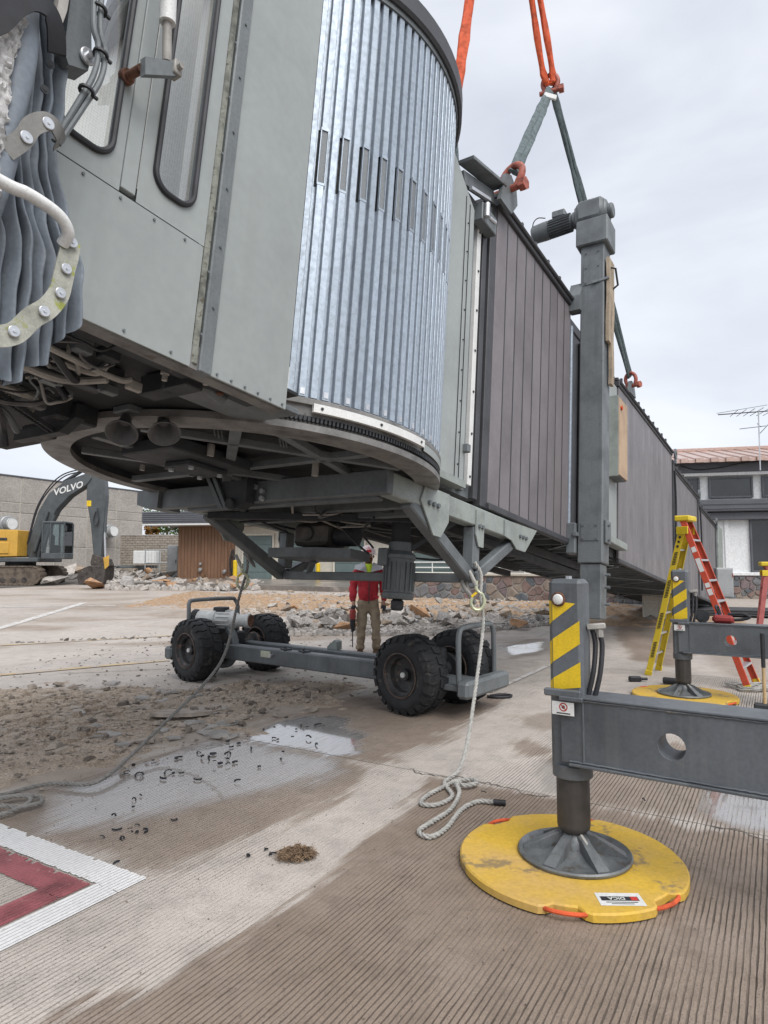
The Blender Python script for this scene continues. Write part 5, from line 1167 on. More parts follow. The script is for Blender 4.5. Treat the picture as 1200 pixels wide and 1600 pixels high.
def outrigger(base, label, beam_len, grp):
    o = thing('crane_outrigger', label, 'outrigger', base, atan2(BD.y, BD.x), grp)     # local x along the beam, -y towards the camera
    w, d = .178, .155
    MB().box((-w / 2, -d / 2, .47), (w / 2, d / 2, 1.46), .022).build('post', M_OUT, o)
    # hazard tape: three slanted yellow bands on the front face, wrapped on to the left edge
    tp = MB()
    for z0, zl in ((1.24, None), (1.03, 0), (.885, 1)):
        sl, th = .10, .118; a_, c_ = -w / 2 + .024, w / 2 - .012
        if zl is None: P = [(a_, z0), (c_ - .02, 1.335), (a_, 1.345)]
        elif zl == 0: P = [(a_, z0), (c_, z0 + sl), (c_, z0 + sl + th), (a_, z0 + th)]
        else: P = [(a_, z0), (c_, z0 + .025), (c_, z0 + sl - .065 + th), (a_, z0 + .062)]
        tp.add([(x, -d / 2 - .0015, z) for x, z in P], [tuple(range(len(P)))])
        zz = (P[0][1], P[-1][1])
        tp.add([(-w / 2 + .024, -d / 2 - .0015, zz[0]), (-w / 2 - .0008, -d / 2 + .021, zz[0] - .022), (-w / 2 - .0008, -d / 2 + .021, zz[1] - (.022 if zl is not None else 0)), (-w / 2 + .024, -d / 2 - .0015, zz[1])], [(0, 1, 2, 3)])
    tp.build('hazard_tape', M_YEL, o, fix=False)
    lp_ = MB().cyl((-.03, -d / 2 - .001, 1.355), (-.03, -d / 2 - .014, 1.355), .038, 20, b=.004).build('lamp_rim', M_RUST, o)
    MB().lathe([(0, .008), (.02, .007), (.026, .004), (.028, 0)], 18, (-.03, -d / 2 - .0142, 1.355), (0, -1, 0)).build('lamp_lens', M_WHITE, lp_)
    MB().cyl((.0, 0, 1.46), (.0, 0, 1.475), .018, 6).build('top_bolt', M_SILVER, o)
    # beam: box girder with flanges and a round hole through it
    b0 = -.02; zt, zb = .855, .535; ny = 20; hx, hz_, hr = .505, .685, .062
    for y, nm in ((-.105, 'beam_web'), (.085, 'beam_web')):
        mb = MB(); ring = [(hx + hr * cos(2 * pi * k / 24), hz_ + hr * sin(2 * pi * k / 24)) for k in range(24)]
        rect = []
        for (rx, rz) in ring:
            dx, dz = rx - hx, rz - hz_; s = min(.14 / max(abs(dx), 1e-9), (zt - hz_ if dz > 0 else hz_ - zb) / max(abs(dz), 1e-9)); rect.append((hx + dx * s, hz_ + dz * s))
        # snap corners
        for t in (0.012,):
            P = [(x, y + e_, z) for e_ in (0, t) for (x, z) in ring] + [(x, y + e_, z) for e_ in (0, t) for (x, z) in rect]
            mb.add(P, [(k, (k + 1) % 24, 48 + (k + 1) % 24, 48 + k) for k in range(24)] + [(24 + (k + 1) % 24, 24 + k, 72 + k, 72 + (k + 1) % 24) for k in range(24)] + [(k, 24 + k, 24 + (k + 1) % 24, (k + 1) % 24) for k in range(24)])
            for cx in (-1, 1):
                for cz in (zb, zt):
                    ed = [p for p in rect if abs(p[0] - (hx + cx * .14)) < 1e-6]; tb = [p for p in rect if abs(p[1] - cz) < 1e-6]
                    pe = max(ed, key=lambda p: p[1]) if cz == zt else min(ed, key=lambda p: p[1]); pt_ = max(tb, key=lambda p: p[0] * cx) 
                    mb.add([(pe[0], y, pe[1]), (hx + cx * .14, y, cz), (pt_[0], y, pt_[1])], [(0, 1, 2)])
        mb.box((b0, y, zb), (hx - .14, y + .012, zt)); mb.box((hx + .14, y, zb), (beam_len, y + .012, zt)); mb.build(nm, M_OUT, o, fix=False)
    MB().box((b0 - .03, -.115, zt), (beam_len, .105, zt + .012), .003).build('beam_flange', M_OUT, o)
    MB().box((b0 + .04, -.125, zb - .014), (beam_len, .105, zb), .003).build('beam_flange', M_OUT, o)
    MB().cyl((hx, -.09, hz_), (hx, .08, hz_), hr + .003, 24).build('hole_sleeve', M_OUT, o) if False else MB().lathe([(hr, 0), (hr, .178)], 24, (hx, -.093, hz_), (0, 1, 0)).build('hole_sleeve', M_OUT, o)
    MB().box((-.10, -.135, .862), (.09, -.105, .90), .006).box((-.02, -.14, .845), (.10, -.108, .868), .004).build('stop_block', M_OUT, o)
    lb = MB().box((-.06, -.1275, .772), (.055, -.1262, .838)).build('warning_label', M_WHITE, o)
    MB().lathe([(.016, 0), (.022, 0)], 24, (.0, -.1285, .812), (0, -1, 0)).bar((-.014, -.1286, .826), (.014, -.1286, .798), .001, .005, (0, 0, 1)).build('label_symbol', mat('print_red', (0.4, 0.05, 0.04), .6, var=0), lb, fix=False)
    MB().lathe([(0, 0), (.009, 0)], 12, (.0, -.1284, .812), (0, -1, 0)).box((-.035, -.1284, .778), (.035, -.1283, .784)).build('label_print', M_DARK, lb, fix=False)
    for q0, q1 in (((-.02, -.1065, .848), (beam_len, -.1065, .848)), ((.02, -.1065, .542), (beam_len, -.1065, .542)), ((w / 2 + .004, -.107, .54), (w / 2 + .004, -.107, .85))):
        n_ = int((V(q1) - V(q0)).length / .02); MB().tube([V(q0).lerp(V(q1), i / n_) + V(0, RND.uniform(-.0015, .0015), RND.uniform(-.0015, .0015)) for i in range(n_ + 1)], .0055, 6).build('weld_bead', M_OUT, o)
    # jack and foot
    MB().lathe([(.095, .44), (.102, .445), (.102, .505), (.09, .51)], 32).build('jack_collar', M_OUT, o)
    jk = MB().lathe([(0, .16), (.06, .16), (.082, .185), (.084, .20), (.084, .445)], 32).build('jack_cylinder', M_JACK, o)
    ft = MB().lathe([(.0, .046), (.272, .046), (.284, .050), (.287, .062), (.280, .070), (.268, .066), (.255, .058), (.16, .066), (.085, .09), (.07, .105), (.0, .105)], 48).build('foot_plate', M_FOOT, o)
    hub = MB().lathe([(.088, .08), (.08, .13), (.058, .155), (.058, .19), (.04, .20), (.0, .20)], 24); hub.build('foot_socket', M_FOOT, o)
    for k in range(6):
        a = radians(20 + 60 * k); M = Matrix.Rotation(a, 4, 'Z')
        MB().prism([(.06, .06), (.255, .057), (.255, .066), (.10, .15), (.06, .16)], lambda u, v, t: M @ V(u, t * (1 + .6 * (u > .2)), v), -.02, .02).build('foot_rib', M_FOOT, o)
    MB().bar((.05, -.05, .165), (.13, -.10, .10), .014, .014).bar((.115, -.12, .098), (.145, -.08, .098), .014, .014).build('locking_pin', M_COND, o)
    # hoses behind the post
    for dx, ph in ((.0, 0), (.035, 1)):
        MB().tube(cr([(w / 2 + .02 + dx, .03, 1.20 - .02 * ph), (w / 2 + .035 + dx, .03, 1.12), (w / 2 + .03 + dx, .0, .98), (w / 2 + .0 + dx, -.02, .84)]), .013, 8).build('hydraulic_hose', M_BLACK, o)
    MB().bar((w / 2, .0, 1.21), (w / 2 + .09, .03, 1.22), .03, .03, b=.005).cyl((w / 2 + .06, .03, 1.22), (w / 2 + .06, .03, 1.16), .018, 8).build('hose_fitting', M_COND, o)
    return o
P1, P2 = V(.985, 3.50, 0), V(3.43, 7.60, 0)
outrigger(P1, 'nearest crane outrigger, striped grey post with jack standing on the DICA pad', 4.0, 'crane outriggers')
outrigger(P2, 'farther crane outrigger with striped post, tools lying on its beam', 5.5, 'crane outriggers')
def pad(c, label, lab):
    o = thing('outrigger_pad', label, 'outrigger pad', c, 0, 'round yellow outrigger pads')
    R, T = .56, .042; n = 120; P = []
    notches = [radians(x) for x in (-108, -54, 68, 122)]
    for k in range(n):
        a = 2 * pi * k / n; r = R
        for q_ in notches:
            dd = abs((a - q_ + pi) % (2 * pi) - pi)
            if dd < radians(10): r = R - .05 * min(1, (radians(10) - dd) / radians(3.5))
        P.append((r * cos(a), r * sin(a)))
    mb = MB(); b = .008
    sc = lambda p, k: (p[0] * k, p[1] * k)
    L = [[(x, y, .004) for x, y in P], [(x, y, T - b) for x, y in P], [(x * (1 - b / R), y * (1 - b / R), T) for x, y in P]]
    V_ = L[0] + L[1] + L[2]
    mb.add(V_, [(k, (k + 1) % n, n + (k + 1) % n, n + k) for k in range(n)] + [(n + k, n + (k + 1) % n, 2 * n + (k + 1) % n, 2 * n + k) for k in range(n)] + [tuple(2 * n + k for k in range(n)), tuple(range(n))[::-1]])
    mb.build('pad_disc', M_PADY, o)
    for q_ in notches:
        A = [(R * .955 * cos(q_ - .19), R * .955 * sin(q_ - .19), .025), (R * .985 * cos(q_ - .12), R * .985 * sin(q_ - .12), .028), (R * 1.0 * cos(q_), R * 1.0 * sin(q_), .03), (R * .985 * cos(q_ + .12), R * .985 * sin(q_ + .12), .028), (R * .955 * cos(q_ + .19), R * .955 * sin(q_ + .19), .025)]
        MB().tube(cr(A, 5), .010, 8).build('rope_handle', M_ORANGE, o)
    if lab:
        M = frame((.10, -.44, T + .0012), (-cos(radians(10)), -sin(radians(10)) * -.15, 0), (0.0, -1, 0))
        MB().box((-.10, -.055, 0), (.10, .055, .0006), 0, M).build('pad_sticker', M_WHITE, o)
        MB().box((-.082, -.022, .0008), (.085, .014, .0014), 0, M).build('sticker_bar', M_BLACK, o)
        MB().box((-.078, -.019, .0016), (-.048, .011, .0022), 0, M).build('sticker_square', mat('sticker_red', (0.55, 0.04, 0.03), .5, var=0), o)
        text_mesh('DICA', .032, M @ Matrix.Translation((.015, -.004, .0024)), M_WHITE, 'sticker_text', o, .0003, .0006)
        MB().box((-.07, .024, .0008), (.07, .030, .0012), 0, M).box((-.05, .038, .0008), (.05, .043, .0012), 0, M).build('sticker_lines', M_DARK, o)
    return o
pad((P1.x - .03, P1.y - .02, .004), 'scuffed yellow round pad under the nearest outrigger foot', True)
pad((P2.x, P2.y, .004), 'pale yellow round pad under the farther outrigger foot', False)
# tools on and by the farther beam (beam frame)
BR2 = Matrix.Translation(P2) @ Matrix.Rotation(atan2(BD.y, BD.x), 4, 'Z')
def b2(x, y, z): return BR2 @ V(x, y, z)
M_TOOLR = mat('tool_red', (0.30, 0.035, 0.03), 0.5, var=0.15); M_HANDLE = mat('handle_ash', (0.55, 0.38, 0.20), 0.6, var=0.12, streak=0.3)
t = thing('cut_off_saw', 'dark red cut-off saw lying on the farther outrigger beam', 'saw', b2(.42, 0, .868))
tm = Matrix.Rotation(atan2(BD.y, BD.x), 4, 'Z')
def tp_(mb, nm, m): mb.v = [tuple(tm @ V(p)) for p in mb.v]; return mb.build(nm, m, t)
tp_(MB().cyl((-.20, -.008, .07), (-.20, .008, .07), .075, 22).cyl((-.22, -.03, .05), (-.22, .03, .05), .03, 12), 'blade', M_DARK)
tp_(MB().box((-.10, -.05, .0), (.12, .05, .09), .03), 'motor_body', M_TOOLR)
tp_(MB().tube(cr([(.10, 0, .04), (.20, 0, .05), (.27, 0, .08), (.20, 0, .11), (.06, 0, .10)]), .017, 8), 'rear_handle', M_BLACK)
tp_(MB().tube(cr([(-.02, -.07, .1), (-.05, -.08, .18), (-.05, .08, .18), (-.02, .07, .1)]), .013, 8), 'front_handle', M_BLACK)
t = thing('hammer', 'wooden-handled hammer lying along the farther outrigger beam', 'hammer', b2(1.02, .02, .868))
tp_(MB().cyl((0, -.07, .035), (0, .07, .035), .032, 12, b=.006), 'hammer_head', M_DARK)
tp_(MB().tube([(0, 0, .035), (.15, .01, .025), (.42, .02, .02)], [.013, .015, .017], 8), 'handle', M_HANDLE)
t = thing('sledgehammer', 'sledgehammer leaning upright against the farther outrigger beam', 'hammer', (b2(.82, -.30, 0).x, b2(.82, -.30, 0).y, 0.0))
tp_(MB().box((-.10, -.045, .012), (.10, .045, .085), .014), 'hammer_head', M_DARK)
tp_(MB().tube([(0, 0, .06), (.0, .03, .45)], [.018, .017], 10), 'handle', M_HANDLE)
tp_(MB().tube([(0, .03, .45), (.0, .055, .80)], [.020, .021], 10), 'grip', M_BLACK)
t = thing('angle_grinder', 'black angle grinder lying on the concrete beyond the farther pad', 'grinder', (3.68, 8.35, 0.0))
tp_(MB().cyl((-.16, 0, .05), (.10, 0, .05), .042, 14, b=.01), 'motor_body', M_BLACK)
tp_(MB().cyl((.12, .0, .02), (.12, .0, .09), .045, 14, b=.01).cyl((.12, 0, .012), (.12, 0, .018), .07, 20), 'gear_head', M_DARK)
t = thing('power_cord', 'tangled grey cord heaped at the foot of the red ladder', 'cord', (4.55, 8.1, 0))
pp = []
for k in range(110):
    a = k * .42; r = .12 + .09 * sin(k * .37) + .05 * sin(k * 1.3); pp.append((r * cos(a) * 1.5, r * sin(a), .02 + .03 * abs(sin(k * .7))))
MB().tube(cr(pp, 3), .011, 6).build('cord', M_ROPE, t)
MB().tube(cr([(.2, .1, .02), (.5, .0, .015), (.8, .1, .012), (1.2, .05, .012)], 6), .011, 6).build('cord_tail', M_BLACK, t)
t = thing('hand_tool', 'small black tool lying left of the farther outrigger post', 'hand tool', (3.28, 8.62, 0))
MB().box((-.10, -.035, .0), (.06, .035, .07), .015).build('tool_body', M_BLACK, t); MB().cyl((.05, 0, .035), (.14, 0, .035), .018, 10).build('tool_nose', M_DARK, t)

# ================================================================== LADDERS
M_LYEL = mat('ladder_yellow', (0.74, 0.55, 0.03), 0.5, var=0.08, scale=8); M_LRED = mat('ladder_red', (0.55, 0.075, 0.035), 0.5, var=0.08, scale=8)
M_LPINK = mat('ladder_faded_red', (0.42, 0.11, 0.10), 0.55, var=0.12, scale=6)
def step_ladder(name, label, foot_back, foot_front, top, wid, m_front, m_back, m_cap, wdir, nst=7, marks=True):
    base = (V(foot_back[0]) + V(foot_front[0])) / 2; base.z = 0
    o = thing(name, label, 'ladder', base, 0, 'step ladders'); wdir = V(wdir).normalized()
    def lp(mb, nm, m, parent=None, **k): mb.v = [tuple(V(p) - base) for p in mb.v]; return mb.build(nm, m, parent or o, **k)
    T = V(top); tw = .17
    rails = {}
    for key, ft, m, dz in (('front', foot_front, m_front, 0), ('back', foot_back, m_back, -.10)):
        f0, f1 = V(ft[0]), V(ft[1]); fm = (f0 + f1) / 2
        for i, fpnt in enumerate((f0, f1)):
            s = -1 if i == 0 else 1
            tp = T + wdir * s * tw + V(0, 0, dz) + (fm - T).normalized() * .02
            d = (tp - fpnt).normalized(); nrm = d.cross(wdir).normalized()
            mb = MB(); mb.bar(fpnt, tp, .012, .075, nrm, .003)
            for e_ in (-1, 1): mb.bar(fpnt + nrm * e_ * .034 - wdir * s * .014, tp + nrm * e_ * .034 - wdir * s * .014, .026, .008, nrm)
            r = lp(mb, 'rail', m); rails[key, i] = (fpnt, tp, nrm)
            lp(MB().bar(fpnt - V(0, 0, .0), fpnt + d * .07, .03, .09, nrm, .004), 'rail_foot', m_cap, r)
    for key, n_, mm in (('front', nst, M_SILVER), ('back', nst - 1, M_SILVER)):
        (a0, a1, nr), (b0_, b1, _) = rails[key, 0], rails[key, 1]
        for k in range(n_):
            t_ = (k + 1) / (n_ + 1); p, q_ = a0.lerp(a1, t_), b0_.lerp(b1, t_)
            mb = MB(); mb.bar(p, q_, .085 if key == 'front' else .03, .025, (0, 0, 1), .003); lp(mb, 'step' if key == 'front' else 'rung', mm)
    mb = MB(); mb.bar(T - wdir * (tw + .03) + V(0, 0, .01), T + wdir * (tw + .03) + V(0, 0, .01), .19, .075, (0, 0, 1), .015); lp(mb, 'top_cap', m_cap)
    mb = MB(); 
    for s in (-1, 1): mb.bar(T + wdir * s * tw * 1.12 - V(0, 0, .20), T + wdir * s * tw * 1.12 - V(0, 0, .10), .02, .16, (V(foot_front[0]) - V(foot_back[0])), .004)
    mb.v = [tuple(V(p) - base) for p in mb.v]; build_each(mb, 'hinge_bracket', m_cap, o)
    if marks:
        a0, a1, nr = rails['back', 0]; d = (a1 - a0).normalized(); out = -wdir * .008
        mb = MB()
        for t0, t1, st in ((.13, .24, .02), (.33, .44, .02), (.54, .66, .02), (.76, .84, .02)):
            t_ = t0
            while t_ < t1:
                c = a0.lerp(a1, t_) + out; mb.bar(c - nr * .02 + d * .012, c + nr * .02 - d * .012, .0015, .012, d); t_ += st * .55
        mb.v = [tuple(V(p) - base) for p in mb.v]; tag(mb.build('rail_print', M_BLACK, o), kind='stuff')
        mb = MB()
        for t_ in (.88, .91, .94): c = a0.lerp(a1, t_) + out; mb.cyl(c, c - wdir * .003, .017, 10)
        mb.v = [tuple(V(p) - base) for p in mb.v]; build_each(mb, 'rail_hole', M_BLACK, o)
        a0, a1, nr = rails['front', 0]; d = (a1 - a0).normalized()
        mb = MB()
        for t_, h in ((.80, .07), (.68, .18), (.585, .06), (.54, .08)): c = a0.lerp(a1, t_) + out; mb.bar(c, c + d * h, .0015, .055, nr)
        mb.v = [tuple(V(p) - base) for p in mb.v]; build_each(mb, 'rail_sticker', M_WHITE, o)
        c = a0.lerp(a1, .36) + out; lp(MB().bar(c, c + d * .17, .0018, .06, nr, 0), 'oval_sticker', mat('sticker_blue', (0.10, 0.13, 0.30), 0.5, var=0.05)); lp(MB().bar(c + d * .03 + out * .3, c + d * .14 + out * .3, .0018, .03, nr, 0), 'oval_sticker_text', M_WHITE)
    return o
LT = px(1071, 812, 8.75)
step_ladder('step_ladder', 'tall fibreglass step ladder with red front rails and yellow back rails', [(3.62, 9.10, 0), (3.93, 9.50, 0)], [(4.38, 7.98, 0), (4.75, 8.45, 0)], (LT.x, LT.y, LT.z), .5, M_LRED, M_LYEL, M_LYEL, (.62, .78, 0))
LT2 = px(1196, 882, 11.6)
step_ladder('step_ladder', 'faded red step ladder cut off by the right edge of the picture', [(LT2.x - .35, 11.35, 0), (LT2.x - .15, 11.75, 0)], [(LT2.x + .5, 11.2, 0), (LT2.x + .7, 11.6, 0)], (LT2.x, LT2.y, LT2.z), .5, M_LPINK, M_LPINK, M_LYEL, (.4, .9, 0), 5, False)

# ================================================================== ROPES
def strand_rope(name, label, pts, r, m, n=8, pitch=7.0, smooth=True):
    P = cr(pts, n); o = thing(name, label, 'rope', (P[-1].x, P[-1].y, 0)); base = V(P[-1].x, P[-1].y, 0)
    # resample evenly
    L = [0]
    for a, b in zip(P, P[1:]): L.append(L[-1] + (b - a).length)
    step = r * 1.15; N = int(L[-1] / step); Q = []; j = 0
    for i in range(N + 1):
        s = L[-1] * i / N
        while j < len(L) - 2 and L[j + 1] < s: j += 1
        t_ = (s - L[j]) / max(1e-9, L[j + 1] - L[j]); Q.append(P[j].lerp(P[j + 1], t_))
    prev = None; fr_ = []
    for i, p in enumerate(Q):
        t_ = (Q[min(N, i + 1)] - Q[max(0, i - 1)]).normalized()
        if prev is None: nn = t_.cross(V(.3, 1, .2))
        else: nn = prev - t_ * prev.dot(t_)
        nn.normalize(); prev = nn; fr_.append((nn, t_.cross(nn)))
    for k in range(3):
        path = []
        for i, p in enumerate(Q):
            a = 2 * pi * (k / 3 + i * step / (r * pitch)); path.append(p + (fr_[i][0] * cos(a) + fr_[i][1] * sin(a)) * r * .52 - base)
        MB().tube(path, r * .56, 6).build('strand', m, o)
    return o
T1 = W(1.68, -1.17, -.72); 
def coil(c, pts, z=.016): return [(c[0] + x, c[1] + y, z + zz) for x, y, zz in pts]
strand_rope('tag_line', 'pale twisted rope hanging from the near truss corner and looped on the concrete', [T1 + V(-.02, -.03, .16), T1 + V(.03, -.06, .05), T1 + V(.02, -.08, -.15), (.86, 5.72, 1.0), (.74, 5.35, .55), (.63, 5.02, .22), (.55, 4.86, .06), (.47, 4.78, .016), (.42, 4.66, .016), (.45, 4.42, .016), (.34, 4.27, .016), (.24, 4.28, .016), (.28, 4.42, .016), (.43, 4.62, .018), (.52, 4.72, .016), (.62, 4.70, .03), (.64, 4.62, .035), (.55, 4.58, .03), (.49, 4.62, .04), (.50, 4.45, .03), (.42, 4.20, .016), (.29, 4.00, .016), (.20, 3.86, .016), (.26, 3.78, .016), (.36, 3.90, .016), (.48, 4.18, .016), (.60, 4.32, .016), (.70, 4.30, .02)], .015, M_ROPE)
tag(MB().cyl((.70, 4.30, .02), (.775, 4.285, .02), .019, 10).build('rope_end_tape', M_BLACK), 'black taped tip of the pale rope beside the yellow pad', 'rope end')
T2 = px(389, 880, 6.8)
strand_rope('tag_line', 'grey wet rope sagging from the far truss leg past the left tyre', [T2 + V(-.03, 0, .1), T2 + V(0, -.06, .0), T2 + V(-.02, -.05, -.12), px(372, 940, 6.6), px(352, 1020, 6.35), px(318, 1070, 6.1), px(262, 1125, 5.7), px(205, 1180, 5.1), px(150, 1222, 4.62), (-2.30, 4.62, .03), (-2.50, 4.40, .03), (-2.62, 4.22, .05), (-2.45, 4.16, .06), (-2.25, 4.14, .05), (-2.17, 4.26, .03), (-2.26, 4.36, .04), (-2.45, 4.28, .05), (-2.55, 4.10, .03), (-2.42, 4.02, .03), (-2.28, 4.06, .04), (-2.22, 4.22, .05), (-2.32, 4.30, .06), (-2.60, 4.20, .04), (-2.85, 4.05, .02), (-3.1, 4.1, .02)], .0145, M_ROPED)
def hook(c, label, s=1.0):
    c = V(c); o = thing('snap_hook', label, 'hook', c, 0, 'snap hooks on the ropes')
    P = [(0, 0, .16), (0, 0, .09), (.045, 0, .05), (.06, 0, -.01), (.035, 0, -.06), (-.015, 0, -.065), (-.045, 0, -.02), (-.035, 0, .03)]
    MB().tube(cr([V(p) * s for p in P], 5), .014 * s, 8).build('hook_body', mat('hook_plated', (0.58, 0.60, 0.42), 0.4, 0.4, var=0.2, scale=20), o)
    MB().bar(V(-.04, 0, .035) * s, V(.02, 0, .085) * s, .012, .02).build('hook_latch', M_YEL, o)
    MB().tube([V(-.06, 0, .24) * s, V(-.02, .0, .16) * s, V(0, 0, .12) * s], .016 * s, 8).build('hook_eye', M_ROPE, o)
    return o
hook(W(1.66, -1.18, -.90) + V(0, -.04, 0), 'pale plated hook hanging below the near truss corner', 1.1)
hook(T2 + V(-.06, -.06, -.18), 'brassy hook on the grey rope at the far truss leg', 1.1)
wr = MB(); 
for k in range(3): wr.lathe([(.085, -.012), (.10, 0), (.085, .012), (.07, 0), (.085, -.012)], 16, T2 + V(.0, .02, .08 - k * .025), (1, .2, .5 + .2 * k))
tag(wr.build('rope_wrap', M_ROPED), 'turns of grey rope wrapped round the far truss leg', 'rope')
tag(MB().tube(cr([T1 + V(-.09, 0, .10), T1 + V(-.13, -.03, -.02), T1 + V(-.07, -.06, -.12), T1 + V(-.02, -.05, -.2)]), .018, 8).tube(cr([T1 + V(-.06, 0, .10), T1 + V(-.09, -.03, -.06), T1 + V(-.03, -.06, -.16)]), .018, 8).build('rope_wrap', M_ROPED), 'knotted rope loop round the near truss corner', 'rope')

# ================================================================== WORKER
def skin(name, V0, E0, R0, root, sub=2):
    me = bpy.data.meshes.new(name); me.from_pydata(V0, E0, []); ob = bpy.data.objects.new(name, me); COL.objects.link(ob)
    sk = ob.modifiers.new('s', 'SKIN'); sk.use_smooth_shade = True
    for i, r in enumerate(R0):
        d = me.skin_vertices[0].data[i]; d.radius = r if isinstance(r, tuple) else (r, r); d.use_root = (i == root)
    ss = ob.modifiers.new('u', 'SUBSURF'); ss.levels = sub; ss.render_levels = sub
    dg = bpy.context.evaluated_depsgraph_get(); out = bpy.data.meshes.new_from_object(ob.evaluated_get(dg))
    bpy.data.objects.remove(ob); bpy.data.meshes.remove(me)
    for p in out.polygons: p.use_smooth = True
    return out
def chain(*cs):
    Vs, Es, Rs, idx = [], [], [], {}
    for c in cs:
        prev = None
        for p, r in c:
            k = tuple(round(q, 4) for q in p)
            if k not in idx: idx[k] = len(Vs); Vs.append(p); Rs.append(r)
            if prev is not None: Es.append((prev, idx[k]))
            prev = idx[k]
    return Vs, Es, Rs
M_SKIN = mat('skin', (0.42, 0.23, 0.16), 0.55, var=0.08, scale=20); M_JKT = mat('red_jacket', (0.52, 0.03, 0.045), 0.75, var=0.2, scale=9, bump=0.5, bscale=22)
M_JKTN = mat('navy_yoke', (0.035, 0.04, 0.07), 0.75, var=0.2); M_JKTG = mat('silver_yoke', (0.42, 0.43, 0.45), 0.7, var=0.15)
M_HIVIS = mat('hi_vis_shirt', (0.55, 0.75, 0.04), 0.7, var=0.1); M_TAN = mat('tan_trousers', (0.34, 0.27, 0.19), 0.85, var=0.2, scale=8, bump=0.5, bscale=20, streak=.3)
M_BOOT = mat('boot_leather', (0.16, 0.085, 0.045), 0.7, var=0.25, scale=14); M_BEARD = mat('beard', (0.20, 0.09, 0.04), 0.9, var=0.3, scale=60, bump=.6); M_GLOVE = mat('work_glove', (0.05, 0.05, 0.06), 0.8, var=0.2)
PERS = thing('person', 'worker in red jacket, tan trousers and pale hard hat standing beyond the carriage', 'person', (-.26, 10.85, 0), radians(6))
# local: faces -y, z up, x to the picture's right
pel = (0, .0, .93)
body = chain([(pel, (.15, .11)), ((0, .01, 1.12), (.135, .10)), ((0, .0, 1.32), (.16, .11)), ((0, .01, 1.44), (.12, .09)), ((0, .0, 1.50), .058), ((0, -.015, 1.56), .06), ((0, -.02, 1.64), (.075, .09)), ((0, -.015, 1.72), (.07, .085))],
             [((0, .01, 1.44), (.12, .09)), ((-.17, .01, 1.41), .062), ((-.235, .02, 1.14), .045), ((-.245, -.03, .90), .032), ((-.245, -.05, .82), .036)],
             [((0, .01, 1.44), (.12, .09)), ((.17, .01, 1.41), .062), ((.235, .02, 1.14), .045), ((.25, -.03, .90), .032), ((.25, -.05, .82), .036)],
             [(pel, (.15, .11)), ((-.105, 0, .86), .09), ((-.12, -.02, .48), .058), ((-.13, .02, .08), .042)],
             [(pel, (.15, .11)), ((.105, 0, .86), .09), ((.125, -.03, .48), .058), ((.14, .0, .08), .042)])
link('body', skin('body', *body, 0), M_SKIN, PERS)
jk_ = chain([((0, .0, .86), (.185, .14)), ((0, .0, 1.02), (.175, .135)), ((0, .0, 1.2), (.185, .135)), ((0, .0, 1.36), (.19, .13)), ((0, .01, 1.45), (.12, .095)), ((0, .01, 1.50), (.085, .085))],
            [((0, .0, 1.36), (.19, .13)), ((-.185, .01, 1.39), .085), ((-.235, .02, 1.26), .078), ((-.25, .02, 1.13), .072), ((-.255, -.01, 1.0), .062), ((-.25, -.03, .89), .056)],
            [((0, .0, 1.36), (.19, .13)), ((.185, .01, 1.39), .085), ((.235, .02, 1.26), .078), ((.25, .02, 1.13), .072), ((.26, -.01, 1.0), .062), ((.255, -.03, .89), .056)])
jm = skin('jacket', *jk_, 0); 
for v in jm.vertices: v.co += v.normal * .022 * fbm(v.co.x * 9, v.co.y * 9, v.co.z * 14)
jo = link('jacket', jm, M_JKT, PERS)
for s in (-1, 1):
    yk = MB()
    P = [(s * .03, -.118, 1.37), (s * .16, -.125, 1.40), (s * .24, -.06, 1.42), (s * .22, .03, 1.48), (s * .07, -.03, 1.53), (s * .055, -.10, 1.47)]
    yk.add([V(p) + V(0, -.035, .015) for p in P], [tuple(range(6))]); yk.build('yoke', M_JKTG, jo, fix=False)
    yk = MB(); yk.add([V(p) + V(0, -.03, 0) for p in [(s * .025, -.125, 1.28), (s * .15, -.13, 1.30), (s * .16, -.13, 1.39), (s * .03, -.118, 1.36)]], [(0, 1, 2, 3)]); yk.build('yoke_stripe', M_JKTN, jo, fix=False)
zp = MB(); zp.bar((0, -.152, .87), (0, -.150, 1.34), .014, .008, (0, 1, 0)); zp.build('zip', M_DARK, jo)
for s in (-1, 1): MB().bar((s * .07, -.150, 1.0), (s * .16, -.135, .97), .012, .05, (0, 0, 1)).build('pocket_flap', M_JKT, jo)
MB().lathe([(.07, 1.33), (.085, 1.42), (.075, 1.50), (.06, 1.52)], 16, (0, -.055, 0)).build('shirt', M_HIVIS, PERS)
tr = chain([((0, .0, .97), (.165, .125)), ((0, .0, .88), (.17, .13)), ((-.10, 0, .80), .105), ((-.115, -.01, .62), .092), ((-.12, -.02, .46), .080), ((-.125, .0, .28), .076), ((-.135, .02, .10), .078)], [((0, .0, .88), (.17, .13)), ((.10, 0, .80), .105), ((.118, -.02, .62), .092), ((.125, -.03, .46), .080), ((.132, -.01, .28), .076), ((.14, .0, .10), .078)])
tm_ = skin('trousers', *tr, 0)
for v in tm_.vertices: v.co += v.normal * .022 * fbm(v.co.x * 8, v.co.y * 8, v.co.z * 16)
link('trousers', tm_, M_TAN, PERS)
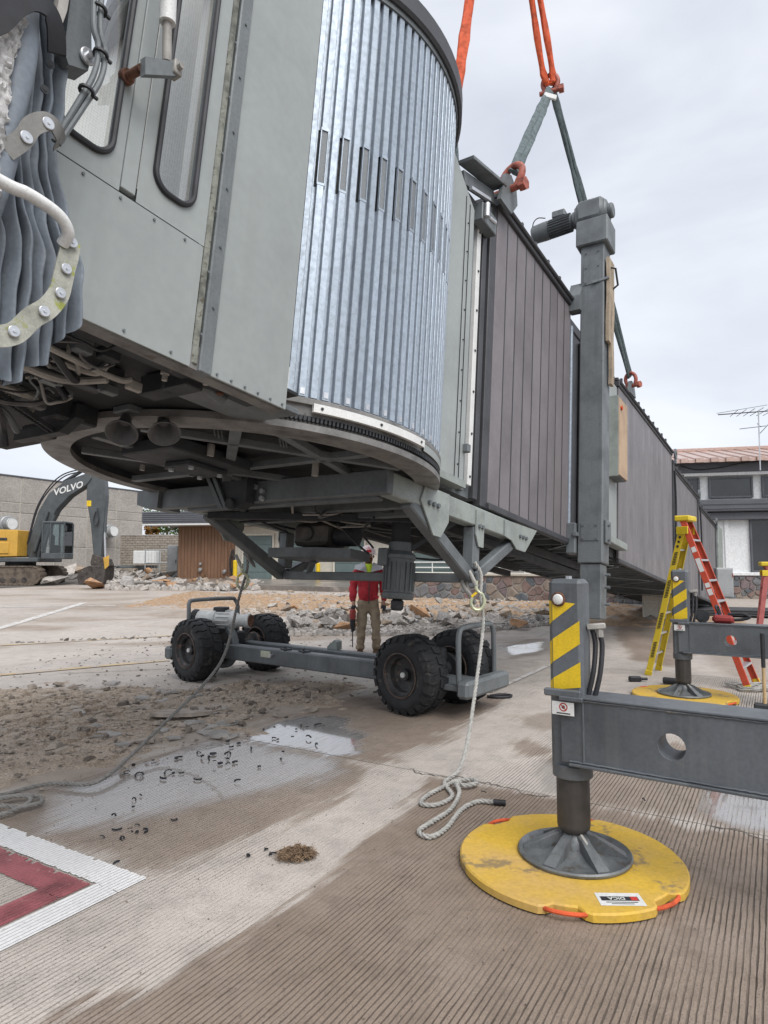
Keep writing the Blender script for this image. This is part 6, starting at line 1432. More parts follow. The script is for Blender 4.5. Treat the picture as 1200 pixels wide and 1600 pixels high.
for x, y, rz in ((-.135, .02, -.25), (.14, .0, .2)):
    b = MB(); S = [(-.20, .028, .045), (-.17, .05, .075), (-.10, .055, .095), (-.03, .052, .13), (.02, .05, .16), (.075, .045, .15), (.085, .04, .05)]
    P = []; M = Matrix.Translation((x, y, 0)) @ Matrix.Rotation(rz, 4, 'Z')
    for yy, hw, hh in S:
        for k in range(10):
            a = 2 * pi * k / 10; P.append(M @ V(hw * cos(a), yy, hh / 2 + hh / 2 * sin(a)))
    n = len(S); b.add(P, [(i * 10 + k, i * 10 + (k + 1) % 10, i * 10 + 10 + (k + 1) % 10, i * 10 + 10 + k) for i in range(n - 1) for k in range(10)] + [tuple(range(10)), tuple((n - 1) * 10 + k for k in range(10))], True)
    bo = b.build('boot', M_BOOT, PERS, sharp=60)
    sl = MB(); sl.box((-.055, -.205, 0), (.055, .09, .022), .006, M); sl.build('sole', M_BLACK, bo)
hd = V(0, -.02, 1.64)
hat = MB().lathe([(.135, -.01), (.142, 0), (.128, .012), (.122, .03), (.112, .075), (.085, .115), (.045, .135), (0, .142)], 26, (0, -.015, 1.685)).build('hard_hat', mat('hat_white', (0.72, 0.60, 0.60), .35, var=.1, patch=((0.45, 0.08, 0.12), .58, 14)), PERS)
MB().prism([(-.09, -.10), (.09, -.10), (.075, -.185), (0, -.205), (-.075, -.185)], lambda u, v, t: (u, v, 1.682 + t), 0, .008).build('hat_peak', MATS['hat_white'], hat)
MB().box((-.04, -.142, 1.70), (.04, -.128, 1.75), .008).build('hat_badge', M_JKT, hat)
MB().lathe([(.0, -.062), (.045, -.055), (.068, -.02), (.074, .03), (.06, .035)], 16, (0, -.035, 1.585)).build('beard', M_BEARD, PERS)
nose = MB(); nose.add([(0, -.118, 1.655), (-.016, -.10, 1.612), (.016, -.10, 1.612), (0, -.135, 1.618), (0, -.10, 1.60)], [(0, 1, 3), (0, 3, 2), (1, 4, 3), (3, 4, 2)], True); nose.build('nose', M_SKIN, PERS)
for s in (-1, 1):
    MB().lathe([(0, .011), (.008, .008), (.011, 0), (.008, -.008), (0, -.011)], 10, (s * .032, -.102, 1.652)).build('eye', M_WHITE, PERS)
    MB().lathe([(0, 0), (.005, 0)], 8, (s * .032, -.1135, 1.652), (0, -1, 0)).build('iris', M_BLACK, PERS)
    MB().lathe([(0, .028), (.012, .02), (.016, 0), (.012, -.022), (0, -.028)], 10, (s * .085, -.01, 1.64)).build('ear', M_SKIN, PERS)
MB().tube([(-.028, -.108, 1.585), (0, -.114, 1.582), (.028, -.108, 1.585)], .006, 6).build('mouth', mat('lips', (0.35, 0.13, 0.10), .5, var=0), PERS)
def hand(o, s, curl):
    V0 = [((o[0], o[1], o[2]), (.030, .022)), ((o[0], o[1] - .012, o[2] - .05), (.042, .020)), ((o[0], o[1] - .018, o[2] - .085), (.040, .017))]
    cs = [V0]
    for j, (dx, L) in enumerate(((-.030, .075), (-.010, .085), (.010, .080), (.030, .062))):
        b = V(o) + V(dx * .6, -.018, -.085); k1 = b + V(dx * .5, -.012, -L * .45); k2 = k1 + V(0, -.028 * curl, -L * .3); k3 = k2 + V(0, .022 * curl, -L * .22)
        cs.append([V0[2]] + [(tuple(b + V(0, 0, -.008)), .0105), (tuple(k1), .0098), (tuple(k2), .009), (tuple(k3), .0078)])
    th = V(o) + V(s * .035, -.02, -.035); cs.append([V0[1], (tuple(th), .012), (tuple(th + V(s * .018, -.018, -.03)), .011), (tuple(th + V(s * .012, -.03, -.055)), .009)])
    return skin('glove', *chain(*cs), 0, 1)
link('glove', hand((-.25, -.045, .865), 1, 1.2), M_GLOVE, PERS)
link('glove', hand((.255, -.045, .865), -1, .8), M_GLOVE, PERS)
TL = thing('rotary_hammer', 'red and black power hammer hanging from the worker\'s hand', 'power tool', PERS.matrix_basis @ V(-.26, -.08, .72))
MB().tube(cr([(0, -.02, .08), (0, .03, .07), (0, .05, .0), (0, .02, -.04)]), .02, 8).build('tool_handle', M_BLACK, TL)
MB().lathe([(0, .0), (.04, .0), (.052, -.04), (.052, -.13), (.045, -.16), (0, -.16)], 14, (0, -.02, .06)).build('tool_body', M_TOOLR, TL)
MB().lathe([(.045, 0), (.045, -.10), (.03, -.15), (.022, -.20), (0, -.20)], 14, (0, -.02, -.10)).build('tool_nose', M_BLACK, TL)
MB().cyl((0, -.02, -.30), (0, -.02, -.55), .009, 8).build('drill_bit', M_DARK, TL)
PERS_DONE = True

# ================================================================== EXCAVATOR
M_EXY = mat('machine_yellow', (0.62, 0.36, 0.06), 0.45, var=0.1, scale=1.5, streak=.25, streak_col=(0.35, 0.21, 0.06)); M_EXG = mat('machine_grey', (0.085, 0.095, 0.10), 0.5, var=0.18, scale=1.5, streak=.3, streak_col=(0.15, .15, .14))
M_TRK = mat('track_steel', (0.16, 0.125, 0.095), 0.75, var=0.3, scale=4); M_BUCK = mat('bucket_steel', (0.075, 0.062, 0.055), 0.65, var=0.35, scale=4, patch=((.2, .15, .11), .6, 6))
EXY = 36.0; e0 = px(60, 912, EXY)
EX = thing('excavator', 'yellow and grey tracked excavator with its boom bent over the rubble', 'excavator', (e0.x, EXY, e0.z), radians(0))
S = FPX / EXY
def ex(x, y): return ((x - 60) / S, (912 - y) / S)          # picture plane -> machine's own side view, metres
def exp_(pts, y0, y1, name, m, parent=None, b=None):
    P = [ex(*p) for p in pts]; o = MB().prism(P, lambda u, v, t: (u, t, v), y0, y1).build(name, m, parent or EX)
    if True:
        bm = bmesh.new(); bm.from_mesh(o.data); bmesh.ops.bevel(bm, geom=bm.edges[:], offset=.03, segments=1, affect='EDGES', clamp_overlap=True); bm.to_mesh(o.data); bm.free()
    return o
for y0 in (-1.5, .9):
    L, R, B, T = -3.2, .75, 0.0, .95
    outl = []
    for k in range(13): a = -pi / 2 + pi * k / 12; outl.append((R - .35 + .46 * cos(a), .47 + .47 * sin(a)))
    for k in range(13): a = pi / 2 + pi * k / 12; outl.append((L + .46 * cos(a), .47 + .47 * sin(a)))
    tr_ = MB().prism([(x, z) for x, z in outl], lambda u, v, t: (u, t, v), y0 + .05, y0 + .55).build('track_frame', M_TRK, EX)
    sh = MB().box((-.10, 0, -.03), (.08, .62, .03), .008).box((-.02, 0, .03), (.02, .62, .055)).mesh('track_shoe')
    tot = 0; seg = list(zip(outl, outl[1:] + outl[:1])); d_acc = 0
    for (a, b) in seg:
        Ls = hypot(b[0] - a[0], b[1] - a[1]); n_ = max(1, round(Ls / .2)) if Ls > .15 else (1 if d_acc <= 0 else 0); d_acc = (d_acc + 1) % 2 if Ls <= .15 else 0
        for i in range(n_):
            t_ = (i + .5) / n_; q = link('track_shoe', sh, M_TRK, EX); q.location = (a[0] + (b[0] - a[0]) * t_, y0, a[1] + (b[1] - a[1]) * t_); q.rotation_euler = (0, -atan2(b[1] - a[1], b[0] - a[0]) + pi, 0)
    for k in range(6): MB().cyl((-2.8 + k * .56, y0 + .02, .24), (-2.8 + k * .56, y0 + .6, .24), .16, 14, b=.02).build('track_roller', M_BUCK, EX)
MB().cyl((.0 - .9, -.2, .9), (-.9, -.2, 1.18), .75, 28).build('slew_ring', M_DARK, EX)
MB().box((-3.6, -1.35, 1.18), (.6, 1.35, 1.42), .04).build('turntable_deck', M_EXG, EX)
eb = exp_([(-60, 828), (45, 830), (45, 870), (-60, 872)], -1.3, 1.3, 'engine_housing', M_EXY)
exp_([(-60, 848), (33, 849), (33, 866), (-60, 867)], -1.36, -1.30, 'side_door', M_EXY)
exp_([(5, 850), (14, 850), (14, 856), (5, 856)], -1.40, -1.36, 'door_handle', M_DARK)
exp_([(-60, 842), (30, 842), (30, 846), (-60, 846)], -1.33, -1.30, 'vent_slot', M_DARK)
MB().tube([(ex(3, 828)[0], -1.2, ex(3, 828)[1]), (ex(3, 828)[0], -1.2, ex(3, 816)[1]), (ex(8, 814)[0], -1.2, ex(8, 814)[1]), (ex(14, 828)[0], -1.2, ex(14, 828)[1])], .035, 8).build('hand_rail', M_EXY, EX)
# cab
cabo = MB(); 
c0, c1, zb_, zt_ = ex(82, 0)[0], ex(117, 0)[0], ex(0, 874)[1], ex(0, 817)[1]
cabo.box((c0, -1.35, zb_), (c1, -.30, zb_ + .32), .03).box((c0, -1.35, zt_ - .12), (c1 - .05, -.30, zt_), .04)
for x in (c0, c0 + .42, c1 - .08):
    for y in (-1.35, -.37): cabo.box((x, y, zb_ + .3), (x + .07, y + .07, zt_ - .1), .01)
cb_ = cabo.build('cab', M_EXG, EX)
for y in (-1.33, -.32): MB().box((c0 + .07, y, zb_ + .32), (c1 - .08, y + .01, zt_ - .12)).build('cab_window', M_GLASS, cb_)
MB().box((c1 - .05, -1.28, zb_ + .32), (c1 - .04, -.37, zt_ - .12)).build('cab_window', M_GLASS, cb_)
MB().box((c0 + .25, -1.05, zb_ + .3), (c0 + .7, -.6, zb_ + .75), .06).box((c0 + .22, -1.05, zb_ + .7), (c0 + .36, -.6, zb_ + 1.3), .05).build('cab_seat', M_DARK, cb_)
MB().box((c1 + .04, -1.45, zt_ - .55), (c1 + .14, -1.38, zt_ - .25), .02).bar((c1 - .05, -1.4, zt_ - .2), (c1 + .1, -1.4, zt_ - .3), .03, .03).build('cab_mirror', M_DARK, cb_)
# boom, stick, bucket
bo = exp_([(48, 872), (42, 862), (60, 800), (75, 772), (100, 752), (128, 742), (137, 737), (141, 748), (133, 759), (107, 776), (88, 797), (69, 835), (64, 872)], -.32, .32, 'boom', M_EXG)
text_mesh('VOLVO', .50, Matrix(((cos(.30), 0, 0, ex(106, 764.5)[0]), (0, 0, -1, -.335), (0, 1, 0, ex(106, 764.5)[1]), (0, 0, 0, 1))) @ Matrix.Identity(4) @ Matrix(((1, 0, 0, 0), (sin(.30), 1, 0, 0), (0, 0, 1, 0), (0, 0, 0, 1))), M_WHITE, 'boom_lettering', bo, .004, .012)
exp_([(133, 732), (150, 731), (160, 745), (163, 775), (160, 830), (158, 876), (148, 876), (141, 820), (133, 780)], -.24, .24, 'stick', M_EXG)
exp_([(134, 783), (141, 783), (141, 792), (134, 792)], -.26, -.24, 'stick_label', M_YEL)
def pt3(x, y, t=0): a, b = ex(x, y); return (a, t, b)
for p, q, r, m, nm in (((58, 862), (76, 800), .10, M_EXG, 'boom_cylinder'), ((70, 862), (86, 806), .10, M_EXG, 'boom_cylinder'), ((94, 753), (128, 731), .10, M_EXG, 'stick_cylinder'), ((158, 782), (159, 830), .12, M_EXG, 'bucket_cylinder')):
    t_ = -.42 if nm == 'boom_cylinder' else (.0 if 'stick' in nm else -.0)
    if nm == 'bucket_cylinder': p, q = (159, 782), (160, 831)
    MB().cyl(pt3(*p, t_), pt3(*q, t_), r, 14).build(nm, m, EX)
MB().cyl(pt3(160, 831), pt3(163, 876), .07, 12).build('cylinder_rod', M_SILVER, EX)
MB().cyl(pt3(128, 731), pt3(135, 728), .06, 12).build('cylinder_rod', M_SILVER, EX)
for pts in ([(48, 845), (60, 795), (78, 765), (100, 745), (125, 738)], [(46, 850), (57, 798), (76, 762), (98, 742), (130, 733)], [(150, 800), (147, 815), (152, 822), (155, 812), (152, 795)], [(60, 870), (62, 850), (68, 845), (66, 870)]):
    MB().tube(cr([pt3(*p, -.36) for p in pts]), .035, 6).build('hydraulic_hose', M_BLACK, EX)
exp_([(146, 866), (170, 874), (174, 884), (168, 890), (148, 892), (143, 880)], -.30, .30, 'bucket_linkage', M_BUCK)
bk = exp_([(146, 884), (171, 884), (170, 900), (166, 922), (155, 924), (150, 905), (132, 918), (127, 900), (136, 888)], -.62, .62, 'bucket', M_BUCK)
exp_([(167, 872), (176, 868), (176, 884), (170, 890)], -.64, -.62, 'side_cutter', M_EXY)
for k in range(4): exp_([(155, 922), (163, 922), (160, 930)], -.55 + k * .32, -.45 + k * .32, 'bucket_tooth', M_BUCK, bk)

# ================================================================== BACKGROUND BUILDINGS
M_PRE = mat('exposed_aggregate_panel', (0.40, 0.365, 0.33), 0.85, var=0.1, scale=.4, streak=0.2, streak_col=(0.26, 0.23, 0.20), fine=0.1, bump=0.2)
M_BLK = mat('concrete_block', (0.33, 0.29, 0.24), 0.85, var=0.15, scale=1.2, streak=0.25, fine=0.06)
M_BRN = mat('brown_siding', (0.215, 0.115, 0.065), 0.65, var=0.1, scale=1, streak=0.15)
M_CRM = mat('cream_stucco', (0.62, 0.58, 0.50), 0.8, var=0.07, scale=.8, streak=0.12)
M_GDOOR = mat('green_grey_door', (0.13, 0.175, 0.17), 0.5, var=0.1, scale=1)
M_FASC = mat('grey_fascia', (0.11, 0.115, 0.13), 0.55, var=0.1, scale=1)
M_DUCT = mat('duct_metal', (0.42, 0.43, 0.43), 0.45, 0.4, var=0.1)
def wall_frame(p0, p1):
    """origin p0, x along the wall towards p1, y away from the camera, z up"""
    p0, p1 = V(*p0, 0), V(*p1, 0); x = (p1 - p0).normalized(); y = V(-x.y, x.x, 0)
    if y.y < 0: y = -y
    L = (p1 - p0).length; z0 = min(grade(p0.x, min(p0.y, 70)), grade(p1.x, min(p1.y, 70))) - .05
    return Matrix(((x.x, y.x, 0, p0.x), (x.y, y.y, 0, p0.y), (0, 0, 1, z0), (0, 0, 0, 1))), L
def bthing(name, label, cat, M):
    o = thing(name, label, cat); o.matrix_world = M; return o
# --- precast panel building at the left
Mw, L = wall_frame((-30.2, 35.5), (-20.35, 55.0))
b = bthing('precast_building', 'tall grey building of square precast panels behind the excavator', 'building', Mw)
Hb = 7.15; MB().box((-8, .04, 0), (L, 14, Hb - .05)).build('wall_core', M_CRM, b)
pw, ph = 2.73, 2.42; nx = int(L / pw)
pm = MB().box((.02, 0, .02), (pw - .02, .15, ph - .02), .015).mesh('wall_panel')
rows = [(0, 2.3), (2.3, 4.6), (4.6, 5.3), (5.3, Hb)]
for (z0, z1) in rows:
    me = MB().box((.03, 0, z0 + .03), (pw - .03, .15, z1 - .03), .015).mesh('wall_panel')
    for i in range(-2, 9):
        if (i + 1) * pw > L + .3: continue
        o = link('wall_panel', me, M_PRE, b); o.location = (i * pw + (L % pw), RND.uniform(-.01, .01), 0)
MB().box((-8, -.05, Hb - .06), (L + .05, 14, Hb + .05), .02).build('parapet_cap', M_FASC, b)
mb = MB()
for u, z in ((9.5, 3.75), (17.8, 3.6)):
    o = MB().cyl((u, -.01, z), (u, -.9, z), .55, 24, b=.03).build('vent_hood', M_DUCT, b)
    MB().cyl((u, -.9, z), (u, -1.35, z), .42, 24, b=.03).build('vent_outlet', M_DUCT, o)
    MB().lathe([(0, 0), (.36, 0)], 20, (u, -1.352, z), (0, -1, 0)).build('vent_grille', M_WHITE, o)
MB().add([(20.3, -.012, 0), (20.9, -.012, 0), (20.62, -.012, 3.6)], [(0, 1, 2)]).build('wall_stain', mat('rust_stain', (0.24, 0.185, 0.14), .9, var=.2), b, fix=False)
MB().box((L, .16, 0), (L + .01, 14, Hb - .05)).build('end_wall', M_PRE, b)
# --- concrete block wall
Mw, L = wall_frame((-22.6, 53.0), (-14.0, 53.0))
b = bthing('block_wall', 'free-standing concrete block wall right of the precast building', 'wall', Mw)
MB().box((0, .12, 0), (L, .4, 3.0)).build('wall_core', mat('mortar_grey', (0.24, 0.215, 0.19), .9, var=.1), b)
MB().box((-.05, -.03, 3.0), (L, .45, 3.1), .02).build('wall_coping', M_PRE, b)
me = MB().box((.006, 0, .006), (.394, .12, .194), .02).mesh('block'); shares = [mat('concrete_block_b', (0.30, 0.262, 0.215), 0.85, var=0.15, scale=1.2), mat('concrete_block_c', (0.36, 0.325, 0.275), 0.85, var=0.15, scale=1.2)]
cnt = 0
for r in range(14, -1, -1):
    for i in range(16):
        u = i * .4 + (.2 if r % 2 else 0)
        o = link('block', me, None, b); o.location = (u, RND.uniform(-.008, .008), r * .2); cnt += 1
        if not me.materials: me.materials.append(M_BLK)
# --- brown shed and cream annexe with green doors
Mw, L = wall_frame((-11.75, 37.2), (6.0, 34.2))
b = bthing('service_building', 'low brown-sided service building with cream bays and green-grey doors', 'building', Mw)
def fz(y, Y=37): return CAMH + (HZ - y) * Y / FPX
Zb = .45
MB().box((0, .1, 0), (3.55, 8, 3.35)).box((3.55, .15, 0), (L, 8, 3.25)).build('wall_core', M_CRM, b)
me = MB().box((.008, 0, .22), (.197, .1, 3.3), .012).mesh('siding_board')
for i in range(17): o = link('siding_board', me, M_BRN, b); o.location = (i * .2 + .02, RND.uniform(-.006, .006), 0)
MB().box((-.05, -.12, 0), (3.6, .14, .2), .02).build('plinth', M_PRE, b)
MB().box((-1.6, -1.1, 3.38), (L + .5, 9, 4.05), .03).build('roof_fascia', M_FASC, b)
mb = MB()
for k in range(5): mb.box((-1.62, -1.13, 3.5 + k * .11), (L, -1.1, 3.58 + k * .11), .01)
build_each(mb, 'fascia_rib', M_FASC, b)
MB().box((-1.6, -1.08, 3.28), (L + .5, .1, 3.376), .01).build('roof_soffit', M_WHITE, b)
for u, w, h in ((3.95, 1.65, 2.55), (6.75, 1.35, 2.55), (9.2, 1.6, 2.5), (13.5, 2.6, 1.6)):
    d = MB().box((u, .04, .15), (u + w, .16, .15 + h), .01).build('door', M_GDOOR, b)
    n = 5
    for k in range(n): MB().box((u + .04, .02, .18 + k * h / n), (u + w - .04, .05, .14 + (k + 1) * h / n), .01).build('door_panel', M_GDOOR, d)
    MB().box((u - .12, .0, .0), (u - .01, .17, .22 + h), .01).box((u + w + .01, .0, .0), (u + w + .12, .17, .22 + h), .01).box((u - .12, .0, .17 + h), (u + w + .12, .17, .29 + h), .01).build('door_frame', M_CRM, d)
MB().cyl((1.45, -.02, .85), (1.45, -.22, .78), .1, 12, b=.02).cyl((1.45, -.02, 1.15), (1.45, -.12, 1.15), .07, 10).build('hydrant_outlet', M_DUCT, b)
MB().cyl((2.9, -.02, .75), (2.9, -.22, .68), .1, 12, b=.02).build('hydrant_outlet', M_DUCT, b)
MB().tube(cr([(3.3, -.05, 1.9), (3.22, -.12, 1.2), (3.32, -.14, .7), (3.42, -.1, 1.3), (3.36, -.05, 1.95), (3.45, -.1, 1.1), (3.3, -.2, .25)]), .05, 8).build('coiled_hose', M_BLACK, b)
MB().box((3.15, -.08, 1.55), (3.35, -.01, 1.95), .01).build('hose_bracket', M_BRN, b)
tag(MB().cyl(Mw @ V(3.68, -.5, 0), Mw @ V(3.68, -.5, 1.35), .12, 16, b=.04).build('bollard', M_YEL), 'yellow bollard at the corner of the brown siding', 'bollard', 'yellow bollards')
tag(MB().cyl(Mw @ V(8.4, -.5, 0), Mw @ V(8.4, -.5, 1.2), .12, 16, b=.04).build('bollard', M_YEL), 'yellow bollard between the green-grey doors', 'bollard', 'yellow bollards')
# concrete step pad in front of the building, broken edge towards the rubble
mb = MB(); P = []
pf = [(-13.5, 33.0), (-8.0, 31.2), (-4.5, 29.5), (-1.0, 28.2), (2.5, 27.0), (6.5, 25.6)]
for (x, y) in pf: P += [(x, y, grade(x, y) + .22), (x, y, grade(x, y) - .15), (x + .9, y + 7.0, grade(x, y + 7) + .22)]
mb.add(P, [(3 * i, 3 * i + 3, 3 * i + 5, 3 * i + 2) for i in range(5)] + [(3 * i, 3 * i + 1, 3 * i + 4, 3 * i + 3) for i in range(5)])
M_WETPAD = mat('damp_concrete_pad', (0.22, 0.19, 0.165), 0.32, var=0.2, scale=.6, patch=((.34, .3, .26), .56, .8)); tag(mb.build('pavement', M_WETPAD), kind='structure')
# clutter by the block wall: trailer, rail fence, tank
Mc = px(222, 893, 50); zc_ = grade(Mc.x, 50)
t = thing('utility_trailer', 'small white utility trailer parked by the block wall', 'trailer', (Mc.x, 50, zc_))
MB().box((-.5, -.6, .75), (1.2, .6, 1.75), .04).build('trailer_body', M_WHITE, t); MB().box((-2.0, -.08, .45), (1.2, .08, .62), .02).box((-2.0, -.6, .5), (-1.7, .6, .62), .02).build('drawbar', M_STEEL, t)
for y in (-.6, .6): MB().cyl((.2, y - .08, .3), (.2, y + .08, .3), .3, 18, b=.04).build('wheel', M_TYRE, t)
Mc = px(262, 896, 46); t = thing('rail_fence', 'galvanised pipe rail fence in front of the block wall', 'fence', (Mc.x, 46, grade(Mc.x, 46)))
for x in (-1.6, -.6, .4, 1.4): MB().cyl((x, 0, 0), (x, 0, 1.85), .045, 10).build('post', M_DUCT, t)
for z in (.9, 1.8): MB().cyl((-1.6, 0, z), (1.4, 0, z), .04, 10).build('rail', M_DUCT, t)
mb = MB()
for k in range(14): mb.cyl((-1.6 + k * .22, .01, .1), (-1.6 + k * .22, .01, 1.8), .008, 5)
build_each(mb, 'mesh_wire', M_DUCT, t)
Mc = px(272, 894, 42); t = thing('equipment_cabinet', 'grey utility cabinet standing at the left end of the brown siding', 'cabinet', (Mc.x, 42, grade(Mc.x, 42)))
MB().box((-.35, -.4, 0), (.35, .4, 2.1), .03).build('cabinet_body', M_DUCT, t); MB().box((-.3, -.42, .2), (.3, -.4, 2.0), .01).build('cabinet_door', M_DUCT, t); MB().box((.2, -.45, 1.0), (.25, -.42, 1.2), .005).build('handle', M_DARK, t)
# --- fieldstone ramp wall with rail
def stones(parent, x0, x1, z0, z1, y, size, seed, mats, limit=300):
    """irregular stones packed between x0..x1 and z0..z1 with recessed mortar"""
    R = random.Random(seed); pts = []; tries = 0
    while len(pts) < limit and tries < 9000:
        tries += 1; s = size * R.uniform(.65, 1.25); p = (R.uniform(x0, x1), R.uniform(z0, z1))
        if all(hypot(p[0] - q[0], (p[1] - q[1]) * 1.1) > (s + q[2]) * .5 for q in pts): pts.append((*p, s))
    for (cx, cz, s) in pts:
        poly = [(cx - s, cz - s), (cx + s, cz - s), (cx + s, cz + s), (cx - s, cz + s)]
        for (qx, qz, qs) in pts:
            dx, dz = qx - cx, qz - cz; d2 = hypot(dx, dz)
            if d2 < 1e-6 or d2 > 2.5 * size: continue
            w = (d2 * s / (s + qs)) - size * .05; nx_, nz_ = dx / d2, dz / d2; new = []
            for i in range(len(poly)):
                a, c = poly[i], poly[(i + 1) % len(poly)]; fa = (a[0] - cx) * nx_ + (a[1] - cz) * nz_ - w; fc = (c[0] - cx) * nx_ + (c[1] - cz) * nz_ - w
                if fa <= 0: new.append(a)
                if fa * fc < 0: t_ = fa / (fa - fc); new.append((a[0] + (c[0] - a[0]) * t_, a[1] + (c[1] - a[1]) * t_))
            poly = new
            if len(poly) < 3: break
        poly = [(min(x1, max(x0, x)), min(z1, max(z0, z))) for x, z in poly]
        if len(poly) < 3: continue
        n = len(poly); d = R.uniform(.02, .05)
        mx = sum(p[0] for p in poly) / n; mz = sum(p[1] for p in poly) / n
        P = [(x, y, z) for x, z in poly] + [(mx + (x - mx) * .82, y - d, mz + (z - mz) * .82) for x, z in poly]
        mb = MB(); mb.add(P, [tuple(range(n, 2 * n))] + [(i, (i + 1) % n, n + (i + 1) % n, n + i) for i in range(n)]); mb.build('stone', R.choice(mats), parent)
STN = [mat('fieldstone_' + nm, c, .8, var=.2, scale=5, bump=.3, bscale=14) for nm, c in (('rose', (.24, .165, .145)), ('grey', (.20, .20, .205)), ('tan', (.29, .235, .19)), ('slate', (.13, .145, .16)), ('mauve', (.21, .16, .165)))]
M_MORT = mat('stone_mortar', (.33, .30, .27), .9, var=.15, scale=3)
Mw, L = wall_frame((.7, 25.6), (9.3, 21.4))
b = bthing('stone_wall', 'low fieldstone ramp wall behind the orange dirt', 'wall', Mw)
MB().box((0, .03, -.2), (L, .35, .98)).build('wall_core', M_MORT, b); stones(b, .02, L - .02, .12, .95, .03, .34, 11, STN, 120)
MB().box((-.1, -.06, .985), (L + .1, .42, 1.1), .02).build('wall_coping', M_CRM, b)
MB().box((-.2, -.75, -.3), (L, .0, .10), .03).build('footing_ledge', M_PRE, b)
MB().box((0, .36, 0), (L - 1.2, 5.0, .97)).build('ramp_deck', M_PRE, b)
rl = MB()
for z in (1.28, 1.48): rl.cyl((0, .2, z), (L, .2, z), .022, 8)
build_each(rl, 'handrail', M_WHITE, b)
for k in range(9): MB().cyl((k * L / 8, .2, 1.1), (k * L / 8, .2, 1.48), .022, 8).build('rail_post', M_WHITE, b)
# --- terminal building at the right
Mw, L = wall_frame((6.2, 26.6), (22.0, 22.6))
Mw = Mw; T = bthing('terminal_building', 'white terminal building with copper-coloured ribbed roof and fieldstone base', 'building', Mw)
def usol(xp, off=0.0):
    """distance along the facade that is seen at column xp"""
    lo, hi = 0, L
    for _ in range(40):
        m_ = (lo + hi) / 2; p = Mw @ V(m_, off, 2); xx = 600 + FPX * p.x / p.y
        if xx < xp: lo = m_
        else: hi = m_
    return lo
M_TW = mat('terminal_white', (0.74, 0.75, 0.75), .7, var=.04, scale=.6, streak=.05); M_COP = mat('copper_roof', (0.62, 0.44, 0.37), .3, .5, var=.12, scale=.5, streak=.25, streak_col=(.62, .5, .46))
z = lambda y: CAMH + (HZ - y) * 24.2 / FPX + .05
MB().box((0, .12, 0), (L, 10, z(800))).build('wall_core', M_TW, T)
MB().box((-.0, .0, .0), (L, .117, .95)).build('base_core', M_MORT, T); stones(T, usol(1075), usol(1235), .02, .93, .0, .25, 5, STN, 200)
MB().box((0, -.08, .955), (L, .35, 1.08), .02).build('stone_sill', M_TW, T)
wxs = []
def tw(u0, u1, z0, z1, y, name='window'):
    w = MB().box((u0, y - .05, z0), (u1, y, z1)).build(name, M_GLASSD, T)
    fr_ = MB(); tt = .07
    fr_.box((u0 - tt, y - .10, z0 - tt), (u0, y + .02, z1 + tt), .01).box((u1, y - .10, z0 - tt), (u1 + tt, y + .02, z1 + tt), .01).box((u0, y - .10, z1), (u1, y + .02, z1 + tt), .01).box((u0, y - .10, z0 - tt), (u1, y + .02, z0), .01)
    fr_.build('window_frame', M_FASC, w); return w
uw = usol(1172, .3)
MB().box((usol(1040), -.02, 1.085), (L, .295, z(803)), .0).build('lower_wall', M_TW, T) if False else None
tw(uw, uw + 2.6, 1.15, z(818), .11)
MB().box((usol(1133), .06, 1.085), (usol(1140), .118, z(806)), .01).build('pilaster', M_TW, T)

MB().box((0, -.38, z(803)), (L, 1.2, z(784)), .03).build('lower_eave', M_FASC, T)
MB().box((0, -.18, z(816)), (L, .3, z(804)), .02).build('eave_soffit', M_FASC, T)
mb = MB()
for k in range(2): mb.box((0, -.41, z(799 - k * 7)), (L, -.38, z(797 - k * 7)), .0)
build_each(mb, 'eave_rib', M_FASC, T)
MB().box((0, .0, z(784)), (L, 10, z(744))).build('clerestory_core', M_TW, T)
for u0, u1 in ((usol(1030, 1), usol(1086, 1)), (usol(1101, 1), usol(1166, 1)), (usol(1181, 1), usol(1240, 1))):
    tw(u0 + .05, u1 - .05, z(778), z(750), -.01)
MB().box((0, -.25, z(745)), (L, 10, z(740)), .01).build('upper_soffit', M_TW, T)
MB().box((-.3, -.3, z(740)), (L, 10, z(722)), .02).build('upper_fascia', M_FASC, T)
MB().tube(cr([(usol(1065), -.32, z(728)), (usol(1090), -.33, z(735)), (usol(1125), -.33, z(733)), (usol(1160), -.33, z(727)), (usol(1200), -.33, z(724))]), .02, 6).build('sagging_cable', M_BLACK, T)
ro = MB(); r0, r1 = z(721), z(698) + .55
ro.add([(-1.0, -.75, r0), (L, -.75, r0), (L, 4.2, r1), (1.2, 4.2, r1), (-1.0, 4.2, r0 + .2)], [(0, 1, 2, 3)]); ro.add([(-1.0, -.75, r0 - .12), (L, -.75, r0 - .12), (L, -.75, r0), (-1, -.75, r0)], [(0, 1, 2, 3)])
roo = ro.build('roof', M_COP, T, fix=False)
me = MB(); me.bar((0, -.78, r0 + .015), (0, 4.2, r1 + .015), .03, .05); me = me.mesh('roof_seam')
k = 0; u = .2
while u < 12: o = link('roof_seam', me, M_COP, T); o.location = (u, 0, 0); u += .52
me = MB().box((0, -.86, r0 - .13), (.26, -.77, r0 + .05), .01).mesh('eave_block')
u = .2
while u < 12: o = link('eave_block', me, M_COP, T); o.location = (u, 0, 0); u += .52
MB().box((1.0, 4.1, r1 - .02), (L, 4.5, r1 + .12), .02).build('roof_ridge', M_COP, T)
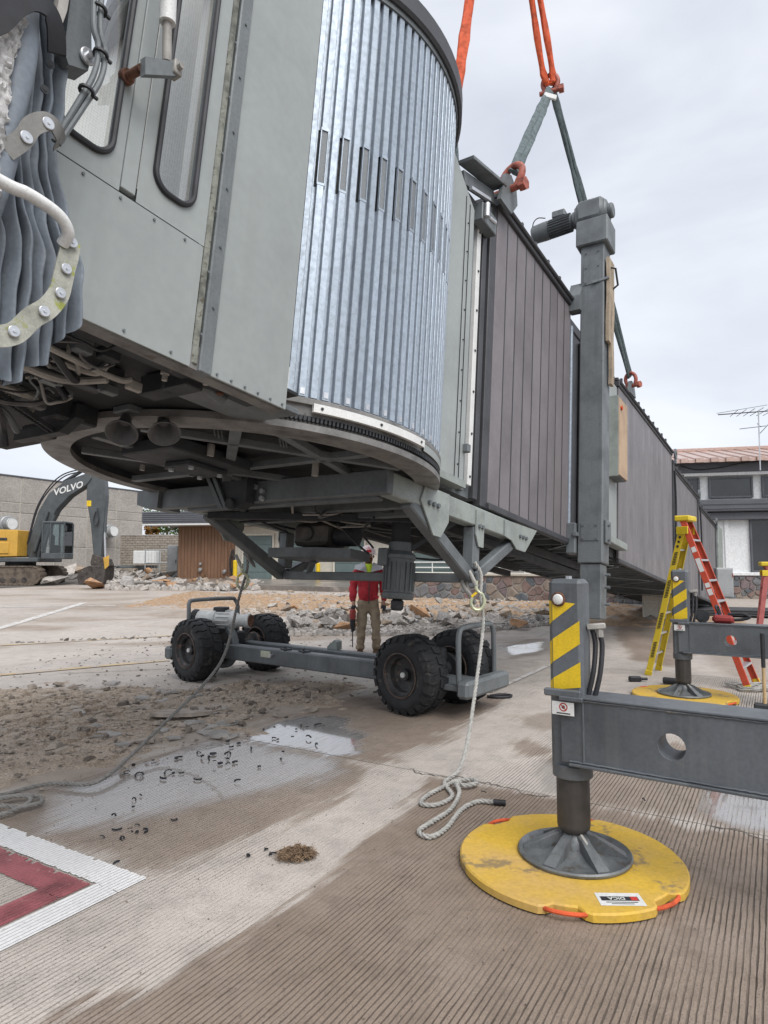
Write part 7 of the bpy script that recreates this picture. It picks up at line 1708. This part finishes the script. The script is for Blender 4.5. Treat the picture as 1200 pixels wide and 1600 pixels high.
# antenna
pa = px(1188, 735, 23.2); an = thing('television_antenna', 'rooftop aerial on a thin mast above the copper-coloured roof', 'antenna', (pa.x, 23.2, pa.z))
sx = 23.2 / FPX
def ap(x, y, t=0): return ((x - 1188) * sx, t, (735 - y) * sx)
MB().tube([ap(1188, 735), ap(1189, 640)], .022, 8).build('mast', M_SILVER, an)
MB().tube([ap(1125, 646, 0), ap(1260, 636, 0)], .02, 6).build('boom', M_DARK, an)
mb = MB()
for k in range(8):
    x = 1150 + k * 12; y = 644 - k * .8; mb.tube([ap(x - 8, y + 1, -.6 - .05 * k), ap(x + 8, y - 1, .6 + .05 * k)], .01, 5)
mb.tube([ap(1158, 669), ap(1200, 664)], .012, 5); mb.tube([ap(1190, 676), ap(1215, 650)], .012, 5); mb.tube([ap(1186, 660), ap(1192, 666)], .01, 5)
mb.tube([ap(1118, 646, -.2), ap(1180, 640, -.9)], .008, 5)
build_each(mb, 'element', M_DARK, an)
# --- things below the far tunnel
pb = px(1031, 968, 17.6)
t = thing('support_pedestal', 'cream box pedestal under the far tunnel section', 'pedestal', (pb.x, 17.6, grade(pb.x, 17.6) - .02), radians(-20))
MB().box((-.42, -.25, 0), (.42, .25, .95), .015).build('pedestal_body', M_CRM, t); MB().box((-.40, -.262, .47), (.40, -.25, .485)).build('pedestal_band', M_WHITE, t); MB().box((-.02, -.265, .02), (.02, -.25, .93)).build('pedestal_rib', M_CRM, t)
pb = px(1132, 945, 19.0)
t = thing('wall_cabinet', 'pale grey cabinet hanging at the terminal end of the bridge', 'cabinet', (pb.x, 19.0, .52), radians(-15))
MB().box((-.22, -.18, 0), (.22, .18, .86), .02).build('cabinet_body', M_DUCT, t); MB().box((-.19, -.19, .04), (.19, -.18, .82), .008).build('cabinet_door', M_DUCT, t); MB().box((.19, -.2, .6), (.215, -.18, .7)).build('latch', M_RED, t)
pb = px(1110, 958, 18.6)
t = thing('steel_plate_stack', 'dark flat plates stacked on the ground at the bridge\'s far end', 'plate stack', (pb.x, 18.6, grade(pb.x, 18.6)), radians(-20))
for k in range(3): MB().box((-1.6 + k * .15, -.6, .03 + k * .06), (1.5 + k * .1, .6, .08 + k * .06), .01).build('plate', M_TRIM, t)
# ================================================================== TREES
M_LEAFG = mat('leaf_green', (0.10, 0.17, 0.035), .6, var=.35, scale=1.5, spec=.3); M_LEAFO = mat('leaf_autumn', (0.30, 0.15, 0.035), .6, var=.3, scale=1.5, spec=.3); M_BARK = mat('bark', (.10, .08, .06), .9, var=.3)
def tree(label, c, h, r, m, seed, n=2600):
    R = random.Random(seed); o = thing('tree', label, 'tree', c, 0, 'trees beyond the block wall')
    tk = MB(); tk.tube(cr([(0, 0, 0), (.05, 0, h * .3), (-.05, .05, h * .6), (0, 0, h * .85)]), [.22 * (1 - .8 * i / 24) for i in range(25)], 8); tips = []
    for k in range(9):
        a = R.uniform(0, 2 * pi); z0 = h * R.uniform(.25, .6); tp = V(r * .75 * cos(a), r * .75 * sin(a), z0 + h * R.uniform(.1, .3)); tk.tube(cr([(0, 0, z0), tuple(tp * .5 + V(0, 0, z0 * .45)), tuple(tp)], 4), [.08 * (1 - .8 * i / 8) for i in range(9)], 6); tips.append(tp)
    tk.build('trunk', M_BARK, o)
    cl = [(V(R.gauss(0, .45) * r, R.gauss(0, .45) * r, h * R.uniform(.38, .98)), r * R.uniform(.22, .42)) for _ in range(26)] + [(t_, r * .3) for t_ in tips]
    mb = MB()
    for i in range(n):
        cc, rr = R.choice(cl); d = V(R.gauss(0, 1), R.gauss(0, 1), R.gauss(0, 1)).normalized() * rr * R.random() ** .4; p = cc + d; s = R.uniform(.07, .16)
        e1 = V(R.gauss(0, 1), R.gauss(0, 1), R.gauss(0, 1)).normalized(); e2 = e1.cross(V(R.gauss(0, 1), R.gauss(0, 1), R.gauss(0, 1))).normalized()
        mb.add([p - e1 * s, p + e2 * s * .6, p + e1 * s, p - e2 * s * .6], [(0, 1, 2, 3)])
    mb.build('crown', m, o, fix=False)
for (x, y, Y, h, r, m, lab, sd) in ((260, 890, 62, 6.9, 2.6, M_LEAFG, 'green tree showing above the brown shed roof', 1), (234, 892, 60, 4.6, .8, M_LEAFO, 'small orange autumn tree beside the green one', 2), (300, 890, 66, 7.2, 2.0, M_LEAFG, 'second green tree half hidden by the bridge beam', 3)):
    p = px(x, y, Y); tree(lab, (p.x, Y, grade(p.x, Y) - .1), h, r, m, sd)

# ================================================================== RUBBLE, DEBRIS, SMALL THINGS
M_RUB = [mat('rubble_' + nm, c, .9, var=.25, scale=4, bump=.5, bscale=14) for nm, c in (('grey', (.36, .335, .31)), ('pale', (.46, .42, .38)), ('warm', (.35, .28, .215)), ('dark', (.22, .205, .19)))]
M_RORG = mat('rubble_orange', (.42, .245, .135), .9, var=.2, scale=4, bump=.4, bscale=14)
# dug strip of orange soil
def strip():
    xs = np.linspace(-9, 9.5, 190); ts = np.linspace(0, 1, 80); P = []
    for t_ in ts:
        for x in xs:
            y0 = 17.2 - .30 * x + (1.2 if x < -2 else 0); y1 = 25.5 - .40 * x; y = y0 + (y1 - y0) * t_
            e_ = min(1, t_ / .12, (1 - t_) / .08) * min(1, (x + 9) / 1.0, (9.5 - x) / 1.0)
            P.append((x, y, grade(x, y) - .03 + e_ * (.06 + .10 * fbm(x * .9, y * .9) + .08 * fbm(x * 3.1, y * 3.1) + .05 * fbm(x * 9, y * 9))))
    K = len(xs); mb = MB(); mb.add(P, [(j * K + i, j * K + i + 1, (j + 1) * K + i + 1, (j + 1) * K + i) for j in range(len(ts) - 1) for i in range(K - 1)], True); return mb
M_DIRT = mat('orange_soil', (.36, .235, .14), .95, var=.2, scale=.6, col2=(.33, .245, .17), patch=((.36, .32, .28), .55, 2.2), fine=.16, bump=.7, bscale=18)
tag(strip().build('dirt_strip', M_DIRT, fix=False), kind='structure')
def rock_mesh(seed, flat=.7):
    R = random.Random(seed); bm = bmesh.new(); 
    for _ in range(14): bm.verts.new((R.gauss(0, .42), R.gauss(0, .42), R.gauss(0, .36) * flat))
    bmesh.ops.convex_hull(bm, input=bm.verts[:]); 
    for v in [v for v in bm.verts if not v.link_faces]: bm.verts.remove(v)
    bmesh.ops.subdivide_edges(bm, edges=bm.edges[:], cuts=1)
    for v in bm.verts: v.co += V(R.gauss(0, .025), R.gauss(0, .025), R.gauss(0, .025))
    me = bpy.data.meshes.new('rock'); bm.to_mesh(me); bm.free(); return me
def pal(me, m): 
    c = me.copy(); c.materials.append(m); return c
ROCKS = [rock_mesh(100 + i, .7) for i in range(9)]
RM = [[pal(r, m) for r in ROCKS] for m in M_RUB + [M_RORG]]
RR = random.Random(21)
def rz_(x, y): return grade(x, y)
def put_rock(x, y, s, mi, label, group, zoff=0.0, name='concrete_chunk', cat='rubble'):
    o = bpy.data.objects.new(name, RR.choice(RM[mi])); COL.objects.link(o); o.location = (x, y, rz_(x, y) + s * .18 + zoff)
    o.rotation_euler = (RR.uniform(-.5, .5), RR.uniform(-.5, .5), RR.uniform(0, 6.28)); o.scale = (s * RR.uniform(.8, 1.3), s * RR.uniform(.7, 1.1), s * RR.uniform(.6, .95))
    return tag(o, label, cat, group)
def gpx(xp, yp):
    """point of the graded ground seen at a column and row"""
    Y = 20.0
    for _ in range(60):
        p = px(xp, yp, Y); e_ = p.z - grade(p.x, Y); Y += e_ * 6
        Y = min(60, max(9, Y))
    return px(xp, yp, Y)
CN = ('grey', 'pale', 'tan', 'dark', 'orange-brown')
def sz(s, a, b): return 'small' if s < a else ('middling' if s < b else 'large')
for k in range(160):
    xp = RR.uniform(455, 885); lo = 990 - (max(0, xp - 700)) * .10; yp = lo - abs(RR.gauss(0, 17)) - 2
    if yp < 938: continue
    p = gpx(xp, yp); s = RR.choice((.09, .12, .14, .17, .2, .24, .3)); mi = RR.choice((0, 0, 1, 1, 3, 2))
    wh = 'left of the worker' if xp < 545 else 'beside the worker' if xp < 620 else ('behind the near tyres' if xp < 770 else 'left of the striped post')
    put_rock(p.x, p.y, s, mi, '%s %s concrete chunk in the rubble heap %s' % (sz(s, .13, .22), CN[mi], wh), 'rubble heap behind the wheel carriage', RR.uniform(0, .2) if xp < 720 else RR.uniform(0, .06))
for k in range(92):
    xp = RR.uniform(172, 400); yp = 905 + (xp - 172) * .045 - RR.uniform(-9, 12); p = gpx(xp, yp); s = RR.choice((.22, .28, .34, .42, .52)); mi = RR.choice((0, 1, 1, 1, 2, 4))
    wh = 'right of the excavator bucket' if xp < 260 else ('before the brown siding' if xp < 340 else 'above the left tyre')
    put_rock(p.x, p.y, s, mi, '%s %s concrete chunk in the far rubble band %s' % (sz(s, .3, .5), CN[mi], wh), 'far rubble band', RR.uniform(0, .2))
for k in range(46):
    xp = RR.uniform(385, 880); yp = RR.uniform(915, 958); p = gpx(xp, yp); s = RR.choice((.1, .14, .18, .26)); mi = RR.choice((0, 1, 2, 4))
    wh = 'left of the worker' if xp < 560 else ('below the fieldstone wall' if xp > 640 else 'behind the worker')
    put_rock(p.x, p.y, s, mi, '%s %s lump strewn on the orange dirt %s' % (sz(s, .12, .2), CN[mi], wh), 'lumps on the dirt strip')
for xp, yp, s, mi, lab in ((75, 913, .8, 1, 'pale concrete slab lump at the front of the excavator track'), (100, 900, .9, 1, 'upright pale concrete lump between track and bucket'), (112, 910, .75, 0, 'grey concrete lump leaning on the bucket'), (150, 920, .7, 4, 'orange-brown lump just below the excavator bucket'), (200, 919, .8, 0, 'rounded grey lump right of the bucket'), (122, 898, .9, 2, 'tan lump behind the excavator bucket'), (92, 888, .7, 1, 'pale lump on top of the pile by the track'), (585, 922, .55, 1, 'flat pale slab edge behind the worker')):
    p = gpx(xp, yp); put_rock(p.x, p.y, s, mi, lab, None, s * .1)
for xp, yp, s, lab in ((652, 968, .5, 'large orange-brown slab fragment standing in the grey rubble'), (806, 984, .40, 'tan rounded lump in the rubble near the striped post'), (541, 988, .32, 'brown fragment beside the worker\'s power hammer')):
    p = gpx(xp, yp); put_rock(p.x, p.y, s, 4, lab, None, .08)
# small rubble and grit: too many to count
def scatter(name, n, fn, smin, smax, m, seed, flat=.5):
    R = random.Random(seed); mb = MB()
    for _ in range(n):
        p = fn(R)
        if p is None: continue
        s = R.uniform(smin, smax) * R.choice((.5, .7, 1, 1.4)); a = R.uniform(0, 6.28); e1 = V(cos(a), sin(a), R.uniform(-.25, .25)) * s; e2 = V(-sin(a), cos(a), R.uniform(-.25, .25)) * s * R.uniform(.5, .9); u = V(0, 0, s * flat)
        b = [e1, e2 * .9 + e1 * .3, -e1 * .9 + e2 * .2, -e2]
        p = V(p); P = [p + q for q in b] + [p + q * R.uniform(.55, .8) + u * R.uniform(.7, 1.2) for q in b]
        mb.add(P, [(4, 5, 6, 7), (0, 1, 5, 4), (1, 2, 6, 5), (2, 3, 7, 6), (3, 0, 4, 7)])
    return tag(mb.build(name, m, fix=False), kind='stuff')
def f1(R):
    xp = R.uniform(450, 890); yp = 992 - (max(0, xp - 700)) * .10 - abs(R.gauss(0, 24)); p = gpx_fast(xp, yp); return p
def gpx_fast(xp, yp):
    yp = max(yp, 897); Y = 1581.0 / (yp - 878)
    for _ in range(12): Y = (CAMH - grade(0, Y)) * FPX / (yp - HZ)
    Y = min(Y, 48); return V((xp - 600) / FPX * Y, Y, grade(0, Y))
scatter('rubble_gravel', 7000, f1, .025, .085, M_RUB[0], 31, .8)
scatter('rubble_gravel', 3400, f1, .025, .09, M_RUB[1], 32, .8)
scatter('rubble_gravel', 1500, lambda R: gpx_fast(R.uniform(170, 410), R.uniform(898, 922)), .08, .22, M_RUB[1], 33, .8)
scatter('rubble_gravel', 2200, lambda R: gpx_fast(R.uniform(380, 890), R.uniform(913, 962)), .03, .09, M_RUB[2], 34, .6)
POLY_CH = DIRT[0][0]
xs_ = [p[0] for p in POLY_CH]; ys_ = [p[1] for p in POLY_CH]
def f2(R):
    x, y = R.uniform(min(xs_), max(xs_)), R.uniform(min(ys_), max(ys_))
    d = float(poly_sd(POLY_CH, np.array([x]), np.array([y]))[0]); k = .5 + .5 * fbm(x * 1.6, y * 1.6)
    if d < -.25 or R.random() > (.15 + 1.1 * k * k) or (d < .1 and R.random() < .6): return None
    return (x, y, .016)
M_CHIP = mat('spalled_concrete', (.38, .32, .265), .9, var=.25, scale=5, bump=.4, bscale=25); M_CHIP2 = mat('spalled_concrete_dark', (.20, .165, .135), .85, var=.25, scale=5, bump=.4, bscale=25)
def crumbled():
    """spalled surface: overlapping tilted scales of concrete, fading out at the edge of the broken area"""
    x0, x1, y0, y1 = -5.4, max(xs_) + .3, min(ys_) - .2, max(ys_) + .2; st = .017
    gx = np.arange(x0, x1, st); gy = np.arange(y0, y1, st); X, Y = np.meshgrid(gx, gy, indexing='ij'); sd = poly_sd(POLY_CH, X, Y)
    n = (vfbm(X * 1.7 + 3, Y * 1.7, 4) - .5); dens = sd + n * 1.6
    rs = np.random.RandomState(8); cell = .115; nx_, ny_ = int((x1 - x0) / cell) + 3, int((y1 - y0) / (cell * .75)) + 3
    jx, jy, hh, tx, ty, keep = rs.rand(nx_, ny_), rs.rand(nx_, ny_), rs.rand(nx_, ny_), rs.randn(nx_, ny_), rs.randn(nx_, ny_), rs.rand(nx_, ny_)
    u, v = (X - x0) / cell + 1, (Y - y0) / (cell * .75) + 1; best = np.full(X.shape, 1e9); sec = np.full(X.shape, 1e9); Z = np.zeros_like(X)
    u = u + (vfbm(X * 9, Y * 9, 2) - .5) * .9; v = v + (vfbm(X * 9 + 31, Y * 9 + 7, 2) - .5) * .9
    iu, iv = np.floor(u).astype(int), np.floor(v).astype(int)
    for a in (-1, 0, 1):
        for b_ in (-1, 0, 1):
            i, j = np.clip(iu + a, 0, nx_ - 1), np.clip(iv + b_, 0, ny_ - 1); dx, dy = u - (i + jx[i, j]), v - (j + jy[i, j]); d = np.hypot(dx, dy)
            zc = .006 + .046 * hh[i, j] ** 2.2 * (keep[i, j] > .25) + np.clip(.011 * tx[i, j] * dx + .011 * ty[i, j] * dy, -.016, .016) * (keep[i, j] > .25)
            nb = d < best; sec = np.where(nb, best, np.minimum(sec, d)); Z = np.where(nb, zc, Z); best = np.where(nb, d, best)
    edge = sstep(.0, .16, sec - best); Z = Z * (.25 + .75 * edge) + (vfbm(X * 40, Y * 40, 2) - .5) * .005
    amp = sstep(-.35, .35, dens) * (.35 + .65 * sstep(.35, .65, vfbm(X * 1.1 + 9, Y * 1.1 + 4, 3)))
    Zf = np.maximum(Z * amp, 0) - .004 + .006 * sstep(-.1, .3, dens); Zf = np.where(dens < -.3, -.03, Zf)
    m_, k_ = X.shape; idx = np.arange(m_ * k_).reshape(m_, k_); q = np.stack([idx[:-1, :-1], idx[1:, :-1], idx[1:, 1:], idx[:-1, 1:]], -1).reshape(-1, 4)
    q = q[(Zf.ravel()[q] > -.02).all(1)]
    used = np.unique(q); mp = np.full(m_ * k_, -1); mp[used] = np.arange(len(used)); co = np.stack([X, Y, Zf], -1).reshape(-1, 3)[used]
    me = bpy.data.meshes.new('crumbled_surface'); me.from_pydata(co.tolist(), [], mp[q].tolist()); me.update()
    return tag(link('crumbled_surface', me, mat('crumbled_concrete', (.40, .325, .255), .9, var=.3, scale=3, col2=(.27, .21, .155), fine=.2, bump=.5, bscale=60)), kind='stuff')
crumbled()
scatter('concrete_chips', 5200, f2, .007, .032, M_CHIP, 41, .3)
scatter('concrete_chips', 2600, f2, .006, .022, M_CHIP2, 42, .4)
scatter('concrete_chips', 420, f2, .025, .06, M_CHIP2, 45, .45)
scatter('concrete_chips', 320, f2, .03, .07, M_CHIP, 46, .35)
scatter('concrete_chips', 1500, lambda R: (R.uniform(-5.5, 1.5), R.uniform(7.5, 14.5), .004) if R.random() < .6 else None, .008, .03, M_CHIP2, 43, .35)
scatter('grit', 900, lambda R: (R.uniform(-2.5, 2.2), R.uniform(2.0, 5.0), .002), .0015, .0045, M_CHIP2, 44, .7)
# larger flakes lying in the chip field: things
def flake(c, s, label, group=None):
    R = random.Random(int(c[0] * 1000)); n = 9; rs = [s * R.uniform(.55, 1.1) for _ in range(n)]; th = s * R.uniform(.10, .2)
    P = [(rs[k] * cos(2 * pi * k / n) * 1.35, rs[k] * sin(2 * pi * k / n), 0) for k in range(n)] + [(rs[k] * .9 * cos(2 * pi * k / n) * 1.35, rs[k] * .9 * sin(2 * pi * k / n), th * R.uniform(.8, 1.2)) for k in range(n)]
    mb = MB(); mb.add(P, [tuple(range(n, 2 * n))] + [(k, (k + 1) % n, n + (k + 1) % n, n + k) for k in range(n)]); o = mb.build('concrete_flake', RR.choice((M_CHIP, M_RUB[0])))
    o.location = (c[0], c[1], .006); o.rotation_euler = (R.uniform(-.12, .12), R.uniform(-.12, .12), R.uniform(0, 6.28)); return tag(o, label, 'concrete flake', group)
big = flake((-2.02, 6.75), .34, 'largest lifted slab flake, beside the grey rope in the chip field'); big.rotation_euler = (-.10, .04, .35); big.location.z = .012; big.scale = (.8, .85, .7)
kk = 0
while kk < 60:
    p = f2(RR)
    if p: s = RR.uniform(.05, .12); flake(p, s, '%s flat concrete flake in the crumbled chip field, %s the grey rope' % (sz(s, .07, .1), 'left of' if p[0] < -2.2 else 'right of'), 'flakes in the chip field'); kk += 1
# rubble on the apron behind: crack line clods
for k in range(46):
    t_ = k / 46; x = -8.5 + 6.0 * t_; y = 12.1 + 2.3 * t_ + RR.gauss(0, .12); put_rock(x, y, RR.uniform(.04, .10), 3, 'dark clod on the crumbling crack across the apron', 'clods along the crack', -.01, 'dirt_clod', 'clod')
# black plastic clips scattered on the wet concrete
def clip_mesh(a0, a1, r, seed):
    R = random.Random(seed); P = [(r * cos(a) * 1.2, r * sin(a), .006) for a in np.linspace(a0, a1, 9)]; mb = MB(); n = len(P); vs_ = []
    for i, p in enumerate(P):
        q = V(p); d = V(p).normalized(); 
        for dr, dz in ((-.006, -.005), (.006, -.005), (.006, .012), (-.006, .012)): vs_.append((q.x + d.x * dr, q.y + d.y * dr, q.z + dz))
    mb.add(vs_, [(i * 4 + k, i * 4 + (k + 1) % 4, i * 4 + 4 + (k + 1) % 4, i * 4 + 4 + k) for i in range(n - 1) for k in range(4)] + [(0, 1, 2, 3), tuple((n - 1) * 4 + k for k in range(4))])
    me = mb.mesh('clip'); me.materials.append(M_BLACK); return me
CL = [clip_mesh(1.2, 1.9, .06, 5), clip_mesh(.0, 2.0, .03, 6), clip_mesh(.3, 5.8, .015, 7), clip_mesh(.2, 3.6, .034, 1), clip_mesh(.0, 4.4, .028, 2), clip_mesh(.5, 2.8, .04, 3), clip_mesh(.0, 5.2, .022, 4)]
spots = [(449,1124),(468,1135),(497,1134),(505,1135),(463,1141),(480,1137),(356,1160),(361,1168),(373,1163),(428,1155),(434,1157),(457,1161),(482,1155),(495,1165),(413,1141),(388,1156),(390,1172),(356,1180),(354,1177),(333,1180),(311,1178),(326,1187),(317,1186),(356,1187),(367,1193),(344,1195),(335,1197),(356,1197),(279,1186),(208,1197),(215,1212),(240,1189),(262,1208),(284,1209),(271,1210),(257,1217),(309,1219),(373,1223),(198,1208),(218,1213),(440,1187),(443,1183),(405,1200),(209,1251),(208,1263),(215,1246),(178,1279),(214,1292),(208,1301),(203,1302),(183,1297),(225,1301),(158,1312),(192,1312),(272,1283),(214,1303),(182,1352),(416,1330),(426,1337),(388,1340),(755,1246),(1006,1254)]
for i, (xp, yp) in enumerate(spots):
    Y = CAMH * FPX / (yp - HZ); Y = CAMH / (-( (FPX * sin(PITCH) - (yp - 800) * cos(PITCH)) / (FPX * cos(PITCH) + (yp - 800) * sin(PITCH)))); p = px(xp, yp, Y)
    o = bpy.data.objects.new('plastic_clip', CL[(i * 5 + i // 7) % 7]); COL.objects.link(o); o.location = (p.x, p.y, .007); o.rotation_euler = (RR.choice((0, 0, 1.2)), 0, RR.uniform(0, 6.28)); s = RR.uniform(.45, .75) * (1.0 if yp < 1240 else .8); o.scale = (s * RR.uniform(.7, 1.4), s * RR.uniform(.6, 1.2), s)
    lab = 'small black plastic clip lying ' + ('in the shiny puddle' if yp < 1166 and xp > 380 else 'at the edge of the chip field' if yp < 1190 else 'on the wet concrete right of the grey rope' if yp < 1230 else 'on the wet concrete above the white corner marking')
    if i == 57 or i == 59: lab = 'black wire-like clip left of the straw tuft' if i == 57 else 'black clip farthest left of the straw tuft'
    if i == 60: lab = 'black clip lying between the pale rope coil and the outrigger jack'
    if i == 61: lab = 'black sliver lying under the near outrigger beam'
    tag(o, lab, 'clip', 'black clips scattered on the concrete' )
# tuft of dry straw
st_ = MB(); R = random.Random(5)
for k in range(420):
    a = R.uniform(0, 6.28); r = .082 * sqrt(R.random()); c = V(-.46 + r * cos(a) * 1.15, 3.56 + r * sin(a) * .8, .01 + .05 * R.random() * (1 - r / .10)); d = V(R.gauss(0, 1), R.gauss(0, 1), R.gauss(0, .5)).normalized() * R.uniform(.015, .045)
    st_.tube([c - d, c + V(R.gauss(0, .01), R.gauss(0, .01), R.uniform(.004, .018)), c + d], .0016, 4, caps=False)
for v_i, q in enumerate(st_.v):
    if q[2] < .004: st_.v[v_i] = (q[0], q[1], .004)
tag(st_.build('straw_tuft', mat('dry_straw', (.25, .165, .10), .9, var=.35, scale=30), fix=False), 'tuft of dry brown straw lying on the pale concrete', 'straw')
